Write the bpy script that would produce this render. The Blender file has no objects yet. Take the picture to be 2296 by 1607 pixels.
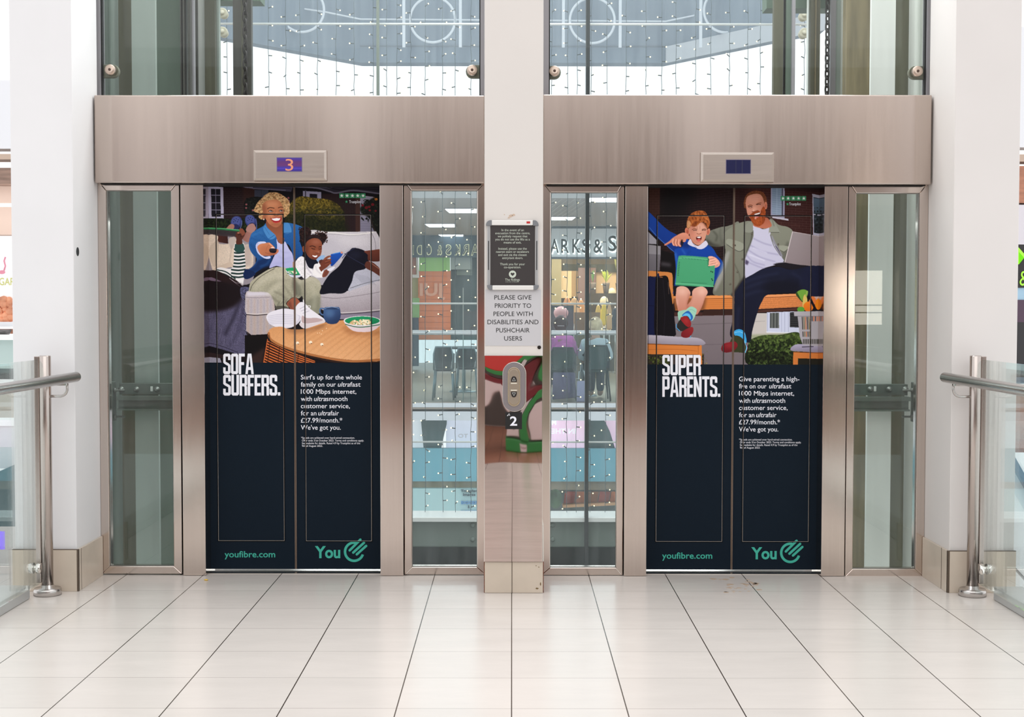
import bpy, bmesh, math, random
import numpy as np
from mathutils import Matrix, Vector, noise as mnoise
random.seed(7)
S = bpy.context.scene
COL = S.collection
# ---------------------------------------------------------------- camera
F, PT, RO, CAMH = 3133.7, .038, .0012, 1.4       # focal length in pixels of 2296x1607, pitch down, roll, eye height
cam = bpy.data.cameras.new('camera'); camo = bpy.data.objects.new('camera', cam); COL.objects.link(camo)
cam.sensor_fit = 'HORIZONTAL'; cam.sensor_width = 36; cam.lens = F/2296*36; cam.clip_end = 300
_R, _f, _U = Vector((1, 0, 0)), Vector((0, math.cos(PT), -math.sin(PT))), Vector((0, math.sin(PT), math.cos(PT)))
_r, _u = math.cos(RO)*_R+math.sin(RO)*_U, math.cos(RO)*_U-math.sin(RO)*_R
camo.matrix_world = Matrix(((_r.x, _u.x, -_f.x, 0), (_r.y, _u.y, -_f.y, 0), (_r.z, _u.z, -_f.z, CAMH), (0, 0, 0, 1)))
S.camera = camo
# ---------------------------------------------------------------- daylight, fill, exposure
S.view_settings.view_transform = 'Standard'; S.view_settings.look = 'None'
S.view_settings.exposure = EXPO = -.06; S.view_settings.gamma = 1; S.view_settings.use_curve_mapping = False
W = bpy.data.worlds.new('overcast_sky'); S.world = W; W.use_nodes = True
bg = W.node_tree.nodes['Background']; bg.inputs[0].default_value = (.985, .99, 1, 1); bg.inputs[1].default_value = 1.3
def area(name, loc, rot, sx, sy, energy, col=(1, 1, 1)):
    l = bpy.data.lights.new(name, 'AREA'); l.shape = 'RECTANGLE'; l.size, l.size_y = sx, sy; l.energy = energy; l.color = col
    o = bpy.data.objects.new(name, l); o.location = loc; o.rotation_euler = rot; COL.objects.link(o); return o
area('skylight', (0, 1.8, 6.4), (0, 0, 0), 9, 7, 60, (1, .985, .975))              # the glazed mall roof over the landing
area('front_fill', (0, -3.6, 6.6), (math.radians(58), 0, 0), 11, 4, 115, (1, .985, .975))  # unseen fill behind the camera, added to brighten the column fronts
area('shaft_daylight', (0, 7.75, 5.0), (math.radians(-12), 0, 0), 4.6, 1.0, 165, (.97, 1, 1))

# ---------------------------------------------------------------- pixel -> place at a known distance
def at(px, py, Y):
    u, v = (px-1148)/F, (py-803.5)/F
    c, s = math.cos(RO), math.sin(RO); u, v = c*u+s*v, -s*u+c*v
    c, s = math.cos(PT), math.sin(PT); y, z = c-s*v, -s-c*v
    return Vector((u/y*Y, Y, CAMH+z/y*Y))
def X(px, Y, py=850): return at(px, py, Y).x
def Z(py, Y, px=1148): return at(px, py, Y).z
def sp(px, Y): return px*Y/F
# ---------------------------------------------------------------- colours and materials
def lin(c):
    c = c/255
    return c/12.92 if c <= .04045 else ((c+.055)/1.055)**2.4
def C(r, g, b, k=1.0): return (lin(r)*k, lin(g)*k, lin(b)*k, 1)
_m = {}
def mat(name, col, rough=.5, metal=0, spec=.5, emit=0, ecol=None, var=0, vscale=6, bump=0, coat=0, vstretch=(1, 1, 1)):
    if name in _m: return _m[name]
    m = bpy.data.materials.new(name); m.use_nodes = True; n = m.node_tree.nodes; l = m.node_tree.links
    b = n['Principled BSDF']; b.inputs['Base Color'].default_value = col; b.inputs['Roughness'].default_value = rough
    b.inputs['Metallic'].default_value = metal; b.inputs['Specular IOR Level'].default_value = spec; b.inputs['Coat Weight'].default_value = coat
    if emit: b.inputs['Emission Color'].default_value = ecol or col; b.inputs['Emission Strength'].default_value = emit
    if var or bump:
        tc = n.new('ShaderNodeTexCoord'); mp = n.new('ShaderNodeMapping'); mp.inputs['Scale'].default_value = vstretch
        l.new(tc.outputs['Object'], mp.inputs['Vector'])
        t = n.new('ShaderNodeTexNoise'); t.inputs['Scale'].default_value = vscale; t.inputs['Detail'].default_value = 6
        l.new(mp.outputs[0], t.inputs['Vector'])
        if var:
            r = n.new('ShaderNodeValToRGB')
            r.color_ramp.elements[0].position = .3; r.color_ramp.elements[1].position = .7
            r.color_ramp.elements[0].color = tuple(c*(1-var) for c in col[:3])+(1,)
            r.color_ramp.elements[1].color = tuple(min(1, c*(1+var)) for c in col[:3])+(1,)
            l.new(t.outputs['Fac'], r.inputs[0]); l.new(r.outputs[0], b.inputs['Base Color'])
        if bump:
            bp = n.new('ShaderNodeBump'); bp.inputs['Strength'].default_value = bump; bp.inputs['Distance'].default_value = .01
            l.new(t.outputs['Fac'], bp.inputs['Height']); l.new(bp.outputs[0], b.inputs['Normal'])
    _m[name] = m
    return m
def steel(name, col, rough, streak=(1, 1, 1), var=.10, aniso=0, rot=.25, tang='Z'):
    """brushed stainless steel: fine grain in the roughness and the tone, reflections stretched along the grain"""
    m = mat(name, col, rough, 1)
    n = m.node_tree.nodes; l = m.node_tree.links; b = n['Principled BSDF']
    tc = n.new('ShaderNodeTexCoord'); mp = n.new('ShaderNodeMapping'); mp.inputs['Scale'].default_value = streak
    l.new(tc.outputs['Object'], mp.inputs['Vector'])
    t = n.new('ShaderNodeTexNoise'); t.inputs['Scale'].default_value = 3; t.inputs['Detail'].default_value = 8; t.inputs['Roughness'].default_value = .65
    l.new(mp.outputs[0], t.inputs['Vector'])
    r = n.new('ShaderNodeValToRGB'); r.color_ramp.elements[0].position = .25; r.color_ramp.elements[1].position = .75
    r.color_ramp.elements[0].color = tuple(c*(1-var) for c in col[:3])+(1,); r.color_ramp.elements[1].color = tuple(min(1, c*(1+var)) for c in col[:3])+(1,)
    l.new(t.outputs['Fac'], r.inputs[0]); l.new(r.outputs[0], b.inputs['Base Color'])
    mr = n.new('ShaderNodeMapRange'); mr.inputs['To Min'].default_value = rough*.8; mr.inputs['To Max'].default_value = rough*1.25
    l.new(t.outputs['Fac'], mr.inputs['Value']); l.new(mr.outputs[0], b.inputs['Roughness'])
    b.inputs['Anisotropic'].default_value = aniso; b.inputs['Anisotropic Rotation'].default_value = rot
    if not aniso: return m
    tg = n.new('ShaderNodeTangent'); tg.direction_type = 'RADIAL'; tg.axis = tang; l.new(tg.outputs[0], b.inputs['Tangent'])
    return m
def glass(name, tint, refl=1.0, ior=1.45, haze=0.0, hcol=(.8, .85, .85, 1)):
    if name in _m: return _m[name]
    m = bpy.data.materials.new(name); m.use_nodes = True; n = m.node_tree.nodes; l = m.node_tree.links
    n.remove(n['Principled BSDF']); out = n['Material Output']
    tr = n.new('ShaderNodeBsdfTransparent'); tr.inputs[0].default_value = tint
    gl = n.new('ShaderNodeBsdfGlossy'); gl.inputs['Roughness'].default_value = 0; gl.inputs[0].default_value = (1, 1, 1, 1)
    fr = n.new('ShaderNodeFresnel'); fr.inputs['IOR'].default_value = ior
    mu = n.new('ShaderNodeMath'); mu.operation = 'MULTIPLY'; mu.inputs[1].default_value = refl; l.new(fr.outputs[0], mu.inputs[0])
    mx = n.new('ShaderNodeMixShader'); l.new(mu.outputs[0], mx.inputs[0]); l.new(tr.outputs[0], mx.inputs[1]); l.new(gl.outputs[0], mx.inputs[2])
    last = mx
    if haze:            # pale streaky film standing in for veiling reflections on the glass
        tc = n.new('ShaderNodeTexCoord'); mp = n.new('ShaderNodeMapping'); mp.inputs['Scale'].default_value = (9, 9, .8)
        t = n.new('ShaderNodeTexNoise'); t.inputs['Scale'].default_value = 3; t.inputs['Detail'].default_value = 7
        l.new(tc.outputs['Object'], mp.inputs['Vector']); l.new(mp.outputs[0], t.inputs['Vector'])
        mr = n.new('ShaderNodeMapRange'); mr.inputs['From Min'].default_value = .3; mr.inputs['From Max'].default_value = .75; mr.inputs['To Min'].default_value = haze*.4; mr.inputs['To Max'].default_value = haze*1.6
        l.new(t.outputs['Fac'], mr.inputs['Value'])
        df = n.new('ShaderNodeBsdfDiffuse'); df.inputs[0].default_value = hcol
        m2 = n.new('ShaderNodeMixShader'); l.new(mr.outputs[0], m2.inputs[0]); l.new(mx.outputs[0], m2.inputs[1]); l.new(df.outputs[0], m2.inputs[2]); last = m2
    l.new(last.outputs[0], out.inputs[0])
    _m[name] = m
    return m
# ---------------------------------------------------------------- mesh building
class MB:
    def __init__(s): s.v = []; s.f = []; s.sm = []
    def add(s, v, f, smooth=False):
        o = len(s.v); s.v += [tuple(p) for p in v]; s.f += [tuple(i+o for i in q) for q in f]; s.sm += [smooth]*len(f); return s
    def box(s, x0, x1, y0, y1, z0, z1):
        x0, x1 = min(x0, x1), max(x0, x1); y0, y1 = min(y0, y1), max(y0, y1); z0, z1 = min(z0, z1), max(z0, z1)
        v = [(x0, y0, z0), (x1, y0, z0), (x1, y1, z0), (x0, y1, z0), (x0, y0, z1), (x1, y0, z1), (x1, y1, z1), (x0, y1, z1)]
        return s.add(v, [(3, 2, 1, 0), (4, 5, 6, 7), (0, 1, 5, 4), (1, 2, 6, 5), (2, 3, 7, 6), (3, 0, 4, 7)])
    def prism(s, pts, y0, y1):
        """outline in x,z pushed from y0 (front) to y1 (back)"""
        a = sum(pts[i-1][0]*pts[i][1]-pts[i][0]*pts[i-1][1] for i in range(len(pts)))
        if a < 0: pts = pts[::-1]
        n = len(pts); v = [(x, y0, z) for x, z in pts]+[(x, y1, z) for x, z in pts]
        f = [tuple(range(n)), tuple(range(2*n-1, n-1, -1))]+[(i, n+i, n+(i+1) % n, (i+1) % n) for i in range(n)]
        return s.add(v, f)
    def prismz(s, pts, z0, z1):
        a = sum(pts[i-1][0]*pts[i][1]-pts[i][0]*pts[i-1][1] for i in range(len(pts)))
        if a < 0: pts = pts[::-1]
        n = len(pts); v = [(x, y, z0) for x, y in pts]+[(x, y, z1) for x, y in pts]
        f = [tuple(range(n-1, -1, -1)), tuple(range(n, 2*n))]+[(i, (i+1) % n, n+(i+1) % n, n+i) for i in range(n)]
        return s.add(v, f)
    def prismx(s, pts, x0, x1):
        n = len(pts); v = [(x0, y, z) for y, z in pts]+[(x1, y, z) for y, z in pts]
        return s.add(v, [tuple(range(n)), tuple(range(2*n-1, n-1, -1))]+[(i, n+i, n+(i+1) % n, (i+1) % n) for i in range(n)])
    def tube(s, path, r, n=12, cap=True, closed=False):
        path = [Vector(p) for p in path]; rr = r if isinstance(r, (list, tuple)) else [r]*len(path)
        rings = []; m = len(path); up = None
        for i, p in enumerate(path):
            a = path[i-1] if (i > 0 or closed) else p; b = path[(i+1) % m] if (i < m-1 or closed) else p
            t = (b-a).normalized()
            if up is None:
                up = Vector((0, 0, 1)) if abs(t.z) < .9 else Vector((1, 0, 0))
            e = (up-t*up.dot(t)).normalized(); up = e; g = t.cross(e)
            rings.append([p+(e*math.cos(k*2*math.pi/n)+g*math.sin(k*2*math.pi/n))*rr[i] for k in range(n)])
        v = [q for ring in rings for q in ring]; f = []
        for i in range(m if closed else m-1):
            j = (i+1) % m
            for k in range(n): f.append((i*n+k, i*n+(k+1) % n, j*n+(k+1) % n, j*n+k))
        s.add(v, f, True)
        if cap and not closed:
            o = len(s.v)-len(v); s.f += [tuple(o+k for k in range(n-1, -1, -1)), tuple(o+(m-1)*n+k for k in range(n))]; s.sm += [False, False]
        return s
    def lathe(s, prof, c=(0, 0, 0), n=24, axis='z'):
        """profile of (radius, height) spun about an axis through c"""
        v = []; f = []
        for r, h in prof:
            for k in range(n):
                a = k*2*math.pi/n; p = (r*math.cos(a), r*math.sin(a), h)
                if axis == 'y': p = (p[0], -h, p[1])     # grows towards the camera
                if axis == 'x': p = (h, p[0], p[1])
                v.append((p[0]+c[0], p[1]+c[1], p[2]+c[2]))
        for i in range(len(prof)-1):
            for k in range(n): f.append((i*n+k, i*n+(k+1) % n, (i+1)*n+(k+1) % n, (i+1)*n+k))
        s.add(v, f, True)
        o = len(s.v)-len(v)
        s.f += [tuple(o+k for k in range(n-1, -1, -1)), tuple(o+(len(prof)-1)*n+k for k in range(n))]; s.sm += [False, False]
        return s
    def ball(s, c, r, n=12, sc=(1, 1, 1)):
        m = n//2+1; prof = []
        v = []; f = []
        for i in range(m+1):
            t = math.pi*i/m
            for k in range(n):
                a = 2*math.pi*k/n; v.append((c[0]+r*sc[0]*math.sin(t)*math.cos(a), c[1]+r*sc[1]*math.sin(t)*math.sin(a), c[2]-r*sc[2]*math.cos(t)))
        for i in range(m):
            for k in range(n): f.append((i*n+k, i*n+(k+1) % n, (i+1)*n+(k+1) % n, (i+1)*n+k))
        return s.add(v, f, True)
    def frame(s, x0, x1, z0, z1, w, y0, y1, wb=None, wt=None):
        """four mitred bars round an opening (outer edges given)"""
        wb = w if wb is None else wb; wt = w if wt is None else wt
        o = [(x0, z0), (x1, z0), (x1, z1), (x0, z1)]; i = [(x0+w, z0+wb), (x1-w, z0+wb), (x1-w, z1-wt), (x0+w, z1-wt)]
        for k in range(4):
            j = (k+1) % 4; s.prism([o[k], o[j], i[j], i[k]], y0, y1)
        return s
def obj(name, mb, m, parent=None, bevel=0, seg=2, smooth=False):
    me = bpy.data.meshes.new(name); me.from_pydata(mb.v, [], mb.f); me.update()
    if any(mb.sm) or smooth: me.polygons.foreach_set('use_smooth', [True]*len(mb.f) if smooth else mb.sm)
    bm = bmesh.new(); bm.from_mesh(me); bmesh.ops.recalc_face_normals(bm, faces=bm.faces); bm.to_mesh(me); bm.free()
    o = bpy.data.objects.new(name, me); COL.objects.link(o)
    if m is not None: me.materials.append(m)
    if parent is not None: o.parent = parent; o.matrix_parent_inverse = parent.matrix_world.inverted()
    if bevel:
        b = o.modifiers.new('bevel', 'BEVEL'); b.width = bevel; b.segments = seg; b.limit_method = 'ANGLE'; b.angle_limit = math.radians(40)
    return o
def tag(o, label=None, cat=None, group=None, kind=None):
    if label: o['label'] = label
    if cat: o['category'] = cat
    if group: o['group'] = group
    if kind: o['kind'] = kind
    return o
def thing(name, loc, label, cat, group=None):
    o = bpy.data.objects.new(name, None); o.empty_display_size = .05; COL.objects.link(o); o.location = loc
    o.matrix_world = Matrix.Translation(loc)
    return tag(o, label, cat, group)
def struct(name, mb, m, label=None, parent=None, bevel=0, smooth=False):
    o = obj(name, mb, m, parent, bevel, smooth=smooth)
    if parent is None: tag(o, label, kind='structure')
    return o
# ---------------------------------------------------------------- lettering
_gc = {}
def glyphs(txt, shear=0, bold=0):
    k = (txt, shear, bold)
    if k in _gc: return _gc[k]
    cu = bpy.data.curves.new('t', 'FONT'); cu.body = txt; cu.size = 1; cu.shear = shear; cu.offset = bold; cu.resolution_u = 3; cu.fill_mode = 'FRONT'
    o = bpy.data.objects.new('t', cu); COL.objects.link(o); dg = bpy.context.evaluated_depsgraph_get()
    me = bpy.data.meshes.new_from_object(o.evaluated_get(dg))
    v = [tuple(p.co) for p in me.vertices]; f = [tuple(p.vertices) for p in me.polygons]
    bpy.data.objects.remove(o); bpy.data.curves.remove(cu); bpy.data.meshes.remove(me)
    _gc[k] = (v, f); return v, f
_capH = None
def text(mb, txt, x0, x1, base, cap, Y, th=.0, shear=0, bold=0, flip=False):
    """txt from pixel x0 to x1, baseline at pixel `base`, capitals `cap` pixels tall, on the plane at Y"""
    global _capH
    if _capH is None:
        v, f = glyphs('H'); _capH = max(p[1] for p in v)
    v, f = glyphs(txt, shear, bold)
    xs = [p[0] for p in v]; a, b = min(xs), max(xs)
    mx = (x0+x1)/2
    out = []
    for p in v:
        t = (p[0]-a)/(b-a)
        if flip: t = 1-t
        q = at(x0+t*(x1-x0), base-p[1]/_capH*cap, Y); out.append((q.x, Y, q.z))
    if flip: f = [q[::-1] for q in f]
    if th:
        n = len(out); edges = {}
        for q in f:
            for i in range(len(q)): e = (q[i], q[(i+1) % len(q)]); edges[e] = 1
        rim = [e for e in edges if (e[1], e[0]) not in edges]
        out2 = out+[(x, y+th, z) for x, y, z in out]
        f = list(f)+[q[::-1] for q in [tuple(i+n for i in q) for q in f]]+[(b_, a_, a_+n, b_+n) for a_, b_ in rim]
        mb.add(out2, f)
    else: mb.add(out, f)
BLOCK = {  # tall condensed block capitals, drawn on a 6 x 14 grid
 'O': ['0,1 2,1 2,13 0,13', '4,1 6,1 6,13 4,13', '0,12 6,12 6,13 5,14 1,14 0,13', '0,2 6,2 6,1 5,0 1,0 0,1'],
 'S': ['0,12 6,12 6,13 5,14 1,14 0,13', '0,8.6 2,8.6 2,13 0,13', '4,9.6 6,9.6 6,13 4,13', '0,8.8 0,7.9 1.2,6.9 4,5.6 4,5 6,5 6,6 4.8,7.2 2,8.5 2,8.8', '4,1 6,1 6,5.4 4,5.4', '0,1 2,1 2,4.6 0,4.6', '0,2 6,2 6,1 5,0 1,0 0,1'],
 'F': ['0,0 2,0 2,14 0,14', '0,12 5,12 5,14 0,14', '0,6.2 4.4,6.2 4.4,8.2 0,8.2'],
 'A': ['0,0 2,0 3.7,14 2,14', '5,0 7,0 5,14 3.3,14', '1.2,2.8 5.8,2.8 5.6,4.8 1.4,4.8'],
 'U': ['0,1 2,1 2,14 0,14', '4,1 6,1 6,14 4,14', '0,2 6,2 6,1 5,0 1,0 0,1'],
 'R': ['0,0 2,0 2,14 0,14', '0,12 6,12 6,13 5,14 0,14', '4,7.5 6,7.5 6,13 4,13', '0,6.2 5,6.2 6,7.4 6,8.2 0,8.2', '3,7 4,5.6 4,0 6,0 6,5.8 5,7.2'],
 'P': ['0,0 2,0 2,14 0,14', '0,12 6,12 6,13 5,14 0,14', '4,6.4 6,6.4 6,13 4,13', '0,5 5,5 6,6 6,7 0,7'],
 'E': ['0,0 2,0 2,14 0,14', '0,12 5,12 5,14 0,14', '0,6.2 4.5,6.2 4.5,8.2 0,8.2', '0,0 5,0 5,2 0,2'],
 'N': ['0,0 2,0 2,14 0,14', '4.4,0 6.4,0 6.4,14 4.4,14', '0.2,14 2,14 6.2,0 4.4,0'],
 'T': ['0,12 6,12 6,14 0,14', '2,0 4,0 4,14 2,14'], '.': ['0,0 2,0 2,2.2 0,2.2']}
BW = {'A': 7, 'F': 5, 'E': 5, 'N': 6.4, '.': 2}
def block(mb, word, x0, x1, base, top, Y):
    adv = [BW.get(c, 6) for c in word]; tot = sum(adv)+.45*(len(word)-1); k = (x1-x0)/tot; kz = (base-top)/14; x = 0
    for c, w in zip(word, adv):
        for j, pl in enumerate(BLOCK[c]):
            pts = [tuple(float(q) for q in p.split(',')) for p in pl.split()]
            p3 = [at(x0+(x+p[0])*k, base-p[1]*kz, Y) for p in pts]
            p3 = [(p.x, p.z) for p in p3]
            a = sum(p3[i-1][0]*p3[i][1]-p3[i][0]*p3[i-1][1] for i in range(len(p3)))
            if a < 0: p3 = p3[::-1]
            mb.add([(p[0], Y-.00006*j, p[1]) for p in p3], [tuple(range(len(p3)))])
        x += w+.45
# ---------------------------------------------------------------------------
# The two printed advert pictures on the lift doors: painted stroke by stroke
# into per-vertex colours of a fine flat mesh (a print is flat in the place too)
# ---------------------------------------------------------------------------
class Paint:
    def __init__(s, x0, y0, x1, y1, ss=2, seed=3):
        s.x0, s.y0, s.ss = x0, y0, ss
        s.w, s.h = (x1-x0)*ss, (y1-y0)*ss
        s.c = np.zeros((s.h, s.w, 3)); s.rng = np.random.default_rng(seed)
        s.fr = (0, 0, 1.0); s.clip = None
        s.Y, s.X = np.mgrid[0:s.h, 0:s.w].astype(float)
    def f(s, ox, oy, k): s.fr = (ox, oy, k)
    def T(s, pts):
        if isinstance(pts, str): pts = [tuple(float(v) for v in p.split(',')) for p in pts.split()]
        ox, oy, k = s.fr
        p = np.array(pts, float)
        return np.stack([(p[:, 0]/k+ox-s.x0)*s.ss, (p[:, 1]/k+oy-s.y0)*s.ss], 1)
    @staticmethod
    def smooth(p, closed=True, n=6):
        m = len(p); out = []
        for i in range(m if closed else m-1):
            if closed: a, b, c, d = p[i-1], p[i], p[(i+1) % m], p[(i+2) % m]
            else: a, b, c, d = p[max(i-1, 0)], p[i], p[i+1], p[min(i+2, m-1)]
            for j in range(n):
                t = j/n
                out.append(.5*((2*b)+(c-a)*t+(2*a-5*b+4*c-d)*t*t+(3*b-a-3*c+d)*t**3))
        if not closed: out.append(p[-1])
        return np.array(out)
    def box(s, m, r):
        r = int(max(1, r))
        for ax in (0, 1):
            for _ in (0, 1):
                q = np.pad(m, [(r+1, r) if a == ax else (0, 0) for a in (0, 1)], mode='edge')
                q = np.cumsum(q, ax)
                n = m.shape[ax]
                m = (np.take(q, range(2*r+1, 2*r+1+n), ax)-np.take(q, range(0, n), ax))/(2*r+1)
        return m
    def mask(s, pts, sm=False, soft=0):
        """(sub-mask, x, y): the filled outline inside its own bounding box"""
        p = s.T(pts)
        if sm: p = s.smooth(p)
        pad = 1+(2*soft*s.ss+2 if soft else 0)
        xa, ya = np.floor(p.min(0)-pad).astype(int); xb, yb = np.ceil(p.max(0)+pad).astype(int)
        xa, ya, xb, yb = max(xa, 0), max(ya, 0), min(xb, s.w), min(yb, s.h)
        if xb <= xa or yb <= ya: return np.zeros((0, 0)), 0, 0
        ins = np.zeros((yb-ya, xb-xa), bool)
        Xc = np.arange(xa, xb)+.5
        for i in range(len(p)):
            (x1, y1), (x2, y2) = p[i-1], p[i]
            if y1 == y2: continue
            lo, hi = min(y1, y2), max(y1, y2)
            r0, r1 = max(int(math.ceil(lo-.5)), ya), min(int(math.ceil(hi-.5)), yb)
            if r1 <= r0: continue
            yy = np.arange(r0, r1)+.5
            ins[r0-ya:r1-ya] ^= Xc[None, :] < ((x2-x1)*(yy-y1)/(y2-y1)+x1)[:, None]
        m = ins.astype(float)
        if soft: m = s.box(m, soft*s.ss)
        return m, xa, ya
    def put(s, mk, col, a=1.0, col2=None, ang=90, tex=0, tsc=1):
        """fill mask with col (fading to col2 along ang degrees, 90 = downwards)"""
        m, xa, ya = mk
        if not m.size: return
        h, w = m.shape
        m = m*a
        if s.clip is not None: m = m*s.clip[ya:ya+h, xa:xa+w]
        c = np.array(col, float)/255
        if col2 is not None:
            idx = m > .02
            if not idx.any(): return
            d = s.X[ya:ya+h, xa:xa+w]*math.cos(math.radians(ang))+s.Y[ya:ya+h, xa:xa+w]*math.sin(math.radians(ang))
            lo, hi = d[idx].min(), d[idx].max(); t = np.clip((d-lo)/max(hi-lo, 1e-6), 0, 1)[..., None]
            c = c*(1-t)+np.array(col2, float)/255*t
        if tex:
            c = np.clip(c*(1+tex*s.noise(tsc, (h, w))[..., None]), 0, 1)
        v = s.c[ya:ya+h, xa:xa+w]
        v += (c-v)*m[..., None]
    def noise(s, sc, shp):
        n = s.rng.normal(size=shp)
        if sc > 0: n = s.box(n, sc); n = n/(n.std()+1e-9)
        return np.clip(n, -2.2, 2.2)*.5
    def full(s, mk):
        m, xa, ya = mk; z = np.zeros((s.h, s.w)); z[ya:ya+m.shape[0], xa:xa+m.shape[1]] = m
        return z
    def P(s, pts, col, **k):     # hard polygon
        soft = k.pop('soft', 0); s.put(s.mask(pts, False, soft), col, **k)
    def B(s, pts, col, **k):     # rounded outline
        soft = k.pop('soft', 0); s.put(s.mask(pts, True, soft), col, **k)
    def E(s, cx, cy, rx, ry, col, soft=0, rot=0, **k):
        p = []
        for i in range(28):
            t = i/28*2*math.pi; x, y = rx*math.cos(t), ry*math.sin(t); r = math.radians(rot)
            p.append((cx+x*math.cos(r)-y*math.sin(r), cy+x*math.sin(r)+y*math.cos(r)))
        s.put(s.mask(p, False, soft), col, **k)
    def S(s, pts, w, col, sm=True, soft=0, **k):   # stroke, w in frame units
        p = s.T(pts)
        if sm and len(p) > 2: p = s.smooth(p, False)
        hw = w/s.fr[2]*s.ss/2
        pad = hw+3+2*soft*s.ss
        xa, ya = np.floor(p.min(0)-pad).astype(int); xb, yb = np.ceil(p.max(0)+pad).astype(int)
        xa, ya, xb, yb = max(xa, 0), max(ya, 0), min(xb, s.w), min(yb, s.h)
        if xb <= xa or yb <= ya: return
        X, Y = s.X[ya:yb, xa:xb]+.5, s.Y[ya:yb, xa:xb]+.5
        d = np.full(X.shape, 1e9)
        for i in range(len(p)-1):
            (x1, y1), (x2, y2) = p[i], p[i+1]
            dx, dy = x2-x1, y2-y1; L = dx*dx+dy*dy+1e-9
            t = np.clip(((X-x1)*dx+(Y-y1)*dy)/L, 0, 1)
            d = np.minimum(d, np.hypot(X-x1-t*dx, Y-y1-t*dy))
        m = np.clip(hw-d+.5, 0, 1)
        if soft: m = s.box(m, soft*s.ss)
        s.put((m, xa, ya), col, **k)
    def within(s, pts=None, sm=True, soft=0):
        s.clip = None
        if pts is not None: s.clip = s.full(s.mask(pts, sm, soft))
    def speck(s, pts, cols, n, r0, r1, sm=True, asp=1.0, rot=None, **k):
        """scatter n little leaf / curl spots inside an outline"""
        p = s.T(pts)
        keep = s.clip; m = s.full(s.mask(pts, sm))
        s.clip = m if keep is None else m*keep
        lo, hi = np.array(pts_minmax(pts))
        for i in range(n):
            x, y = s.rng.uniform(lo, hi)
            r = s.rng.uniform(r0, r1)
            ra = s.rng.uniform(0, 180) if rot is None else rot+s.rng.normal()*12
            s.E(x, y, r*asp, r, cols[s.rng.integers(len(cols))], rot=ra, **k)
        s.clip = keep
    def done(s):
        return np.clip(s.c, 0, 1)
def pts_minmax(pts):
    p = np.array([tuple(float(v) for v in q.split(',')) for q in pts.split()]) if isinstance(pts, str) else np.array(pts, float)
    return p.min(0), p.max(0)

def bricks(g, pts, base, mortar, dx, dy, x0, y0, x1, y1, skew=0.0, w=4, a=.5):
    keep = g.clip; m = g.full(g.mask(pts)); g.clip = m if keep is None else m*keep
    g.put((m, 0, 0), base)
    r = 0; y = y0
    while y < y1:
        g.S([(x0, y), (x1, y+skew*(x1-x0))], w, mortar, sm=False, a=a)
        x = x0+(r % 2)*dx/2
        while x < x1:
            yy = y+skew*(x-x0)
            g.S([(x, yy), (x, yy+dy)], w, mortar, sm=False, a=a)
            x += dx
        y += dy; r += 1
    g.clip = keep

def stars(g, x, y, w, h, n=5):
    for i in range(n):
        xx = x+i*w*1.10
        g.P([(xx, y), (xx+w, y), (xx+w, y+h), (xx, y+h)], (72, 148, 108))
        star(g, xx+w/2, y+h/2, h*.38, (240, 240, 240))
def star(g, cx, cy, r, col):
    g.P([(cx+(r if i % 2 == 0 else r*.42)*math.sin(i*math.pi/5), cy-(r if i % 2 == 0 else r*.42)*math.cos(i*math.pi/5)) for i in range(10)], col)

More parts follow.
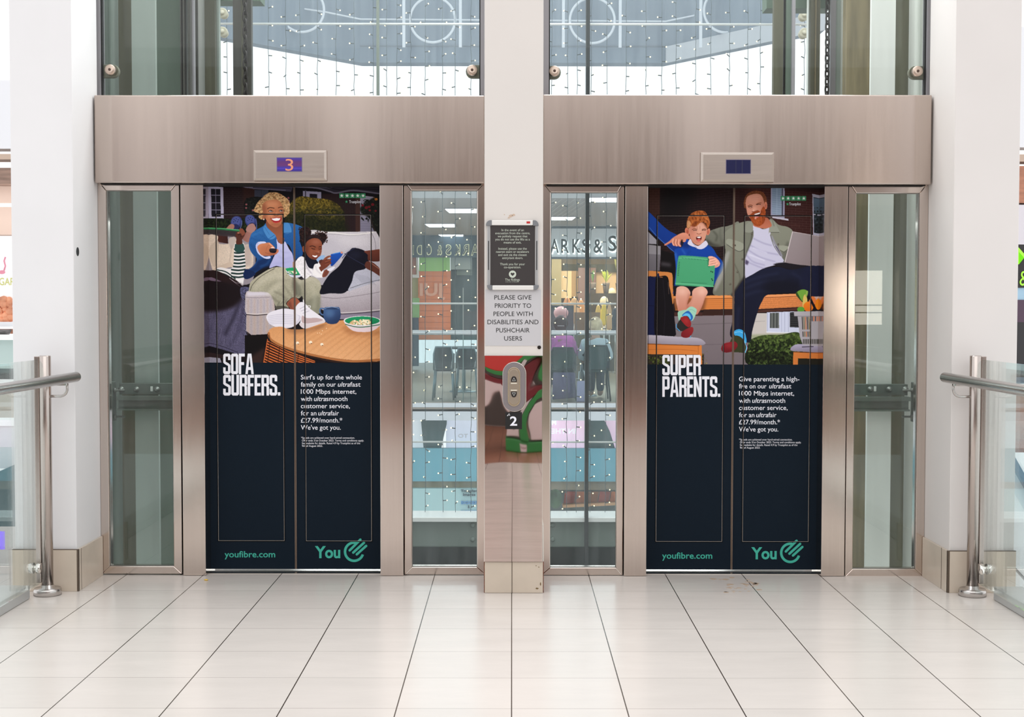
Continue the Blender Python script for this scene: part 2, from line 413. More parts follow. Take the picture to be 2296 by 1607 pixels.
def paint_sofa():
    g = Paint(455, 411, 853, 815)
    L = (450, 405, 3.873); LA = (450, 410, 7.652); LB = (650, 410, 7.652); LC = (450, 610, 7.652); LD = (650, 610, 7.652)
    g.f(*L)
    g.P("0,0 1600,0 1600,1620 0,1620", (26, 22, 28))
    # house behind
    bricks(g, "200,60 470,60 470,345 200,345", (42, 28, 30), (78, 66, 70), 34, 17, 200, 62, 470, 345, .0, 3, .45)
    g.P("370,60 475,60 475,200 370,200", (62, 38, 34), a=.7, soft=2)
    g.P("460,25 810,25 790,95 460,68", (72, 68, 84)); g.S("460,45 790,70", 5, (45, 42, 52), sm=False); g.S("460,68 740,82", 6, (120, 114, 132), sm=False)
    g.P("320,35 460,35 458,68 395,62", (112, 106, 122)); g.P("0,20 330,20 330,42 0,36", (40, 36, 46))
    g.P("470,80 590,80 590,150 470,140", (72, 76, 92), a=.8); g.S("530,80 530,150", 4, (45, 45, 55), sm=False)
    g.P("820,25 1600,25 1600,130 1330,92 1180,108 1050,76 820,50", (52, 48, 58))
    g.P("820,25 1130,25 1150,70 1040,62 820,42", (74, 70, 84))
    g.S("810,52 1000,62 1120,92 1180,106 1330,84 1560,112", 13, (108, 103, 118)); g.S("810,60 1000,72 1120,102 1180,116 1330,95 1560,122", 5, (30, 27, 33))
    g.S("1060,40 1200,78 1330,64 1560,82", 6, (32, 28, 36))
    for yy in (40, 52): g.S([(1160, yy), (1560, yy+8)], 3, (34, 30, 38), sm=False)
    g.P("890,88 1050,98 1050,165 890,150", (150, 146, 168)); g.P("948,112 1015,116 1015,160 948,158", (34, 30, 40)); g.P("908,82 918,82 918,150 908,150", (70, 66, 80))
    bricks(g, "1060,112 1390,112 1390,445 1060,445", (44, 29, 32), (62, 50, 54), 40, 14, 1060, 112, 1390, 445, 0, 2.5, .4)
    g.P("1345,112 1390,118 1390,445 1345,445", (74, 50, 44), a=.8)
    g.P("1386,125 1600,150 1600,450 1386,445", (150, 147, 162), col2=(128, 124, 142))
    for k in range(14): g.S([(1386, 150+k*22), (1600, 152+k*22)], 2.5, (108, 104, 122), sm=False, a=.7)
    # windows left
    g.P("0,50 75,50 75,345 0,345", (120, 116, 136)); g.P("20,80 62,80 62,112 20,112", (28, 26, 34)); g.P("20,150 62,150 62,335 20,335", (28, 26, 34))
    for yy in (215, 280): g.S([(20, yy), (62, yy)], 4, (110, 106, 126), sm=False)
    g.P("66,46 200,56 204,338 74,335", (188, 184, 206)); g.P("95,70 176,72 178,312 98,312", (38, 36, 46))
    for yy in (125, 190, 252): g.S([(95, yy), (178, yy+1)], 5, (170, 166, 190), sm=False)
    g.S("134,70 137,312", 4, (160, 156, 180), sm=False)
    g.S("62,330 206,336", 8, (200, 196, 214), sm=False)
    # hedges, shrub, rose
    g.B("10,340 150,325 300,332 420,320 520,330 560,380 540,440 10,450", (26, 34, 22), tex=.5, tsc=1)
    g.speck("10,335 500,330 500,430 10,440", [(38, 50, 26), (18, 24, 16), (46, 58, 30)], 260, 4, 9, sm=False)
    g.B("400,160 520,140 620,200 560,340 430,350 380,250", (24, 24, 24), tex=.5)
    g.speck("390,150 560,150 560,300 390,300", [(34, 36, 32), (18, 18, 20), (44, 46, 42)], 120, 4, 9, sm=False)
    for x, y in ((400, 205), (398, 235), (455, 255), (765, 148), (768, 175)): g.E(x, y, 8, 8, (150, 92, 96))
    bush = "770,230 800,170 880,135 1000,150 1120,165 1210,220 1250,300 1250,390 1225,440 760,440 740,330"
    g.B(bush, (126, 108, 44), col2=(36, 38, 22), tex=.5, tsc=1)
    g.speck(bush, [(148, 128, 54), (96, 84, 34), (112, 100, 38)], 420, 3, 8, asp=1.6, a=.55)
    g.speck(bush, [(64, 58, 28), (50, 48, 24)], 240, 4, 10, asp=1.5, a=.5); g.B("1130,170 1210,220 1250,300 1250,430 1180,440 1190,300", (40, 40, 22), soft=8, a=.6); g.B("760,300 900,280 1050,330 1230,350 1250,450 750,450", (30, 34, 20), soft=6, a=.75)
    g.speck("740,240 1250,240 1250,440 740,440", [(20, 26, 14), (58, 60, 28), (30, 36, 18)], 520, 3, 7, sm=False, asp=1.4, a=.55)
    g.B("1495,150 1560,140 1560,460 1540,470 1500,420 1470,330 1400,280 1390,230 1450,180", (22, 24, 20), soft=1)
    g.speck("1395,160 1560,160 1560,460 1395,330", [(22, 26, 18), (38, 44, 32), (14, 16, 14)], 170, 4, 10, sm=False)
    g.S("1540,470 1500,400 1480,310", 10, (48, 36, 32))
    for x, y, r in ((1408, 212, 12), (1440, 232, 14), (1465, 225, 12), (1495, 205, 14), (1470, 255, 10), (1520, 260, 10)): g.E(x, y, r, r*.9, (118, 28, 38), a=.9)
    g.E(1525, 160, 13, 11, (190, 120, 50)); g.S("1500,140 1530,170", 4, (120, 80, 40))
    # sofa back and left arm
    g.B("30,470 110,462 320,480 430,520 470,600 470,760 400,900 30,830", (150, 142, 148))
    g.P("20,470 60,468 60,840 20,840", (88, 82, 86)); g.P("45,508 70,512 62,590 48,580", (22, 20, 24))
    g.B("930,446 1100,440 1300,442 1500,438 1530,450 1570,540 1600,700 1600,900 1030,900 940,700", (204, 199, 204), col2=(168, 163, 172), tex=.10, tsc=0)
    g.S("950,446 1150,450 1300,466 1420,458 1500,444", 9, (228, 224, 222)); g.S("950,456 1180,464 1300,474 1430,464", 3, (150, 144, 150))
    g.S("1480,446 1508,500 1520,570 1512,625", 5, (148, 142, 150))
    g.E(1120, 560, 120, 60, (188, 184, 192), soft=8, a=.6); g.E(1330, 520, 160, 40, (216, 212, 216), soft=8, a=.5)
    # child upside down on the left : shorts, legs, clogs
    g.P("150,462 235,470 240,545 150,530", (86, 50, 44), col2=(64, 36, 34), ang=0); g.B("225,412 270,374 295,390 285,420 240,420", (168, 122, 108))
    g.B("365,500 400,440 420,400 470,390 480,420 440,470 415,532", (150, 106, 98), col2=(172, 130, 120), ang=0)
    g.P("20,420 350,430 330,490 180,478 20,468", (70, 62, 66), a=.85)
    g.B("60,480 150,478 150,540 240,545 300,500 350,560 440,560 450,740 330,760 200,740 120,800 70,640", (214, 198, 182), tex=.04)
    g.B("245,505 295,485 305,520 275,590 255,570", (190, 178, 170)); g.S("270,560 262,640 250,700", 6, (180, 164, 152), soft=1); g.P("370,540 440,560 445,740 380,740", (180, 166, 160), soft=3, a=.8)
    g.B("110,540 160,535 130,740 90,700 75,600", (196, 180, 164), a=.8)
    g.P("90,780 140,745 260,700 290,740 210,760 140,790", (202, 184, 168))
    for ox, oy, fl, rot in ((312, 362, 1, 18), (435, 350, -1, -12)):
        g.E(ox, oy, 46, 58, (58, 66, 116), rot=rot+fl*12); g.E(ox-4, oy-12, 40, 44, (84, 94, 150), rot=rot+fl*12, soft=1)
        g.E(ox-8*fl+3, oy+38, 30, 26, (48, 50, 92), rot=rot)
        for hx, hy in ((-22, -22), (0, -28), (20, -18), (-10, -8), (12, 0), (-26, 2)): g.E(ox+hx*.9, oy+hy*.9-8, 4.2, 4.2, (34, 38, 70))
    g.B("232,410 262,376 292,382 286,416", (170, 124, 110)); g.B("395,430 420,380 462,372 476,408 450,450", (172, 132, 124))
    g.S("360,345 358,380 345,415", 5, (110, 122, 178)); g.S("482,330 488,380 486,420", 6, (100, 112, 170))
    # raised fist with green straw and striped sleeve
    sleeve = "298,545 375,540 384,650 390,745 372,870 362,910 300,880 140,780 170,750 270,758 290,650"
    g.B(sleeve, (226, 222, 222))
    g.within(sleeve)
    for k in range(9): g.S([(270, 590+k*30), (330, 596+k*30), (395, 586+k*30)], 15, (40, 62, 60))
    for k in range(5): g.S([(130, 770+k*22), (220, 790+k*24), (300, 850+k*22)], 10, (38, 60, 58))
    g.within()
    g.B("298,560 310,545 370,545 380,600 350,620 300,610", (52, 84, 80)); g.B("303,470 330,425 360,412 388,450 380,480 362,510 362,545 310,548 312,500", (92, 54, 44))
    g.B("325,430 360,412 388,452 360,475 335,450", (138, 84, 66)); g.S("330,470 350,460 352,485", 6, (56, 32, 28)); g.E(328, 452, 9, 6, (180, 120, 100))
    g.S("20,412 180,418 335,432", 15, (60, 140, 92), sm=False); g.S("20,407 180,411 335,425", 4, (120, 200, 140), sm=False); g.S("20,416 180,422 335,436", 3, (30, 80, 56), sm=False)
    # head & dark cushion, throw
    g.B("20,800 120,790 250,830 350,900 380,1000 350,1120 180,1120 20,1110", (36, 24, 28)); g.B("60,842 130,835 210,850 180,872 90,866", (118, 100, 118)); g.B("25,800 110,775 190,800 260,850 320,870 330,940 200,880", (46, 30, 32))
    g.S("250,845 300,880 350,890", 5, (150, 140, 146)); g.S("270,860 320,900 355,925", 4, (190, 180, 186))
    throw = "20,1090 180,1100 330,1020 370,1010 400,1100 395,1280 380,1500 300,1500 170,1460 20,1420"
    g.P(throw, (92, 88, 112), tex=.35, tsc=0)
    g.within(throw, sm=False)
    for k in range(90):
        x = g.rng.uniform(20, 390); y = g.rng.uniform(1060, 1480); g.S([(x, y), (x+8, y-50)], 3, (128, 124, 150) if k % 2 else (62, 58, 80), sm=False, a=.5)
    g.S("340,1030 290,1170 210,1330", 24, (48, 44, 60), soft=3, a=.8); g.S("380,1040 330,1280 250,1440", 14, (58, 54, 74), soft=3, a=.6); g.S("20,1400 160,1430 320,1490", 5, (50, 46, 64))
    g.within()
    g.B("20,900 340,900 370,980 300,1080 150,1130 20,1110", (32, 22, 26), soft=4)
    for k in range(44):
        y = 960+k*12.5; x = 365+(k % 5)*5; g.S([(x, y), (x+18+(k*7) % 14, y+34), (x+14, y+66)], 4, (110, 108, 132) if k % 3 else (52, 50, 66))
    g.B("345,930 400,920 480,950 470,962 390,965 380,1020 350,1010", (84, 84, 110), tex=.3)
    # sofa seat
    g.B("395,965 460,955 590,968 620,985 640,1130 560,1160 400,1152 385,1060", (186, 176, 178), tex=.12, tsc=0)
    g.P("400,962 590,965 600,990 400,1000", (208, 202, 210), soft=2); g.S("390,1010 480,1014 600,1008", 4, (140, 130, 140))
    g.P("395,1155 640,1155 660,1270 570,1330 440,1340 390,1300", (178, 166, 164), tex=.12, tsc=0)
    for k in range(9): g.S([(410+k*28, 1030), (408+k*28, 1330)], 9, ((186, 152, 128), (146, 146, 172))[k % 2], sm=False, a=.35, soft=1)
    g.S("395,1150 480,1156 580,1148", 7, (214, 206, 204)); g.S("395,1160 480,1166 580,1158", 7, (56, 46, 52))
    g.P("380,1340 590,1330 575,1420 545,1590 380,1590", (22, 18, 20)); g.P("400,1540 560,1440 540,1590 390,1600", (66, 46, 42), soft=4, a=.8)
    g.B("1030,985 1250,960 1400,910 1600,880 1600,1130 1300,1150 1215,1150 1040,1110", (202, 197, 203), col2=(160, 150, 156), tex=.10, tsc=0)
    g.S("1035,1005 1180,1018 1400,990 1600,955", 4, (132, 124, 130)); g.S("1215,1146 1400,1134 1600,1112", 7, (206, 200, 200)); g.P("1190,1155 1600,1122 1600,1210 1200,1200", (142, 134, 150)); g.S("1215,1156 1400,1146 1600,1124", 6, (70, 62, 70))
    g.B("1310,800 1430,760 1500,790 1560,850 1480,890 1330,940 1280,950", (182, 182, 194), tex=.12, tsc=0); g.S("1300,930 1420,890 1560,856", 4, (90, 92, 100))
    for k in range(10): g.S([(1320+k*14, 800+k*3), (1400+k*14, 880+k*3)], 3, (120, 120, 136), sm=False, a=.4)
    # woman : hair, face
    g.f(*LA)
    hair = "915,470 945,400 985,330 1050,265 1110,205 1200,160 1330,165 1430,220 1505,285 1540,370 1525,430 1535,495 1490,550 1430,590 1330,560 1110,560 1090,610 1040,622 1000,580 1010,520 950,500"
    g.B(hair, (190, 152, 110), tex=.3, tsc=1)
    g.speck(hair, [(222, 190, 146), (146, 104, 68), (206, 168, 122), (116, 80, 54)], 360, 7, 15, asp=1.6, a=.6)
    g.B("1140,640 1390,690 1430,760 1440,900 1410,1050 1340,1000 1250,880 1160,800", (138, 84, 62), col2=(168, 106, 78))
    g.B("1060,440 1075,360 1130,310 1200,290 1300,285 1370,320 1410,400 1432,500 1420,600 1390,690 1330,748 1262,752 1190,708 1135,640 1095,560", (192, 126, 92))
    face = "1060,440 1075,360 1130,310 1200,290 1300,285 1370,320 1410,400 1432,500 1420,600 1390,690 1330,748 1262,752 1190,708 1135,640 1095,560"
    g.within(face)
    g.E(1230, 360, 120, 60, (222, 160, 122), soft=4, a=.7); g.E(1090, 480, 40, 140, (136, 82, 60), soft=4, a=.7); g.E(1200, 560, 50, 30, (226, 160, 124), soft=3, a=.8); g.E(1405, 560, 30, 120, (138, 84, 62), soft=3, a=.7)
    g.E(1300, 725, 110, 40, (150, 92, 68), soft=4, a=.7); g.E(1290, 740, 70, 22, (190, 128, 98), soft=2, a=.5); g.E(1385, 545, 26, 22, (206, 142, 110), soft=2, a=.7)
    g.within()
    g.S("1152,442 1195,420 1268,430", 11, (66, 38, 30)); g.S("1338,424 1380,410 1418,418", 11, (66, 38, 30))
    g.E(1210, 482, 30, 11, (222, 206, 200)); g.E(1386, 474, 28, 11, (222, 206, 200)); g.E(1214, 480, 12, 11, (40, 24, 20)); g.E(1388, 472, 12, 11, (40, 24, 20)); g.S("1172,484 1205,466 1245,484", 9, (52, 30, 26)); g.S("1350,476 1385,460 1418,474", 9, (52, 30, 26)); g.S("1182,496 1215,500 1242,494", 6, (120, 72, 54)); g.S("1352,488 1388,490 1416,486", 6, (120, 72, 54)); g.E(1210, 476, 3, 3, (250, 245, 240)); g.E(1384, 468, 3, 3, (250, 245, 240))
    g.S("1290,450 1284,500 1270,535", 8, (150, 94, 70), a=.5, soft=.5); g.E(1302, 528, 22, 16, (228, 166, 132), soft=1.5, a=.8); g.S("1262,548 1300,560 1342,545", 8, (118, 66, 50))
    g.B("1205,604 1240,600 1300,586 1350,590 1388,586 1378,640 1345,672 1295,682 1245,660", (172, 48, 52)); g.B("1222,612 1260,606 1300,598 1345,600 1372,602 1350,636 1300,646 1255,638", (244, 240, 240)); g.S("1255,668 1300,678 1345,664", 12, (196, 70, 74)); g.S("1195,570 1205,620 1225,650", 6, (140, 82, 62), a=.7)
    g.E(1085, 590, 22, 44, (170, 108, 80)); g.E(1088, 622, 12, 12, (222, 210, 200))
    # shirt
    g.B("832,1010 850,930 880,860 960,800 1080,735 1120,690 1150,760 1290,905 1310,1000 1320,1100 1230,1270 1190,1400 1080,1440 900,1560 760,1600 740,1540 900,1420 960,1300 880,1200 835,1100", (56, 116, 176), col2=(30, 70, 124), tex=.14, tsc=0)
    g.f(*L)
    g.B("715,380 745,362 830,378 890,408 868,440 862,520 886,600 880,650 830,680 805,730 800,640 770,560 722,520", (50, 110, 172), col2=(30, 74, 130), tex=.14, tsc=0)
    g.f(*LA)
    g.B("1250,1260 1220,1400 1060,1470 900,1540 800,1590 790,1520 930,1420 1000,1320", (22, 48, 92), soft=2, a=.85); g.B("760,1480 880,1500 940,1560 820,1640 740,1620", (24, 44, 84))
    g.S("880,900 960,860 1060,850", 14, (96, 156, 206), soft=2, a=.6); g.S("850,1040 900,1090 940,1180", 16, (30, 70, 122), soft=2, a=.7); g.S("1200,1280 1140,1380 1020,1430", 16, (60, 116, 172), soft=2, a=.7); g.S("1230,1160 1210,1230", 10, (20, 44, 84), soft=1, a=.7); g.S("860,940 1000,980 1140,1010", 10, (34, 80, 136), soft=1, a=.6); g.S("940,830 1100,930 1180,1000", 8, (40, 92, 150), soft=1, a=.7)
    g.B("1110,720 1150,770 1220,830 1290,900 1260,950 1170,955 1080,800", (84, 142, 196)); g.S("1170,956 1270,890", 6, (30, 74, 128), sm=False); g.S("1100,750 1180,880", 4, (44, 96, 154))
    g.B("1425,700 1520,690 1560,840 1430,852", (84, 142, 196)); g.S("1430,856 1550,850", 6, (30, 74, 128), sm=False); g.S("1310,1000 1310,1140 1290,1260", 8, (28, 66, 118), a=.6)
    g.B("1305,960 1340,1020 1420,1040 1450,1000 1520,1130 1580,1230 1590,1450 1440,1450 1300,1420 1180,1450 1240,1300 1310,1130", (198, 198, 228), col2=(176, 176, 214))
    for p in ("1330,1250 1440,1300 1560,1270", "1280,1380 1400,1370 1560,1330", "1340,1120 1400,1180 1530,1190"): g.S(p, 16, (162, 162, 204), soft=2, a=.7)
    g.P("1330,1010 1360,930 1440,940 1420,1035 1380,1045", (150, 94, 70))
    g.B("950,1060 1000,1005 1120,1010 1110,1120 1040,1200 1100,1260 1190,1250 1190,1290 1100,1290 1000,1220 960,1150", (202, 206, 232)); g.S("985,1020 970,1100 1010,1200", 12, (168, 172, 210), soft=1)
    g.B("975,1110 1010,1050 1100,1030 1180,1022 1260,1085 1272,1122 1322,1130 1335,1165 1300,1215 1210,1240 1110,1248 1030,1220", (206, 138, 102), col2=(170, 104, 76), ang=60)
    g.E(1090, 1130, 60, 50, (188, 120, 88), soft=3, a=.7); g.S("1180,1030 1230,1080 1265,1115", 24, (226, 160, 126)); g.B("1205,1108 1240,1092 1270,1112 1230,1126", (240, 214, 206)); g.S("1110,1190 1180,1210 1280,1215", 10, (148, 88, 64), a=.6); g.S("1120,1160 1150,1080 1180,1060", 8, (150, 92, 68), a=.5)
    g.B("1180,1135 1220,1118 1300,1128 1306,1168 1270,1198 1195,1186", (34, 28, 36)); g.S("1195,1142 1290,1148", 6, (90, 84, 96), sm=False); g.B("1305,1150 1335,1140 1335,1180 1300,1200", (196, 126, 96))
    # trousers
    g.f(*L)
    g.B("420,930 440,870 520,810 620,755 720,750 790,780 830,830 880,860 940,830 1010,850 1045,910 1035,1060 1030,1150 960,1130 900,1060 880,1000 850,1020 800,1010 740,1060 760,1100 660,1100 620,1010 570,965 430,960", (186, 180, 160), col2=(150, 148, 130), tex=.05)
    g.B("810,860 860,900 880,1000 830,990 790,920", (118, 118, 104), soft=3, a=.8); g.B("900,1060 1030,1000 1030,1150 960,1130", (130, 130, 114), soft=3, a=.7); g.S("590,980 680,900 700,800", 30, (208, 202, 184), soft=5, a=.6); g.S("640,960 720,1000 740,1060", 12, (120, 118, 104), soft=2, a=.7); g.S("430,950 450,900 520,830 640,760", 6, (70, 66, 60), a=.7)
    g.S("850,880 960,850 1030,900", 20, (200, 196, 180), soft=4, a=.7); g.S("720,900 760,960 790,1000", 10, (130, 128, 112), soft=2, a=.7)
    g.S("560,960 620,890 720,860 800,880", 14, (142, 138, 122), soft=3, a=.6); g.S("470,930 560,850 660,810", 22, (206, 200, 184), soft=4, a=.6); g.S("800,800 812,880 830,990", 16, (104, 102, 90), soft=2, a=.8); g.S("880,870 900,960 900,1050", 18, (132, 130, 114), soft=3, a=.6); g.S("960,900 990,1000 980,1110", 22, (196, 192, 176), soft=4, a=.5); g.S("620,1010 680,1060 660,1095", 12, (112, 110, 96), soft=2, a=.7)
    for k in range(6): g.S([(660+k*34, 1085-k*14), (690+k*34, 1040-k*12)], 5, (110, 108, 96), sm=False, a=.6)
    # bowl on lap
    g.B("740,762 820,752 900,762 900,800 860,835 810,838 770,820", (206, 208, 222)); g.B("740,760 820,752 902,764 898,806 820,812 764,792", (40, 160, 104)); g.S("752,800 820,816 898,806", 6, (24, 104, 76)); g.speck("760,780 840,780 840,806 770,806", [(236, 228, 206), (220, 206, 176)], 26, 4, 8, sm=False)
    g.P("800,700 816,705 820,755 800,750", (190, 150, 120))
    # girl : sleeve, dress, face, tablet
    g.B("820,710 860,660 900,665 950,740 990,790 1000,720 1030,712 1060,760 1070,830 1010,840 960,820 900,850 830,760", (228, 224, 226), tex=.06, tsc=1); g.S("905,700 930,760 960,800", 8, (180, 174, 184), soft=1)
    g.B("1035,980 1060,900 1120,810 1200,740 1250,660 1290,610 1330,580 1430,610 1460,690 1430,760 1340,790 1310,880 1250,970 1130,975", (24, 24, 38)); g.S("1250,630 1330,680 1440,740", 5, (52, 56, 82)); g.S("1230,670 1270,625 1340,582", 6, (50, 54, 84)); g.E(1340, 640, 60, 36, (36, 38, 58), soft=5, a=.7)
    g.B("1420,612 1490,600 1570,600 1570,690 1460,692 1450,640", (118, 66, 52), col2=(88, 48, 40)); g.B("1440,700 1500,710 1570,780 1570,830 1500,790 1430,750", (100, 58, 48)); g.S("1470,705 1560,770", 5, (170, 120, 104))
    g.f(*LB)
    g.B("330,1250 480,1340 430,1450 330,1450 270,1330 250,1230", (24, 26, 42))
    for cx, cy, r in ((265, 850, 105), (545, 930, 90), (300, 960, 100)): g.E(cx, cy, r, r*.95, (44, 28, 28), tex=.5, tsc=1)
    g.speck("160,760 360,760 360,1000 160,1000", [(30, 18, 20), (64, 42, 38)], 70, 8, 16, sm=True, a=.6); g.speck("440,820 650,820 650,1060 440,1000", [(30, 18, 20), (72, 48, 44)], 80, 8, 16, a=.7)
    g.B("230,1000 330,900 450,880 550,980 560,1060 300,1060 250,1150 210,1150", (40, 27, 30)); g.S("330,930 430,900 530,970", 10, (84, 66, 70), soft=1, a=.7)
    gf = "265,1110 290,1010 380,950 480,950 545,1010 552,1100 540,1200 500,1280 440,1312 370,1300 310,1250 275,1180"
    g.B("215,1100 250,1080 270,1150 250,1190 220,1160", (132, 78, 58)); g.B(gf, (140, 82, 60))
    g.within(gf)
    g.E(450, 1010, 80, 40, (172, 112, 92), soft=4, a=.8); g.E(350, 1160, 50, 40, (172, 104, 74), soft=4, a=.7); g.E(290, 1150, 34, 110, (92, 52, 42), soft=4, a=.7); g.E(420, 1300, 90, 30, (100, 58, 46), soft=3, a=.7)
    g.within()
    g.S("345,1086 390,1076 440,1098", 12, (52, 28, 26)); g.S("500,1098 525,1088 545,1100", 11, (52, 28, 26)); g.S("372,1118 400,1128 432,1130", 10, (38, 20, 20)); g.S("495,1128 520,1130 540,1124", 9, (38, 20, 20))
    g.E(462, 1172, 36, 26, (166, 100, 74), soft=2, a=.8); g.S("440,1194 470,1202 500,1190", 7, (92, 48, 40)); g.B("375,1234 430,1238 485,1236 468,1278 420,1286 385,1264", (130, 56, 52)); g.B("384,1238 430,1243 474,1242 455,1268 415,1266", (244, 240, 238)); g.E(495, 1182, 9, 7, (226, 180, 160), soft=1)
    g.B("460,1310 520,1250 600,1240 560,1320 490,1350", (150, 180, 214)); g.B("500,1330 560,1310 560,1370 510,1380", (96, 56, 46))
    g.B("700,1240 740,1210 880,1180 910,1215 830,1320 710,1425", (40, 92, 178), col2=(24, 70, 150)); g.S("740,1212 880,1182", 12, (90, 150, 214), sm=False); g.E(890, 1190, 22, 20, (206, 150, 132))
    g.B("485,1440 540,1360 590,1290 660,1245 705,1250 640,1300 712,1300 700,1340 715,1370 680,1400 640,1440 580,1480 530,1520", (118, 66, 50)); g.S("590,1310 660,1270 700,1255", 20, (150, 92, 70)); g.S("610,1350 690,1320", 18, (142, 84, 64), sm=False); g.S("610,1400 690,1370", 18, (132, 76, 58), sm=False); g.S("600,1370 680,1345", 5, (74, 40, 34), sm=False)
    g.B("420,1400 500,1385 530,1420 500,1450 540,1520 570,1520 560,1590 470,1600 400,1540", (232, 228, 228)); g.S("440,1420 470,1500 540,1560", 8, (190, 184, 190), soft=1)
    g.B("560,1560 600,1490 660,1480 670,1530 620,1600 560,1610", (132, 78, 64)); g.S("590,1590 630,1500", 5, (90, 50, 42), sm=False); g.S("610,1590 650,1510", 5, (90, 50, 42), sm=False)
    g.B("640,1480 750,1430 770,1450 700,1510", (220, 218, 226))
    # shoes, ankle
    g.f(*L)
    g.B("748,1060 810,1010 860,1050 830,1090 800,1130 770,1100", (160, 98, 76)); g.P("750,1060 780,1040 800,1120 775,1105", (112, 66, 54), soft=2, a=.7)
    g.B("650,1090 720,1085 770,1110 720,1120 660,1115", (90, 88, 80))
    g.B("570,1170 610,1135 700,1110 760,1110 850,1130 875,1180 850,1230 790,1270 700,1280 610,1250 575,1210", (222, 218, 226))
    for k in range(6): g.S([(585, 1175+k*14), (680, 1160+k*15), (800, 1165+k*15)], 5, (190, 186, 202), a=.8)
    g.S("810,1140 860,1180 820,1250", 8, (196, 190, 204), soft=1)
    g.B("820,1100 860,1055 900,1060 950,1110 1020,1160 1072,1200 1070,1230 980,1275 900,1282 860,1250 870,1180 820,1150", (226, 222, 228)); g.B("880,1170 920,1190 1010,1190 1060,1210 960,1235 880,1230", (190, 168, 168)); g.B("860,1235 960,1240 1070,1210 1070,1235 980,1275 900,1282 865,1262", (214, 204, 206))
    g.S("860,1110 900,1090", 4, (176, 170, 184), sm=False); g.S("870,1130 920,1110", 4, (176, 170, 184), sm=False); g.S("885,1150 940,1128", 4, (176, 170, 184), sm=False); g.S("900,1080 890,1030 896,1080 950,1085 940,1105 905,1090", 5, (236, 232, 236))
    # coffee table
    g.B("585,1310 620,1275 700,1265 760,1285 900,1285 1060,1235 1210,1210 1600,1230 1600,1540 1300,1555 1000,1510 740,1440 600,1370", (206, 150, 102), col2=(222, 172, 128), tex=.02, tsc=1)
    tb = "585,1310 700,1265 900,1285 1210,1210 1600,1230 1600,1540 1300,1555 1000,1510 740,1440 600,1370"
    g.within(tb)
    for k in range(34):
        x = 600+k*36; g.S([(x, 1560), (x+200, 1400), (x+460, 1230)], 5+(k % 3)*3, (188, 132, 86) if k % 2 else (228, 182, 138), a=.2)
    g.B("740,1285 920,1285 1060,1240 1080,1260 940,1300 800,1310", (110, 72, 50), soft=5, a=.7); g.B("1230,1260 1400,1310 1560,1300 1560,1330 1300,1330", (160, 106, 68), soft=5, a=.6)
    g.within()
    g.S("588,1322 610,1380 740,1448 1000,1520 1300,1566 1600,1548", 20, (176, 118, 74)); g.S("588,1340 612,1400 740,1468 1000,1540 1250,1580 1600,1570", 7, (70, 44, 30))
    g.P("575,1380 600,1400 740,1470 990,1560 990,1620 530,1620", (48, 26, 20))
    bk = "575,1370 600,1400 740,1470 990,1565 990,1630 530,1630"
    g.within(bk, sm=False)
    for k in range(12): g.S([(530, 1370+k*24), (640, 1420+k*24), (780, 1490+k*20), (1000, 1570+k*16)], 10, (206, 116, 66))
    for x in (600, 690, 860): g.S([(x, 1380), (x-30, 1640)], 6, (70, 36, 24), sm=False)
    g.S("575,1370 530,1630", 14, (196, 108, 62), sm=False)
    g.within()
    # mug, bowl, popcorn
    g.S("1066,1108 1040,1108 1034,1135 1050,1160 1072,1160", 12, (92, 118, 158)); g.B("1072,1104 1100,1095 1180,1094 1206,1104 1214,1170 1200,1215 1170,1240 1110,1240 1080,1215 1064,1170", (76, 104, 146), col2=(46, 62, 96), ang=60); g.E(1138, 1106, 62, 12, (50, 68, 102)); g.S("1076,1106 1138,1094 1200,1106", 5, (132, 156, 190)); g.E(1120, 1150, 40, 36, (98, 128, 168), soft=4, a=.6)
    g.B("1242,1205 1260,1250 1320,1300 1400,1312 1480,1305 1540,1270 1570,1220 1500,1190 1300,1185", (222, 204, 208)); g.E(1402, 1215, 162, 44, (226, 224, 226)); g.E(1402, 1214, 152, 38, (44, 156, 108), col2=(28, 130, 88)); g.S("1256,1245 1340,1266 1420,1268 1560,1246", 7, (34, 112, 82))
    g.speck("1295,1230 1340,1205 1470,1205 1480,1245 1390,1250 1300,1245", [(240, 228, 200), (226, 204, 166), (206, 174, 130)], 70, 6, 11)
    for x, y in ((838, 1408), (952, 1402), (1050, 1420)): g.E(x, y, 14, 13, (240, 226, 204)); g.E(x+5, y+9, 7, 4, (140, 100, 66))
    for x, y in ((1090, 1280), (1030, 1320), (1012, 1322), (1055, 1300), (1045, 1330)): g.E(x, y, 4, 3, (246, 226, 196))
    g.P("20,1520 160,1530 180,1590 20,1600", (150, 148, 162), tex=.2, tsc=0); g.P("20,1480 180,1510 380,1500 380,1535 160,1540 20,1525", (50, 36, 38))
    g.f(*L)
    stars(g, 1206, 108, 42, 42); star(g, 1268, 181, 14, (72, 160, 116))
    g.f(0, 0, 1)
    g.P("455,405 462,405 462,830 455,830", (30, 28, 34), a=.75, soft=1)
    return g.done()

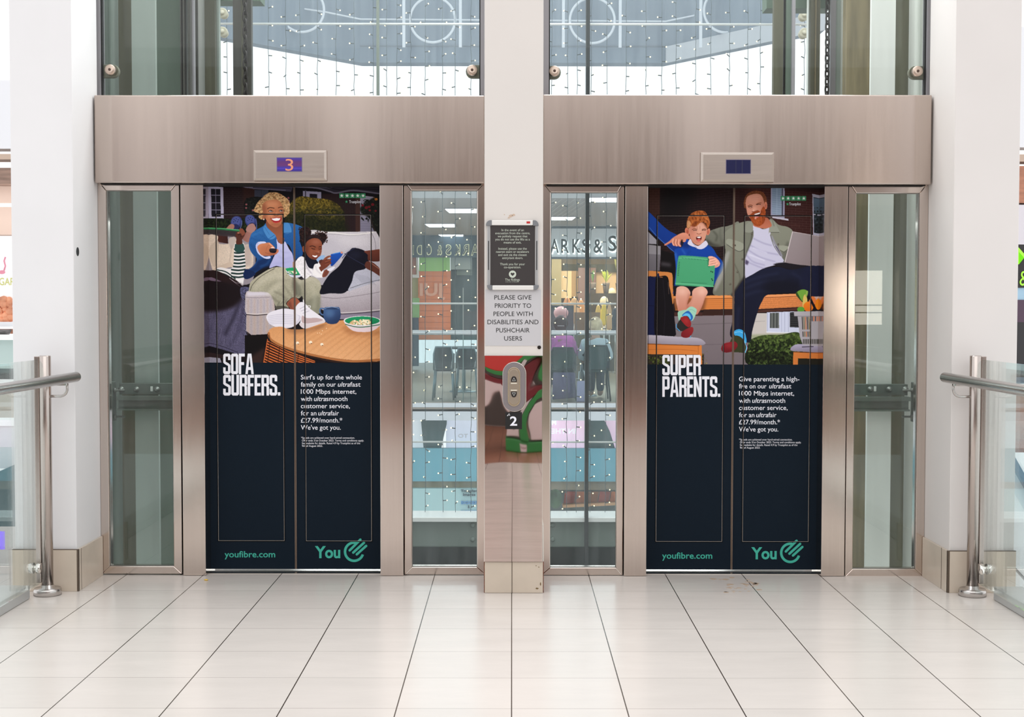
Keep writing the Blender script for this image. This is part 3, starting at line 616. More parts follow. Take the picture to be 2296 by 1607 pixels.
def paint_bench():
    g = Paint(1451, 411, 1850, 820, seed=8)
    R = (1440, 405, 3.872); RA = (1445, 410, 7.652); RB = (1640, 410, 7.652); RC = (1445, 610, 7.652); RD = (1640, 610, 7.652)
    g.f(*R)
    g.P("0,0 1700,0 1700,1700 0,1700", (30, 24, 26))
    bricks(g, "150,30 800,30 800,800 150,800", (40, 26, 28), (74, 54, 52), 66, 22, 150, 60, 820, 900, -.10, 3, .55)
    g.P("150,30 500,30 330,330 150,330", (20, 17, 19), soft=14, a=.9)
    bricks(g, "40,30 150,30 150,330 40,330", (64, 40, 34), (86, 60, 52), 50, 22, 40, 40, 150, 330, 0, 3, .6)
    bricks(g, "800,30 1600,30 1600,460 800,460", (66, 36, 34), (96, 70, 66), 62, 21, 800, 20, 1600, 500, .06, 3, .6)
    g.P("800,30 900,30 900,420 800,420", (40, 24, 26), soft=10, a=.6); g.P("1240,30 1600,30 1600,110 1240,80", (34, 22, 24), soft=5, a=.6)
    for k in range(14): g.S([(1180+k*14, 352+k*2), (1180+k*14, 376+k*2)], 3, (92, 58, 54), sm=False)
    g.P("1112,35 1230,40 1232,330 1112,310", (160, 158, 180)); g.P("1120,55 1202,66 1204,300 1122,288", (128, 146, 166), col2=(152, 166, 184))
    for k in range(12): g.S([(1122, 72+k*19), (1204, 82+k*19)], 2.5, (104, 122, 146), sm=False, a=.7)
    g.S("1163,60 1164,296", 5, (158, 172, 190), sm=False); g.P("1204,66 1216,66 1218,305 1206,300", (74, 76, 92)); g.P("1124,308 1264,330 1266,345 1124,322", (196, 192, 204))
    g.P("1470,112 1600,140 1600,490 1480,468", (172, 172, 188)); g.P("1480,140 1558,156 1560,460 1488,450", (60, 72, 84), col2=(34, 38, 42)); g.P("1482,150 1556,160 1556,285 1484,275", (98, 118, 138), col2=(70, 84, 98)); g.S("1480,290 1560,302", 9, (176, 176, 192), sm=False)
    g.speck("1486,230 1556,230 1556,440 1486,440", [(26, 30, 30), (70, 82, 90), (40, 46, 48)], 60, 3, 9, sm=False)
    # grey bin and dark undercroft at left
    g.P("40,430 130,520 130,550 40,545", (160, 158, 166)); g.P("50,552 158,566 158,650 150,780 50,780", (132, 128, 134), col2=(112, 108, 114)); g.P("50,552 158,566 158,640 50,632", (150, 147, 152)); g.P("160,600 300,640 300,980 160,980", (24, 20, 22)); g.P("160,700 250,715 250,745 160,735", (76, 72, 76), soft=3)
    # stone wall under bench, windows, hedge
    g.P("280,1140 1000,1140 960,1620 280,1620", (132, 122, 126), col2=(120, 110, 114)); g.S("440,1246 800,1232", 3, (96, 88, 92), sm=False); g.S("520,1422 790,1416", 3, (96, 88, 92), sm=False); g.P("280,1140 800,1140 800,1165 280,1175", (78, 50, 46))
    g.P("960,1150 1400,1140 1400,1345 930,1370", (196, 190, 186)); g.S("975,1222 1070,1216", 3, (150, 146, 146), sm=False)
    g.P("1085,1140 1400,1130 1400,1320 1085,1312", (200, 204, 222)); g.P("1112,1146 1190,1142 1192,1278 1112,1278", (92, 96, 94)); g.P("1284,1140 1366,1136 1366,1272 1286,1270", (44, 44, 46))
    for k in range(6): g.S([(1116+k*14, 1146), (1116+k*14, 1276)], 4, (150, 152, 148) if k % 2 else (66, 68, 68), sm=False)
    for k in range(8): g.S([(1286, 1150+k*16), (1366, 1150+k*16)], 4, (82, 82, 82), sm=False)
    for x in (1090, 1212, 1240, 1272): g.S([(x, 1140), (x+2, 1310)], 4, (164, 168, 192), sm=False)
    g.S("1085,1312 1400,1322", 9, (220, 222, 232), sm=False)
    hedge = "930,1400 960,1370 1050,1340 1200,1335 1380,1330 1390,1600 930,1600"
    g.B(hedge, (46, 58, 30), col2=(26, 32, 20)); g.speck(hedge, [(104, 124, 66), (64, 82, 40), (24, 30, 18), (36, 46, 24), (84, 100, 56)], 900, 4, 10, asp=1.6, a=.8); g.speck("930,1480 1380,1480 1380,1600 930,1600", [(18, 22, 14), (30, 36, 20), (54, 66, 36)], 300, 5, 12, sm=False, asp=1.4, a=.7)
    g.B("930,1340 1100,1330 1380,1325 1380,1365 1000,1375", (110, 130, 70), soft=2, a=.4)
    # chair bottom-left, plants
    g.P("45,1500 540,1500 540,1620 45,1620", (58, 50, 44)); g.speck("45,1520 240,1520 240,1600 45,1600", [(96, 104, 50), (60, 70, 34), (40, 40, 28)], 120, 4, 9, sm=False); g.speck("500,1480 570,1480 570,1600 500,1600", [(170, 150, 60), (110, 110, 60)], 16, 3, 5, sm=False)
    g.P("250,1510 470,1510 470,1600 250,1600", (74, 64, 62))
    # bench
    g.P("270,1000 810,990 810,1110 290,1125", (206, 132, 74)); g.P("270,1000 810,990 810,1015 270,1025", (222, 150, 92)); g.S("270,1026 810,1016", 4, (120, 66, 36), sm=False)
    g.P("270,1020 560,1020 540,1125 280,1125", (90, 56, 40), soft=3, a=.6); g.P("1010,990 1430,975 1430,1090 1000,1112", (208, 136, 84), tex=.05); g.P("1080,988 1430,975 1430,995 1070,1010", (226, 156, 104)); g.S("1070,1012 1430,996", 4, (118, 66, 40), sm=False)
    for k in range(5): g.S([(1020, 1030+k*17), (1200, 1026+k*17), (1430, 1012+k*17)], 3, (180, 108, 62), a=.6)
    for k in range(4): g.S([(560, 1040+k*18), (800, 1034+k*18)], 3, (178, 106, 58), sm=False, a=.6)
    g.P("1000,1112 1430,1090 1430,1125 990,1145", (70, 44, 38)); g.S("1000,1132 1400,1108", 4, (120, 80, 66), sm=False); g.P("540,1115 800,1110 800,1160 520,1165", (64, 42, 36))
    # chair left
    g.B("45,782 150,786 240,794 262,815 266,900 272,1060 240,1040 225,840 140,828 45,826", (204, 136, 78)); g.P("60,830 80,830 80,900 60,900", (184, 118, 66)); g.P("155,832 178,834 178,860 155,860", (184, 118, 66)); g.P("80,830 155,832 155,860 80,860", (70, 64, 70))
    # backpack
    g.B("45,870 110,840 150,835 160,1340 45,1330", (26, 34, 74)); g.B("120,845 150,838 200,850 240,930 270,1100 292,1290 285,1345 180,1348 110,1330 110,1000", (24, 20, 26)); g.S("225,880 232,980", 5, (90, 74, 70), sm=False); g.S("180,860 200,1100 190,1330", 6, (38, 34, 42)); g.S("45,1080 110,1085", 4, (16, 22, 50), sm=False)
    g.B("40,1345 120,1340 300,1352 480,1362 545,1395 545,1420 480,1425 300,1420 40,1410", (186, 180, 190), col2=(150, 142, 154)); g.P("45,1412 520,1428 525,1600 490,1600 490,1508 45,1505", (208, 130, 66)); g.S("45,1416 500,1430", 6, (120, 70, 36), sm=False); g.S("490,1430 492,1600", 3, (150, 88, 44), sm=False); g.S("60,1465 300,1462 480,1478", 4, (178, 104, 52))
    # boy : blue jumper
    g.f(*RA)
    g.B("40,500 100,520 200,620 320,740 440,830 540,880 600,960 620,1060 560,1140 470,1160 360,1060 220,940 130,850 40,740", (30, 78, 166), col2=(22, 58, 132), ang=60)
    g.S("80,760 220,920 360,1050 520,1190", 8, (88, 130, 196))
    g.B("510,1170 560,1120 640,1090 700,960 760,980 860,1100 1000,1120 1090,1050 1180,1130 1240,1230 1330,1330 1360,1440 1340,1560 1260,1780 1180,1740 900,1800 520,1890 500,1840 540,1500", (26, 78, 168), col2=(22, 60, 136))
    g.S("530,1200 560,1400 540,1700", 26, (78, 132, 204), soft=2, a=.8); g.S("640,1130 700,1220", 14, (96, 148, 214), soft=2, a=.7); g.S("780,1160 740,1220", 12, (18, 48, 110), soft=2, a=.6); g.B("620,1040 780,1010 760,1110 640,1090", (18, 44, 104), soft=3, a=.7)
    # father's arm (khaki) behind boy
    g.B("1040,920 1100,830 1190,790 1320,750 1400,740 1500,710 1620,680 1620,1100 1400,1060 1340,1080 1220,1090 1090,1050", (138, 140, 128), col2=(108, 108, 98))
    g.S("1170,820 1240,900 1220,990", 16, (74, 74, 66), soft=2); g.S("1300,780 1290,900 1330,1040", 14, (92, 92, 84), soft=2, a=.8); g.B("1060,960 1180,1040 1320,1080 1200,1095 1080,1050", (62, 60, 54), soft=3, a=.8)
    # neck, collar, head
    g.B("760,900 1020,900 1020,1000 930,1070 800,1000", (170, 104, 84)); g.B("740,1040 760,980 790,960 830,1030 920,1075 1020,1000 1050,985 1085,1050 1010,1120 930,1130 870,1100 800,1078", (214, 210, 226)); g.S("830,1040 880,1090 900,1125", 6, (160, 156, 184))
    g.E(728, 830, 36, 66, (206, 130, 104), rot=-15); g.E(1090, 835, 30, 60, (212, 138, 112), rot=14); g.E(732, 835, 18, 40, (172, 92, 74), soft=1); g.E(1086, 840, 14, 36, (176, 98, 80), soft=1)
    bf = "755,760 790,690 900,660 1020,690 1065,770 1058,870 1035,950 990,1020 925,1058 860,1040 800,960 768,870"
    g.B(bf, (214, 158, 136)); g.within(bf)
    g.E(800, 800, 50, 180, (186, 118, 98), soft=5, a=.6); g.E(960, 760, 60, 40, (232, 186, 166), soft=4, a=.7); g.E(860, 1010, 80, 50, (188, 120, 98), soft=5, a=.6); g.E(840, 890, 46, 32, (220, 146, 126), soft=4, a=.7)
    g.within()
    bh = "725,760 725,660 745,590 800,520 880,480 960,470 1030,490 1080,560 1115,650 1110,720 1075,780 1050,700 980,670 940,690 880,740 800,730 770,770"
    g.B(bh, (180, 104, 54)); g.speck(bh, [(214, 140, 84), (140, 74, 34), (198, 122, 66), (116, 58, 28)], 240, 7, 15, asp=2.2, rot=60, a=.55); g.B("725,760 728,650 760,640 790,690 770,770", (206, 160, 122), a=.8, soft=1); g.B("800,730 860,660 960,670 1040,700 1060,770 1000,690 920,680 860,750", (126, 64, 32), a=.7, soft=1)
    g.S("815,796 850,782 895,792", 12, (130, 78, 54)); g.S("985,796 1020,786 1050,796", 11, (130, 78, 54)); g.S("835,812 862,806 890,812", 9, (70, 44, 40)); g.S("985,810 1012,804 1040,810", 9, (70, 44, 40)); g.S("900,780 895,740", 6, (176, 112, 92), sm=False); g.S("945,780 948,740", 6, (176, 112, 92), sm=False)
    g.E(935, 840, 30, 26, (228, 174, 150), soft=2, a=.8); g.S("895,862 930,874 968,860", 9, (150, 86, 70)); g.B("878,935 905,912 945,910 978,928 968,970 940,1000 905,992", (108, 34, 34)); g.B("892,928 940,914 966,930 930,942", (240, 234, 230)); g.B("895,975 930,955 960,970 940,1000 910,998", (206, 104, 100)); g.S("885,1010 925,1022 965,1008", 8, (186, 110, 96), a=.7)
    # pointing hand
    g.B("345,1055 420,1000 480,940 560,890 650,850 720,860 760,900 780,950 720,960 700,1000 660,1000 640,960 610,1030 625,1080 560,1080 500,1070 470,1020 420,1040 360,1068", (222, 156, 132), col2=(186, 118, 96)); g.S("350,1058 420,1012 490,960", 26, (214, 142, 120)); 
    for p in ("490,960 480,1020 500,1062", "540,970 530,1030 550,1072", "590,970 580,1040 612,1080"): g.S(p, 26, (226, 166, 144))
    for p in ("515,970 505,1030 520,1060", "565,980 555,1040 575,1070"): g.S(p, 6, (160, 94, 76))
    g.S("690,960 690,995 665,1000", 22, (216, 150, 128))
    # green tablet + hand
    g.f(*R)
    g.B("290,900 300,760 312,665 330,648 420,650 560,662 610,668 632,690 628,800 618,915 600,925 440,916 300,905", (86, 166, 124), col2=(80, 160, 118)); g.S("318,670 450,668 620,690", 6, (112, 190, 148)); g.S("292,890 440,898 615,916", 12, (104, 182, 140)); g.S("300,906 440,916 612,928", 6, (40, 96, 72)); g.S("340,880 440,884 560,888", 3, (52, 116, 86))
    for k in range(9): g.S([(318-k*1.3, 705+k*14), (325-k*1.3, 708+k*14)], 4, (28, 66, 50), sm=False)
    for k in range(10): g.S([(345+k*26, 668+k*2.4), (358+k*26, 672+k*2.4)], 4, (62, 134, 98), sm=False)
    for x, y in ((597, 785), (610, 790), (604, 850), (610, 862)): g.E(x, y, 5, 6, (26, 56, 44))
    g.P("570,652 590,660 584,750 570,740", (50, 116, 84), soft=1)
    g.f(*RA)
    g.B("1090,1270 1120,1250 1200,1265 1260,1310 1295,1370 1280,1420 1220,1450 1200,1440 1210,1410 1120,1420 1100,1400 1110,1370 1100,1350 1110,1310", (224, 168, 148))
    for p in ("1110,1275 1160,1265", "1115,1335 1180,1310 1220,1300", "1110,1370 1180,1350 1240,1330", "1105,1410 1180,1395 1250,1370"): g.S(p, 26, (234, 182, 162))
    for p in ("1120,1300 1190,1290", "1125,1350 1210,1330", "1125,1390 1220,1370", "1210,1440 1260,1400"): g.S(p, 5, (166, 100, 86))
    # boy's shorts and legs, socks
    g.f(*RC)
    g.P("500,230 1180,250 1230,380 1080,400 500,400", (30, 26, 34))
    for p, q in (("545,330 560,260 640,235 730,260 790,340 780,400 740,520 740,640 600,680 560,560 540,450", 0), ("820,330 870,270 980,240 1060,280 1085,350 1040,440 1000,560 940,680 880,720 740,590 800,480 820,400", 0)):
        g.B(p, (220, 172, 154), col2=(196, 134, 114))
    g.E(650, 330, 60, 50, (236, 196, 180), soft=5, a=.7); g.E(985, 330, 60, 50, (238, 198, 182), soft=5, a=.7); g.S("770,380 740,520 745,620", 20, (168, 100, 84), soft=2, a=.7); g.S("1060,400 1000,560 930,680", 16, (176, 110, 92), soft=2, a=.6); g.S("820,400 800,500 750,600", 14, (172, 104, 86), soft=2, a=.6); g.S("565,560 560,470", 14, (240, 206, 194), soft=2, a=.7)
    g.B("580,680 640,655 720,650 680,760 640,810 600,830 580,760", (156, 200, 178)); g.B("720,640 800,585 880,615 900,660 860,780 800,830 660,730", (160, 204, 184)); g.S("750,650 820,640 880,680", 3, (90, 140, 126)); g.B("650,740 690,690 760,660 830,740 830,800 790,830 700,770", (50, 110, 178)); g.B("660,740 720,700 780,720 800,790 770,800 700,750", (104, 186, 226))
    g.B("550,920 600,830 660,760 740,750 790,820 800,920 720,1000 600,1005 555,970", (52, 48, 46)); g.S("556,890 556,950 610,1003", 14, (90, 160, 208)); g.B("620,790 690,750 740,760 800,850 800,910 760,940 690,890", (150, 44, 48)); g.B("635,1060 660,1010 790,940 840,950 840,1020 790,1100 720,1125 645,1105", (120, 34, 40), col2=(150, 48, 52), ang=-40); g.S("800,1090 790,1120", 14, (90, 170, 200), sm=False); g.E(720, 830, 30, 50, (180, 66, 62), soft=3, rot=-30, a=.6)
    # father
    g.f(*R)
    g.B("720,440 790,390 860,360 940,352 1040,420 1110,330 1180,380 1260,400 1305,440 1300,520 1270,620 1240,700 1210,660 1150,560 1000,600 900,640 890,860 800,1000 760,990 620,985 640,870 700,760 720,600 700,480", (146, 148, 134), col2=(116, 116, 104))
    g.P("1260,520 1290,560 1240,700 1210,680 1215,600", (112, 112, 102), soft=2); g.B("720,640 760,620 720,760 690,860 630,960 640,880", (176, 174, 172), soft=2, a=.6)
    g.B("960,385 1050,420 1125,395 1110,470 1150,560 1210,660 1225,700 1150,730 1050,760 960,810 900,850 892,760 895,640 940,540 965,470", (206, 204, 222), col2=(192, 190, 210))
    for p in ("965,500 1050,540 1120,560", "940,560 1040,610 1180,640", "920,600 1020,660 1150,700", "905,700 1000,740 1060,760", "900,640 960,700 1060,730", "1120,480 1160,560 1210,650"): g.S(p, 11, (164, 160, 190), soft=1, a=.75)
    g.S("960,580 1080,625", 8, (226, 224, 238), soft=1, a=.7, sm=False); g.S("930,640 1060,690", 8, (228, 226, 240), soft=1, a=.7, sm=False); g.P("895,680 925,700 915,730 892,720", (70, 60, 86), soft=1, a=.8)
    g.B("885,440 950,420 960,450 930,560 900,620 880,540", (128, 130, 118)); g.S("955,440 940,530 905,620 885,680", 10, (92, 92, 84), soft=1); g.S("800,580 870,600", 4, (84, 84, 76), sm=False); g.B("730,510 770,505 875,545 870,600 830,610 735,550", (156, 158, 144)); g.S("735,552 830,610 875,598", 5, (88, 88, 80)); g.E(790, 555, 7, 8, (84, 78, 70)); g.E(804, 560, 7, 8, (84, 78, 70))
    for x, y in ((950, 460), (868, 680), (826, 790), (764, 895), (1177, 550)): g.E(x, y, 9, 10, (92, 88, 78)); g.E(x-2, y-2, 4, 4, (140, 134, 122))
    g.B("1095,450 1120,330 1190,440 1185,448 1110,445", (156, 158, 146)); g.B("880,440 890,390 945,350 955,440", (150, 152, 140)); g.S("1112,446 1186,446", 4, (86, 86, 78), sm=False); g.B("1190,560 1270,570 1255,600 1230,612 1195,600", (158, 160, 146)); g.S("1195,600 1230,614 1262,590", 4, (86, 86, 78)); g.S("1110,470 1140,560 1200,650", 6, (92, 92, 82), a=.8); g.S("800,720 850,850 790,990", 8, (92, 92, 82), soft=1, a=.7); g.S("1080,300 1120,330 1140,390", 8, (120, 122, 110), soft=1)
    g.P("890,820 895,900 800,1000 770,995", (50, 46, 46), soft=2)
    g.B("960,385 1020,330 1080,320 1120,380 1100,405 1040,412", (178, 106, 82), col2=(196, 124, 98))
    g.f(*RB)
    g.B("205,380 215,270 260,190 350,140 430,130 520,155 580,230 600,330 580,420 540,460 250,440", (120, 72, 46), tex=.2, tsc=1)
    for k in range(16): g.S([(215+k*6, 300-k*9), (300+k*12, 200-k*3), (420+k*9, 160)], 5, (152, 98, 64) if k % 2 else (88, 50, 32), a=.5)
    g.E(580, 385, 26, 64, (206, 134, 108)); g.E(578, 395, 12, 38, (170, 96, 76), soft=1)
    mf = "245,420 235,330 260,240 330,200 430,185 500,210 540,290 560,390 560,480 540,600 480,690 400,680 330,620 270,540"
    g.B(mf, (206, 146, 124)); g.within(mf)
    g.E(380, 260, 120, 60, (222, 166, 146), soft=5, a=.7); g.E(530, 420, 40, 150, (168, 104, 82), soft=5, a=.6); g.E(300, 470, 34, 40, (228, 170, 150), soft=4, a=.7); g.E(480, 440, 40, 40, (218, 150, 126), soft=4, a=.7); g.S("330,260 470,250", 5, (176, 116, 96), sm=False, a=.5); g.S("330,290 460,284", 5, (176, 116, 96), sm=False, a=.4)
    g.within()
    beard = "300,560 340,520 380,485 460,470 490,520 500,460 545,400 575,470 575,590 550,680 480,735 420,735 360,690 325,620"
    g.B(beard, (156, 78, 40)); g.speck(beard, [(196, 106, 56), (122, 58, 30), (176, 90, 46)], 150, 5, 11, asp=2.4, rot=75, a=.6); g.E(420, 640, 60, 40, (188, 98, 48), soft=4, a=.7)
    g.S("275,396 310,378 350,386", 13, (132, 78, 54)); g.S("415,366 455,346 500,340", 13, (132, 78, 54)); g.S("285,412 315,402 345,412", 12, (58, 36, 34)); g.S("425,372 460,362 490,366", 11, (70, 42, 38)); g.S("300,430 340,432", 6, (162, 100, 80), sm=False)
    g.E(384, 440, 34, 34, (230, 174, 152), soft=3, a=.8); g.E(372, 468, 12, 10, (246, 214, 198), soft=1); g.S("345,490 380,492 440,470", 10, (124, 62, 46)); g.B("378,540 410,520 470,505 490,520 480,560 440,590 400,590", (96, 30, 30)); g.B("385,536 420,520 478,508 470,530 400,545", (240, 232, 226)); g.B("395,572 440,555 470,560 440,595 405,596", (206, 116, 108)); g.E(404, 600, 14, 20, (232, 186, 176), soft=1)
    # laptop and trousers
    g.f(*R)
    g.P("1302,440 1600,490 1600,750 1240,715", (158, 148, 150), col2=(146, 134, 136)); g.S("1302,440 1238,705", 6, (216, 206, 208), sm=False); g.S("1302,440 1600,492", 4, (206, 196, 198), sm=False); g.P("1130,722 1220,705 1440,740 1600,770 1600,800 1300,770", (36, 32, 38)); g.S("1160,712 1230,706", 5, (150, 148, 160), sm=False)
    tr = "805,980 850,900 890,850 980,800 1060,760 1180,745 1300,770 1440,740 1500,735 1600,760 1600,1010 1470,1000 1330,970 1100,985 1040,1050 1000,1150 960,1300 945,1390 900,1400 770,1350 790,1200 800,1080"
    g.B(tr, (32, 36, 58), col2=(26, 28, 46)); g.within(tr)
    for p in ("890,880 1000,840 1180,800", "900,930 1040,880 1240,850", "1300,800 1380,850 1360,940", "880,1000 1000,960 1120,960", "840,1100 830,1250 850,1350", "1440,760 1500,820 1480,960"): g.S(p, 14, (50, 56, 84), soft=3, a=.7)
    g.B("1090,860 1300,860 1420,950 1200,990 1060,980", (22, 22, 34), soft=8, a=.7); g.B("1420,740 1560,740 1600,800 1600,1000 1440,1000 1380,900", (34, 38, 64), soft=4, a=.8)
    g.within()
    g.P("1560,760 1600,750 1600,1010 1560,1000", (20, 22, 38), soft=2)
    g.B("800,1330 815,1295 860,1290 895,1320 910,1400 880,1410", (70, 164, 216)); g.S("805,1318 850,1310 895,1330", 4, (150, 210, 236)); g.B("760,1420 795,1350 850,1350 900,1400 918,1450 905,1490 850,1490 780,1480", (62, 66, 42)); g.S("885,1380 912,1440 900,1488", 10, (120, 190, 224)); g.S("905,1410 920,1450 908,1482", 5, (130, 40, 60)); g.B("690,1450 710,1415 760,1400 810,1395 832,1430 800,1475 740,1490 700,1480", (136, 38, 46), col2=(110, 30, 38)); g.E(760, 1430, 36, 22, (160, 54, 58), soft=4, a=.6)
    # basket of fruit on stool at right
    g.B("1295,1450 1340,1420 1420,1418 1600,1430 1600,1490 1400,1482 1305,1475", (174, 168, 190), col2=(140, 132, 150)); g.P("1318,1482 1600,1492 1600,1546 1360,1540 1360,1610 1316,1610", (202, 126, 68)); g.S("1318,1486 1600,1496", 5, (110, 66, 40), sm=False); g.P("1362,1545 1600,1550 1600,1610 1362,1610", (40, 38, 30)); g.S("1395,1442 1490,1438", 8, (80, 74, 88), sm=False)
    g.B("1335,985 1360,960 1410,1040 1400,1060", (56, 84, 44)); g.B("1350,960 1400,940 1440,960 1430,1000 1400,1010 1390,1040 1360,990", (120, 164, 70)); g.B("1395,1090 1400,1010 1420,985 1435,1040 1415,1110", (214, 190, 110)); g.B("1425,960 1440,955 1432,1000 1420,1000", (150, 180, 90)); g.P("1468,1005 1560,1000 1560,1050 1500,1060", (196, 170, 160)); g.E(1445, 1090, 44, 44, (232, 138, 44), col2=(214, 116, 40)); g.E(1545, 1068, 44, 54, (226, 136, 36)); g.E(1480, 1040, 30, 40, (220, 128, 70)); g.E(1380, 1115, 32, 24, (96, 158, 62)); g.S("1455,1010 1490,1080 1520,1140", 20, (24, 24, 36), sm=False)
    g.P("1320,1133 1600,1128 1600,1172 1322,1172", (176, 172, 178)); g.P("1352,1172 1600,1172 1600,1440 1400,1425 1372,1350", (172, 168, 174)); g.S("1322,1174 1600,1174", 4, (120, 116, 124), sm=False)
    for k in range(15):
        x = 1392+k*14.5
        c = ((58, 52, 46), (120, 110, 60), (190, 110, 50))[k % 3]
        if k < 5: g.S([(x, 1182), (x+6, 1286)], 7.5, c, sm=False); g.S([(x+8, 1310), (x+10, 1350)], 7.5, c, sm=False)
        else: g.S([(x, 1178), (x, 1214)], 7.5, ((60, 46, 44), (204, 110, 50))[k % 2], sm=False)
        if 1: g.S([(x+12 if k < 5 else x+6, 1376), (x+12 if k < 5 else x+6, 1412)], 7.5, (56, 54, 44), sm=False)
    g.f(*R)
    stars(g, 1196, 131, 41, 41); star(g, 1256, 202, 14, (72, 160, 116))
    g.f(0, 0, 1)
    g.P("1839,405 1856,405 1856,830 1839,830", (26, 24, 28), a=.35, soft=1); g.P("1451,405 1455,405 1455,830 1451,830", (30, 26, 28), a=.4)
    return g.done()
# ---------------------------------------------------------------- materials
white = mat('white_paint', C(228, 227, 228), .55, var=.015, vscale=3, spec=.3)
white2 = mat('cream_paint', C(219, 214, 211), .5, var=.02, vscale=2, spec=.3)
stl = steel('brushed_steel', C(216, 204, 196), .13, (30, 30, .6), var=.04)
stl_h = steel('brushed_steel_header', C(192, 178, 169), .17, (14, 14, .5), var=.025, aniso=.9)
stl_i = steel('brushed_steel_plate', C(190, 178, 169), .3, (2, 2, 90), var=.05)
chrome = steel('satin_steel_tube', C(196, 192, 189), .2, (2, 60, 90), var=.05)
chrome_p = steel('satin_steel_post', C(190, 180, 174), .2, (80, 80, 2), var=.05)
bright = mat('polished_steel', C(225, 220, 214), .12, 1)
grey_al = mat('grey_aluminium', C(150, 148, 152), .45, .3)
sill_al = mat('silver_aluminium_channel', C(196, 198, 198), .4, .5)
black = mat('black_rubber', C(22, 22, 24), .6)
dark_gap = mat('dark_joint', C(18, 15, 14), .9)
navy = mat('navy_vinyl', C(13, 26, 38), .45, spec=.12, var=.05, vscale=120)
txt_w = mat('white_print', C(240, 240, 248), .5, spec=.2)
txt_g = mat('green_print', C(68, 176, 156), .5, spec=.2)
black_p = mat('black_print', C(28, 28, 30), .5)
skirt = mat('beige_skirting_tile', C(204, 190, 174), .3, var=.04, vscale=9)
grout = mat('brown_grout', C(92, 78, 66), .8)
yellowish = mat('chipped_substrate', C(120, 70, 50), .9, var=.5, vscale=60)
gl_low = glass('lift_glass', (.915, .95, .94, 1), 1.0, haze=.014)
gl_mid = glass('veiled_lift_glass', (.93, .96, .955, 1), .35, haze=.035, hcol=(.78, .86, .90, 1))  # stronger diffuse veil for the bright haze over the middle windows
gl_clear = glass('upper_glass', (.972, .988, .985, 1), .35, haze=.006)
gl_bal = glass('balustrade_glass', (.93, .96, .952, 1), .45, haze=.02, hcol=(.8, .88, .86, 1))
gl_rear = glass('rear_shaft_glass', (.965, .985, .992, 1), .15, haze=.055, hcol=(.70, .80, .86, 1))
gl_far = glass('far_balustrade_glass', (.86, .93, .94, 1), .3, haze=.03, hcol=(.4, .56, .58, 1))
pale = mat('pale_painted_steel', C(150, 162, 154), .5, var=.05, vscale=3, vstretch=(6, 6, .6))
pale_w = mat('offwhite_painted_steel', C(224, 228, 222), .5, var=.04, vscale=3, vstretch=(6, 6, .6))
olive = mat('olive_primer_steel', C(84, 84, 66), .6, var=.22, vscale=4, vstretch=(7, 7, .5))
rusty = mat('rust_stained_steel', C(126, 116, 88), .6, var=.3, vscale=5, vstretch=(6, 6, .5))
dgreen = mat('dark_green_steel', C(96, 114, 100), .55, var=.1, vscale=4, vstretch=(5, 5, .6))
charcoal = mat('greasy_dark_steel', C(70, 70, 64), .5, .2, var=.25, vscale=6, vstretch=(8, 8, .5))

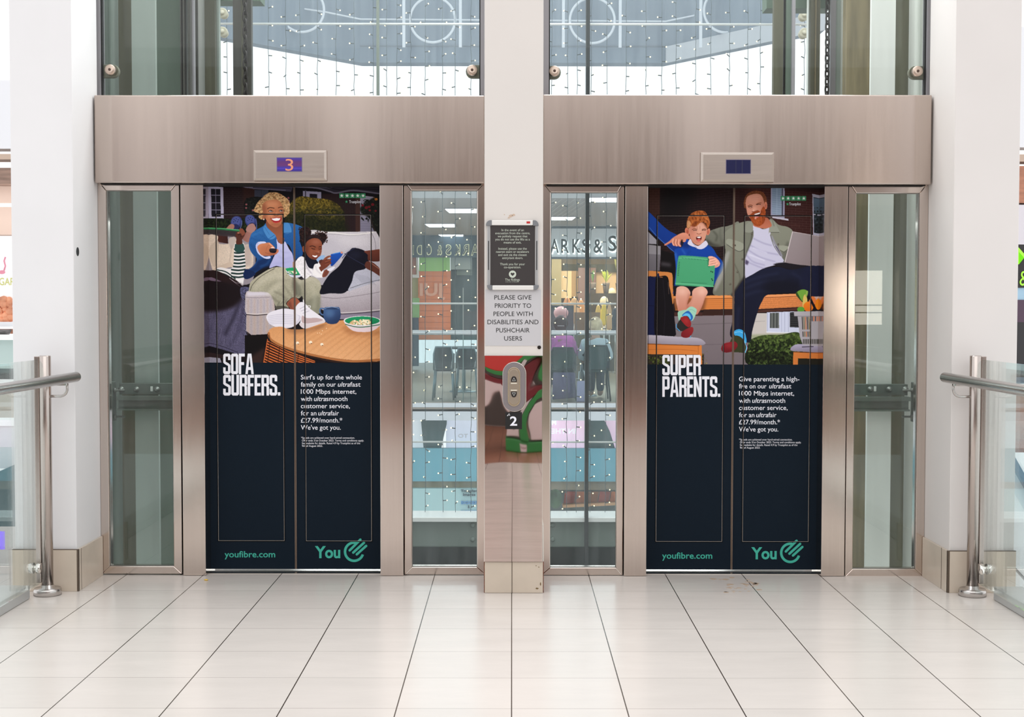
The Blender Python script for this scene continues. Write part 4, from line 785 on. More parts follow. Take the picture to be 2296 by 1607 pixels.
def floor_mat(name, tile, base, joint, ox, oy, wide_x, wide_y, var, rough):
    m = bpy.data.materials.new(name); m.use_nodes = True; n = m.node_tree.nodes; l = m.node_tree.links; b = n['Principled BSDF']
    tc = n.new('ShaderNodeTexCoord'); sx = n.new('ShaderNodeSeparateXYZ'); l.new(tc.outputs['Object'], sx.inputs[0])
    def M(op, a, b_=None, c=None):
        q = n.new('ShaderNodeMath'); q.operation = op
        for i, s in enumerate((a, b_, c)):
            if s is None: continue
            if isinstance(s, (int, float)): q.inputs[i].default_value = s
            else: l.new(s, q.inputs[i])
        return q.outputs[0]
    def line(sock, off, w):
        t = M('DIVIDE', M('SUBTRACT', sock, off), tile); fr = M('FRACT', M('ADD', t, 100.5)); d = M('ABSOLUTE', M('SUBTRACT', fr, .5))
        return M('LESS_THAN', d, w/2/tile), M('FLOOR', M('ADD', t, 100))
    lx, cx = line(sx.outputs[0], ox, wide_x); ly, cy = line(sx.outputs[1], oy, wide_y)
    cb = n.new('ShaderNodeCombineXYZ'); l.new(cx, cb.inputs[0]); l.new(cy, cb.inputs[1])
    wn = n.new('ShaderNodeTexWhiteNoise'); l.new(cb.outputs[0], wn.inputs['Vector'])
    t = n.new('ShaderNodeTexNoise'); t.inputs['Scale'].default_value = 2.2; t.inputs['Detail'].default_value = 8; t.inputs['Roughness'].default_value = .7
    mp = n.new('ShaderNodeMapping'); mp.inputs['Scale'].default_value = (1, 3.4, 1); l.new(tc.outputs['Object'], mp.inputs[0]); l.new(mp.outputs[0], t.inputs['Vector'])
    sp_ = n.new('ShaderNodeTexNoise'); sp_.inputs['Scale'].default_value = 9; sp_.inputs['Detail'].default_value = 9; sp_.inputs['Roughness'].default_value = .62; l.new(mp.outputs[0], sp_.inputs['Vector'])
    v = M('ADD', M('MULTIPLY', M('SUBTRACT', t.outputs['Fac'], .5), var*2.2), M('MULTIPLY', M('SUBTRACT', wn.outputs['Value'], .5), var))
    v = M('ADD', v, 1)
    stain = n.new('ShaderNodeMapRange'); stain.inputs['From Min'].default_value = .72; stain.inputs['From Max'].default_value = .80; l.new(sp_.outputs['Fac'], stain.inputs['Value'])
    mul = n.new('ShaderNodeVectorMath'); mul.operation = 'SCALE'; mul.inputs[0].default_value = base[:3]; l.new(v, mul.inputs['Scale'])
    m0 = n.new('ShaderNodeMix'); m0.data_type = 'RGBA'; l.new(M('MULTIPLY', stain.outputs[0], .35), m0.inputs[0]); l.new(mul.outputs[0], m0.inputs[6]); m0.inputs[7].default_value = C(150, 120, 92)
    m1 = n.new('ShaderNodeMix'); m1.data_type = 'RGBA'; l.new(M('MULTIPLY', ly, .62), m1.inputs[0]); l.new(m0.outputs[2], m1.inputs[6]); m1.inputs[7].default_value = joint
    m2 = n.new('ShaderNodeMix'); m2.data_type = 'RGBA'; l.new(lx, m2.inputs[0]); l.new(m1.outputs[2], m2.inputs[6]); m2.inputs[7].default_value = joint
    l.new(m2.outputs[2], b.inputs['Base Color'])
    r = M('ADD', M('MULTIPLY', t.outputs['Fac'], .2), rough); l.new(r, b.inputs['Roughness']); b.inputs['Specular IOR Level'].default_value = .45
    return m
cream_floor = floor_mat('cream_floor_tile', .4, C(216, 208, 202), C(66, 58, 52), 0, 6.808-.4*20, .0045, .0028, .05, .12)
brown_floor = floor_mat('brown_quarry_tile', .32, C(150, 104, 84), C(70, 52, 44), .1, 0, .008, .008, .16, .25)

# ---------------------------------------------------------------- landing floor, columns, skirting
YF, YD, YH, YJ = 7.20, 7.31, 7.13, 7.185          # window frames, lift doors, header, jambs
m = MB().box(-2.36, 2.40, -1.0, 7.40, -.30, 0); struct('floor', m, cream_floor, 'cream square tiled landing floor with dark joints in front of the lifts')
m = MB().box(-9, 9, -8, -1.0, -.25, -.001); struct('floor_mall', m, brown_floor, 'brown quarry tiled mall floor behind the viewer')
xl, xr = -2.129, 2.138
m = MB().box(-2.43, xl, 6.80, 7.215, -.3, 4.2); struct('wall_left', m, white, 'white painted column to the left of the lifts', bevel=.004)
m = MB().box(xr, 2.455, 6.79, 7.21, -.3, 4.2); struct('wall_right', m, white2, 'white painted column to the right of the lifts', bevel=.004)
m = MB().lathe([(.012, 0), (.012, .006), (.004, .006)], (0, 0, 0), 16, 'x')
zz = at(171, 564, 6.83)
m2 = MB().lathe([(.022, 0), (.022, .003)], (xl-.002, 6.862, Z(564, 6.862, 171)), 16, 'x')
tag(obj('bolt_hole_plug', m2, black), 'small round black plug in the inner side of the left column', 'plug')
PY = 6.772
m = MB().box(X(1086, PY), X(1217, PY), PY, 7.28, 0, 4.2); struct('wall_centre', m, mat('white_post_paint', C(218, 212, 207), .5, var=.015, vscale=2), 'white painted square post between the two lifts', bevel=.003)
def skirting(name, pts, h, t, label, joints=()):
    """tile skirting along a polyline of floor points; grout joints are small dark gaps"""
    m = MB(); g = MB()
    for (a, b) in pts:
        a, b = Vector(a), Vector(b); d = (b-a).normalized(); nn = Vector((d.y, -d.x)); L = (b-a).length
        q = [a, b, b+nn*t, a+nn*t]; m.prismz([(p.x, p.y) for p in q], 0.001, h)
    return m
h = .205
m = MB().box(-2.44, xl+.012, 6.785, 6.80, 0, h).box(xl, xl+.012, 6.7852, 7.195, 0, h)
b = struct('baseboard_left', m, skirt, 'beige tile skirting round the foot of the left column', bevel=.0015)
g = MB().box(xl+.0115, xl+.0126, 6.83, 6.834, .001, h+.0005).box(xl+.004, xl+.0125, 6.7845, 6.789, .001, h+.0005).box(-2.44, xl+.0125, 6.7846, 6.7995, h-.001, h+.0012)
struct('grout_line', g, grout, parent=b)
m = MB().box(xr-.012, 2.46, 6.775, 6.79, 0, h).box(xr-.012, xr, 6.7755, 7.195, 0, h)
b = struct('baseboard_right', m, skirt, 'beige tile skirting round the foot of the right column', bevel=.0015)
g = MB().box(xr-.0126, xr-.0115, 6.87, 6.876, .001, h+.0005).box(xr-.0125, xr-.002, 6.7744, 6.780, .001, h+.0005).box(xr-.0125, 2.46, 6.7746, 6.7895, h-.001, h+.0012)
struct('grout_line', g, grout, parent=b)
x0, x1 = X(1085, PY, 1290), X(1219, PY, 1290); h2 = Z(1259, PY-.01)
m = MB().box(x0+.004, x1-.004, PY-.014, PY, .001, h2)
b = struct('baseboard_centre', m, skirt, 'scuffed beige tile plinth at the foot of the centre post', bevel=.0015)
xm = X(1148, PY, 1290)
struct('grout_line', MB().box(xm-.0018, xm+.0018, PY-.0146, PY-.013, .001, h2), grout, parent=b)
for s_, xx in ((-1, x0), (1, x1)):
    struct('side_tile', MB().box(xx, xx+.006*-s_, PY-.004, PY+.4, .001, h2+.17 if 0 else h2), yellowish, parent=b)
    struct('plaster_edge', MB().prismx([(PY-.002, h2), (PY+.35, h2), (PY+.35, h2+.17), (PY+.05, h2+.17)], xx, xx+.004*-s_), mat('bare_plaster', C(232, 228, 220), .7, var=.05), parent=b)
m = MB()
for px, py, w, hh in ((1192, 1271, 5, 2), (1188, 1319, 10, 4), (1196, 1309, 4, 7), (1186, 1268, 3, 2)):
    q = at(px+16, py, PY-.0147); r = 5
    pts = [(q.x+sp(w, PY)*.6*math.cos(t)*random.uniform(.6, 1.1)*.6, q.z+sp(hh, PY)*math.sin(t)*random.uniform(.6, 1.1)*.6) for t in [k*math.pi/5 for k in range(10)]]
    m.prism(pts, PY-.0148, PY-.013)
struct('chip_mark', m, mat('chipped_tile', C(122, 100, 68), .9), parent=b)

# ---------------------------------------------------------------- lift fronts : jambs, side windows, headers, indicators
def side_window(n, px0, px1, g0, g1, t0, t1, b0, b1, label):
    xa, xb = X(px0, YF), X(px1, YF); za, zb = Z(b1, YF), Z(t0, YF)+.02
    if n == 1: xa = xl+.001
    if n == 4: xb = xr-.001
    ga, gb = X(g0, YF), X(g1, YF); gza, gzb = Z(b0, YF), Z(t1, YF)
    m = MB()
    o = [(xa, za), (xb, za), (xb, zb), (xa, zb)]; i = [(ga, gza), (gb, gza), (gb, gzb), (ga, gzb)]
    for k in range(4): j = (k+1) % 4; m.prism([o[k], o[j], i[j], i[k]], YF, YF+.07)
    fr = struct('window_%d' % n, m, stl, label, bevel=.003)
    gp = struct('window_pane', MB().box(ga-.01, gb+.01, YF+.02, YF+.028, gza-.01, gzb+.01), gl_low if n in (1, 4) else gl_mid, parent=fr)
    bd = MB().frame(ga, gb, gza, gzb, .0028, YF+.012, YF+.02)
    struct('glazing_bead', bd, mat('bead_steel', C(150, 150, 146), .35, .8), parent=fr)
    return fr
zt = Z(413, YF)
side_window(1, 228, 405, 242, 386.5, 413, 428, 1270, 1287, 'tall narrow steel framed side window at the left end, dark steelwork behind')
side_window(2, 906, 1090, 923, 1070, 413, 427, 1271, 1288, 'tall steel framed window between the left lift door and the centre post')
side_window(3, 1214, 1398, 1234, 1383, 414, 431, 1272, 1289, 'tall steel framed window between the centre post and the right lift door')
side_window(4, 1899, 2070, 1916, 2057, 415, 432, 1274, 1291, 'tall narrow steel framed side window at the right end, pale steelwork behind')
for n, (a, b, lab) in enumerate(((407.5, 458.5, 'brushed steel jamb left of the left lift door'), (852, 904, 'brushed steel jamb right of the left lift door'),
                          (1400.5, 1451, 'brushed steel jamb left of the right lift door'), (1845, 1897.5, 'brushed steel jamb right of the right lift door')), 1):
    xa, xb = X(a, YJ), X(b, YJ)
    struct('trim_%d' % n, MB().box(xa, xb, YJ, YD+.10, 0.002, zt+.05), stl, lab, bevel=.002)
for a, b in ((403.8, 408.6), (903, 907), (1397, 1401.5), (1896.5, 1900)):   # shadow joints behind frames
    pass
m = MB().box(X(400, YF+.03), X(412, YF+.03), YF+.03, YF+.06, .002, zt+.03).box(X(898, YF+.03), X(910, YF+.03), YF+.03, YF+.06, .002, zt+.03).box(X(1393, YF+.03), X(1405, YF+.03), YF+.03, YF+.06, .002, zt+.03).box(X(1891, YF+.03), X(1904, YF+.03), YF+.03, YF+.06, .002, zt+.03)
struct('trim_5', m, dark_gap, 'dark shadow joints between the window frames and the jambs')
# door threshold and the dark return above
for n, (a, b) in enumerate(((456, 854), (1449, 1850))):
    struct('trim_%d' % (6+n), MB().box(X(a, YJ), X(b, YJ), YJ+.05, YD+.12, -.001, .004), bright, 'bright metal door threshold of the %s lift' % ('left', 'right')[n])
# headers
for n, (a, b, lab, lo, hi, yb) in enumerate(((211.5, 1087, 'wide brushed steel header over the left lift', 411, 214, 0), (1217, 2089, 'wide brushed steel header over the right lift', 412.5, 211.5, 0))):
    xa, xb = X(a, YH, 310), X(b, YH, 310)
    if n == 0: xa = max(xa, xl+.004)
    else: xb = min(xb, xr-.006)
    za, zb = Z(lo, YH), Z(hi, YH)
    o = obj('lift_header', MB().box(xa, xb, YH, YH+.15, za, zb), stl_h, bevel=.006, seg=3)
    tag(o, lab, 'lift header', 'steel headers over the lifts')
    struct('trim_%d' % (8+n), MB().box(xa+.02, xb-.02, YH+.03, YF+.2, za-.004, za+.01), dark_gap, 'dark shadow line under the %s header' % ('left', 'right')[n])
def indicator(px0, px1, py0, py1, d0, d1, e0, e1, label, num):
    y = YH-.022
    xa, xb = X(px0, y, 370), X(px1, y, 370); za, zb = Z(py1, y), Z(py0, y)
    t = thing('floor_indicator', ((xa+xb)/2, YH, za), label, 'lift floor indicator')
    w = .012
    m = MB(); o = [(xa, za), (xb, za), (xb, zb), (xa, zb)]; i = [(xa+w, za+w), (xb-w, za+w), (xb-w, zb-w), (xa+w, zb-w)]
    v = [(p[0], YH, p[1]) for p in o]+[(p[0], y+.008, p[1]) for p in o]+[(p[0], y, p[1]) for p in i]
    m.add(v, [(0, 1, 5, 4), (1, 2, 6, 5), (2, 3, 7, 6), (3, 0, 4, 7), (4, 5, 9, 8), (5, 6, 10, 9), (6, 7, 11, 10), (7, 4, 8, 11), (8, 9, 10, 11), (0, 3, 2, 1)])
    obj('faceplate', m, stl_i, t)
    da, db, ea, eb = X(d0, y, 370), X(d1, y, 370), Z(e1, y), Z(e0, y)
    obj('display_bezel', MB().frame(da-.002, db+.002, ea-.002, eb+.002, .003, y-.001, y+.002), mat('grey_bezel', C(120, 110, 130), .4), t)
    if num:
        dm = bpy.data.materials.new('lit_purple_display'); dm.use_nodes = True; n = dm.node_tree.nodes; l = dm.node_tree.links; bs = n['Principled BSDF']
        tc = n.new('ShaderNodeTexCoord'); sx = n.new('ShaderNodeSeparateXYZ'); l.new(tc.outputs['Object'], sx.inputs[0])
        mr = n.new('ShaderNodeMapRange'); mr.inputs['From Min'].default_value = ea; mr.inputs['From Max'].default_value = eb; l.new(sx.outputs[2], mr.inputs['Value'])
        r = n.new('ShaderNodeValToRGB'); e = r.color_ramp.elements
        e[0].position = 0; e[0].color = C(70, 40, 130); e[1].position = 1; e[1].color = C(70, 50, 170)
        for p, c in ((.14, C(52, 34, 170)), (.22, C(92, 60, 190)), (.3, C(58, 40, 176)), (.38, C(100, 42, 130)), (.5, C(112, 40, 120)), (.7, C(100, 38, 120)), (.85, C(84, 40, 150))): q = e.new(p); q.color = c
        l.new(mr.outputs[0], r.inputs[0]); bs.inputs['Base Color'].default_value = (.01, .01, .02, 1); l.new(r.outputs[0], bs.inputs['Emission Color']); bs.inputs['Emission Strength'].default_value = .8; bs.inputs['Roughness'].default_value = .3
        d = obj('display', MB().box(da, db, y-.0005, y+.004, ea, eb), dm, t)
        m = MB(); text(m, '3', 640, 657.5, 382.5, 26, y-.0012); obj('floor_number', m, mat('lit_orange_digit', C(120, 60, 40), .5, emit=.75, ecol=C(236, 158, 122)), d)
    else:
        d = obj('display', MB().box(da, db, y-.0005, y+.004, ea, eb), mat('blue_black_display', C(12, 16, 60), .2, emit=.1, ecol=C(16, 20, 90)), t)
        m = MB()
        for a_, b_ in ((1649, 1651), (1663, 1665.5)): q = X(a_, y, 370); m.box(q, X(b_, y, 370), y-.0009, y-.0004, ea+.003, eb-.003)
        obj('dim_segment', m, mat('dim_segment', C(20, 22, 62), .4), d)
indicator(568, 732, 337, 405, 621, 677, 354, 385, 'steel floor indicator with a lit purple display reading 3', True)
indicator(1571.5, 1736, 340.5, 407, 1628, 1683, 357.5, 388.5, 'steel floor indicator with a blank dark blue display', False)

# ---------------------------------------------------------------- lift doors with the printed adverts
GAIN = 1.2
def print_mat():
    m = bpy.data.materials.new('printed_vinyl'); m.use_nodes = True; n = m.node_tree.nodes; b = n['Principled BSDF']
    a = n.new('ShaderNodeAttribute'); a.attribute_name = 'ink'; m.node_tree.links.new(a.outputs['Color'], b.inputs['Base Color'])
    b.inputs['Roughness'].default_value = .45; b.inputs['Specular IOR Level'].default_value = .12
    return m
ink = print_mat()
def print_grid(name, img, ix0, iy0, pa, pb, qa, qb, Y, parent):
    """one fine flat grid, a colour per vertex; pixel columns pa..pb and rows qa..qb of the painted picture"""
    xs = np.linspace(pa, pb, int((pb-pa)/.68)); ys = np.linspace(qa, qb, int((qb-qa)/.68))
    p00, p10, p01, p11 = at(pa, qa, Y), at(pb, qa, Y), at(pa, qb, Y), at(pb, qb, Y); p00.x = p01.x = X(pa, Y, 615); p10.x = p11.x = X(pb, Y, 615)
    u = ((xs-pa)/(pb-pa))[None, :]; v = ((ys-qa)/(qb-qa))[:, None]
    gx = (p00.x*(1-u)+p10.x*u)*(1-v)+(p01.x*(1-u)+p11.x*u)*v
    gz = (p00.z*(1-v)+p01.z*v)+0*u
    n, k = len(ys), len(xs)
    co = np.stack([gx.ravel(), np.full(n*k, Y), gz.ravel()], 1)
    I = np.arange(n*k).reshape(n, k); q = np.stack([I[:-1, :-1], I[1:, :-1], I[1:, 1:], I[:-1, 1:]], -1).reshape(-1, 4)
    me = bpy.data.meshes.new(name); me.vertices.add(n*k); me.vertices.foreach_set('co', co.ravel().astype(np.float32))
    me.loops.add(q.size); me.loops.foreach_set('vertex_index', q.ravel().astype(np.int32))
    me.polygons.add(len(q)); me.polygons.foreach_set('loop_start', (np.arange(len(q))*4).astype(np.int32)); me.update(calc_edges=True)
    cx = np.clip((xs-ix0)*2-.5, 0, img.shape[1]-1.001); cy = np.clip((ys-iy0)*2-.5, 0, img.shape[0]-1.001)
    fx, fy = (cx % 1)[None, :, None], (cy % 1)[:, None, None]; a, b = cx.astype(int), cy.astype(int)
    s = (img[b][:, a]*(1-fx)+img[b][:, a+1]*fx)*(1-fy)+(img[b+1][:, a]*(1-fx)+img[b+1][:, a+1]*fx)*fy
    s = np.where(s <= .04045, s/12.92, ((s+.055)/1.055)**2.4)**1.14*GAIN
    at_ = me.color_attributes.new('ink', 'FLOAT_COLOR', 'POINT')
    at_.data.foreach_set('color', np.concatenate([s.reshape(-1, 3), np.ones((n*k, 1))], 1).ravel().astype(np.float32))
    me.materials.append(ink)
    o = bpy.data.objects.new(name, me); COL.objects.link(o); o.parent = parent; o.matrix_parent_inverse = parent.matrix_world.inverted()
    return o
SOFA, BENCH = paint_sofa(), paint_bench()
ztop = Z(408, YD)
def leaf(px0, px1, seam_side, label, img, ix, iy, pic_bot, panel, side):
    xa, xb = X(px0, YD, 615), X(px1, YD, 615)
    t = thing('lift_door', ((xa+xb)/2, YD, 0), label, 'lift door', 'advert covered lift door leaves')
    obj('door_panel', MB().box(xa, xb, YD, YD+.04, .012, ztop), navy, t, bevel=.001)
    pa, pb = max(px0, ix), min(px1, ix+img.shape[1]/2)
    print_grid('advert_picture', img, ix, iy, pa, pb, iy-1, pic_bot, YD-.0008, t)
    a, b, c, d = panel
    m = MB().frame(X(a-1.1, YD), X(b+1.1, YD), Z(d+1.1, YD), Z(c-1.1, YD), sp(1.7, YD), YD-.0022, YD); obj('vision_panel_gasket', m, mat('jet_gasket', C(9, 9, 11), .7, spec=.1), t)
    m = MB().frame(X(a+.5, YD), X(b-.4, YD), Z(d-.4, YD), Z(c+.6, YD), sp(.8, YD), YD-.003, YD); obj('vision_panel_edge', m, mat('thin_metal_edge', C(170, 166, 160), .15, 1), t)
    e = px1 if side < 0 else px0
    obj('meeting_edge', MB().box(X(e-1.6 if side < 0 else e+.2, YD, 615), X(e-.2 if side < 0 else e+1.8, YD, 615), YD-.003, YD, .012, ztop), steel('door_edge_steel', C(150, 132, 118), .3, (60, 60, 1)), t)
    return t
dL1 = leaf(455.5, 660.2, 1, 'left leaf of the left lift door, printed with a woman holding out a remote', SOFA, 455, 411, 812.5, (487, 636.5, 481, 1213), -1)
dL2 = leaf(660.8, 853.5, 0, 'right leaf of the left lift door, printed with a girl on a sofa and a popcorn bowl', SOFA, 455, 411, 813, (684.5, 833, 481.5, 1213.5), 1)
dR1 = leaf(1450, 1644.2, 1, 'left leaf of the right lift door, printed with a boy holding a green tablet', BENCH, 1451, 411, 816.5, (1471.5, 1621.5, 482.5, 1213.5), -1)
dR2 = leaf(1644.8, 1848.5, 0, 'right leaf of the right lift door, printed with a bearded man holding a laptop', BENCH, 1451, 411, 817, (1666.5, 1816, 483, 1213.5), 1)
YT = YD-.0012
def letters(parent, name, rows, m, **k):
    b = MB()
    for r in rows: text(b, *r[:5], YT, **(dict(k, **(r[5] if len(r) > 5 else {}))))
    return obj(name, b, m, parent)
b = MB(); block(b, 'SOFA', 500.5, 569, 838.5, 792.5, YT); block(b, 'SURFERS.', 500.5, 628.5, 886.5, 840, YT); obj('headline_lettering', b, txt_w, dL1)
b = MB(); block(b, 'SUPER', 1485, 1571.5, 841, 795.5, YT); block(b, 'PARENTS.', 1485, 1615, 889.5, 843.5, YT); obj('headline_lettering', b, txt_w, dR1)
it = dict(shear=.22, bold=.006)
letters(dL2, 'body_lettering', [("Surf's up for the whole", 674.5, 811.5, 850.5, 10.2), ("family on our ", 674.5, 753, 866.5, 10.2), ("ultra", 757.5, 784.5, 866.5, 10.2, it), ("fast", 785, 808.5, 866.5, 10.2), ("1000 Mbps internet,", 674.5, 799, 882.5, 10.2), ("with", 674.5, 699.5, 898.7, 10.2), ("ultra", 704, 731, 898.7, 10.2, it), ("smooth", 731.5, 779, 898.7, 10.2), ("customer service,", 674.5, 784.5, 914.8, 10.2), ("for an", 674.5, 709.5, 931, 10.2), ("ultra", 713.5, 740.5, 931, 10.2, it), ("fair", 741, 760, 931, 10.2), ("\u00a327.99/month.*", 674.5, 767.5, 947, 10.2), ("We've got you.", 674.5, 764, 963, 10.2)], txt_w, bold=.004)
sm = ["*Speeds are achieved over hard-wired connection.", "Offer ends 31st October 2023. Terms and conditions apply.", "See website for details. Rated 4.9 by Trustpilot as of the", "9th of August 2023."]
letters(dL2, 'small_print', [(sm[0], 675, 795.5, 983.3, 4.2), (sm[1], 677, 816, 989.4, 4.2), (sm[2], 677, 807.5, 995.4, 4.2), (sm[3], 677, 723.5, 1001.4, 4.2)], txt_w)
letters(dR2, 'body_lettering', [("Give parenting a high-", 1657, 1792.5, 854.5, 10.2), ("five on our ", 1657, 1718.5, 870.5, 10.2), ("ultra", 1724.5, 1750.5, 870.5, 10.2, it), ("fast", 1751, 1774.5, 870.5, 10.2), ("1000 Mbps internet,", 1657, 1780.5, 886.5, 10.2), ("with", 1657, 1682, 902.7, 10.2), ("ultra", 1686.5, 1713.5, 902.7, 10.2, it), ("smooth", 1714, 1760.5, 902.7, 10.2), ("customer service,", 1657, 1766, 918.8, 10.2), ("for an", 1657, 1691.5, 935, 10.2), ("ultra", 1695.5, 1722.5, 935, 10.2, it), ("fair", 1723, 1741, 935, 10.2), ("\u00a327.99/month.*", 1657, 1749, 951, 10.2), ("We've got you.", 1657, 1745, 967, 10.2)], txt_w, bold=.004)
letters(dR2, 'small_print', [(sm[0], 1657, 1776.5, 987.3, 4.2), (sm[1], 1659, 1796.5, 993.4, 4.2), (sm[2], 1659, 1788, 999.4, 4.2), (sm[3], 1659, 1704.5, 1005.4, 4.2)], txt_w)
letters(dL1, 'web_address', [("youfibre.com", 503.5, 617, 1249, 13.5)], txt_g, bold=.012); letters(dR1, 'web_address', [("youfibre.com", 1484.5, 1597, 1252, 13.5)], txt_g, bold=.012)
letters(dL2, 'review_site_name', [("Trustpilot", 783, 808.5, 455.2, 6.2)], txt_w); letters(dR2, 'review_site_name', [("Trustpilot", 1769.5, 1795.5, 460.2, 6.2)], txt_w)
def you_logo(parent, x0, base, cx, cy):
    b = MB(); text(b, "You", x0, x0+57, base, 25, YT, bold=.03)
    n = 40; R, r = 23.2, 17.6; a0, a1 = math.radians(18), math.radians(282)       # ring open at the upper right
    P = [at(cx+R*math.cos(a0+(a1-a0)*i/n), cy+R*math.sin(a0+(a1-a0)*i/n), YT) for i in range(n+1)]; Q = [at(cx+r*math.cos(a0+(a1-a0)*i/n), cy+r*math.sin(a0+(a1-a0)*i/n), YT) for i in range(n+1)]
    b.add([tuple(p) for p in P+Q], [(i, n+1+i, n+2+i, i+1) for i in range(n)])
    for (xa, ya, xb, yb) in ((-10, -3, 14, -27), (-2, 2, 22, -20), (6, 6, 27, -13)):
        w = 2.7; d = math.hypot(xb-xa, yb-ya); ux, uy = (xb-xa)/d, (yb-ya)/d
        pts = []
        for k in range(9): t = math.pi/2+k*math.pi/8; c, s = math.cos(t), math.sin(t); pts.append((xa+w*(ux*c-uy*s), ya+w*(uy*c+ux*s)))
        for k in range(9): t = -math.pi/2+k*math.pi/8; c, s = math.cos(t), math.sin(t); pts.append((xb+w*(ux*c-uy*s), yb+w*(uy*c+ux*s)))
        q = [at(cx+p[0], cy+p[1], YT-.0001) for p in pts]; b.add([tuple(p) for p in q[::-1]], [tuple(range(len(q)))])
    obj('brand_logo', b, txt_g, parent)
you_logo(dL2, 706, 1250, 794, 1236.5); you_logo(dR2, 1684.5, 1252.5, 1772, 1239)

# ---------------------------------------------------------------- centre post : notices, steel plate, call buttons
YP = PY-.004
t = thing('snap_frame_poster', (X(1148, YP), PY, Z(650, YP)), 'black evacuation notice in an aluminium snap frame on the white post', 'notice')
y = PY-.018
fx = lambda p: X(p, y, 570)
obj('backing_board', MB().box(fx(1094), fx(1205), y+.008, PY-.001, Z(645, y), Z(496, y)), mat('grey_board', C(206, 204, 202), .5), t)
obj('poster_sheet', MB().box(fx(1099.5), fx(1199.5), y+.006, y+.0085, Z(640, y), Z(504, y)), mat('charcoal_sheet', C(58, 54, 54), .35, spec=.5), t)
al = mat('white_anodised_rail', C(232, 230, 226), .35, .15); cap_m = mat('grey_corner_cap', C(120, 122, 126), .5); clip_m = mat('clear_side_rail', C(190, 192, 194), .3, .6)
for nm, p0, p1 in (('top_rail', 505, 493.5), ('bottom_rail', 649.8, 639.5)):
    o = obj(nm, MB().box(fx(1102 if nm[0] == 't' else 1103.5), fx(1195 if nm[0] == 't' else 1197), y-.004, y+.012, Z(p0, y), Z(p1, y)), al, t, bevel=.004, seg=3)
    if nm == 'top_rail': obj('maker_badge', MB().box(fx(1180.5), fx(1188.5), y-.0048, y-.0038, Z(501, y), Z(496.3, y)), mat('red_badge', C(190, 40, 40), .4), o)
for a, b_, c, d in ((1089.5, 1102.5, 506, 493.5), (1195, 1207.5, 506, 493.5), (1092, 1103.5, 650, 639), (1196.5, 1208.5, 650, 639)):
    s_ = -1 if a < 1148 else 1; up = c < 600
    xi, xo = (fx(b_), fx(a)) if s_ < 0 else (fx(a), fx(b_)); z0, z1 = Z(c, y), Z(d, y); zt_, zb_ = (z1, z0) if up else (z0, z1)
    pts = [(xi, zb_), (xi, zt_)]+[(xo-(xo-xi)*.75*(1-math.sin(q)), zb_+(zt_-zb_)*(.1+.9*math.cos(q))) for q in [k*math.pi/2/6 for k in range(7)]]+[(xo, zb_)]
    obj('corner_cap', MB().prism(pts, y-.005, y+.013), cap_m, t, bevel=.002)
for a in (1095.3, 1203.5):
    o = obj('side_rail', MB().box(fx(a-2.6), fx(a+2.6), y+.002, y+.012, Z(640, y), Z(505, y)), clip_m, t, bevel=.0015)
    q = MB().box(fx(a-.9), fx(a+.9), y, y+.003, Z(605, y), Z(540, y)); obj('rail_groove', q, black_p, o)
b = MB(); r_ = [("In the event of an", 1124.5, 1174.5), ("evacuation from the centre,", 1110.5, 1188.5), ("we politely request that", 1116, 1182.5), ("you do not use the lifts as a", 1110.5, 1188), ("means of exit.", 1129.5, 1169), None, ("Instead, please use the", 1117.5, 1181), ("nearest stairs or escalators", 1112.5, 1186), ("and exit via the closest", 1117, 1181), ("entry/exit doors.", 1126, 1172.5), None, ("Thank you for your", 1121, 1177), ("co-operation.", 1130, 1168)]
for i, q in enumerate(r_):
    if q: text(b, q[0], q[1], q[2], 518+i*6.94, 5.0, y+.0055)
sage = mat('sage_print', C(196, 204, 190), .5)
obj('notice_lettering', b, sage, t)
b = MB(); c0 = at(1149.2, 614.5, y+.0055); R_ = sp(8.2, y); n = 28
hp = [(16*math.sin(a)**3, 13*math.cos(a)-5*math.cos(2*a)-2*math.cos(3*a)-math.cos(4*a)) for a in [i*2*math.pi/n for i in range(n)]]
hv = [(c0.x+p[0]*R_*.034, y+.0055, c0.z+p[1]*R_*.034) for p in hp]; cv = [(c0.x+R_*math.sin(a), y+.0055, c0.z+R_*math.cos(a)) for a in [i*2*math.pi/n for i in range(n)]]
b.add(hv+cv, [(i, (i+1) % n, n+(i+1) % n, n+i) for i in range(n)])
text(b, "The Ridings", 1132.5, 1165.5, 629.3, 5.2, y+.0055); text(b, "at the heart of Wakefield", 1133.5, 1163, 632.4, 1.7, y+.0055); obj('centre_logo', b, sage, t)
t = thing('priority_notice', (X(1150, YP), PY, Z(775, YP)), 'grey vinyl notice asking to give priority to people with disabilities and pushchair users', 'notice')
obj('notice_sheet', MB().box(X(1088, PY, 715), X(1213.2, PY, 715), PY-.002, PY, Z(775, PY), Z(649, PY)), mat('grey_vinyl', C(196, 194, 197), .45), t)
b = MB()
for s_, a, c, d in (("PLEASE GIVE", 1108.5, 1191.5, 671.5), ("PRIORITY TO", 1109.5, 1191, 690), ("PEOPLE WITH", 1106.5, 1194.5, 708.3), ("DISABILITIES AND", 1093, 1207.5, 726.6), ("PUSHCHAIR", 1112.5, 1187.5, 745), ("USERS", 1130.5, 1170.5, 763.3)): text(b, s_, a, c, d, 9.8, PY-.0026)
obj('notice_lettering', b, black_p, t)
q = at(1209, 778.5, PY); m = MB().lathe([(.0, .0), (.009, .0), (.009, .003), (.006, .006), (0, .007)], (q.x, PY, q.z), 12, 'y'); tag(obj('screw_head', m, mat('dark_screw', C(40, 34, 30), .35, .8)), 'dark round screw head in the white post below the grey notice', 'screw')
m = MB()
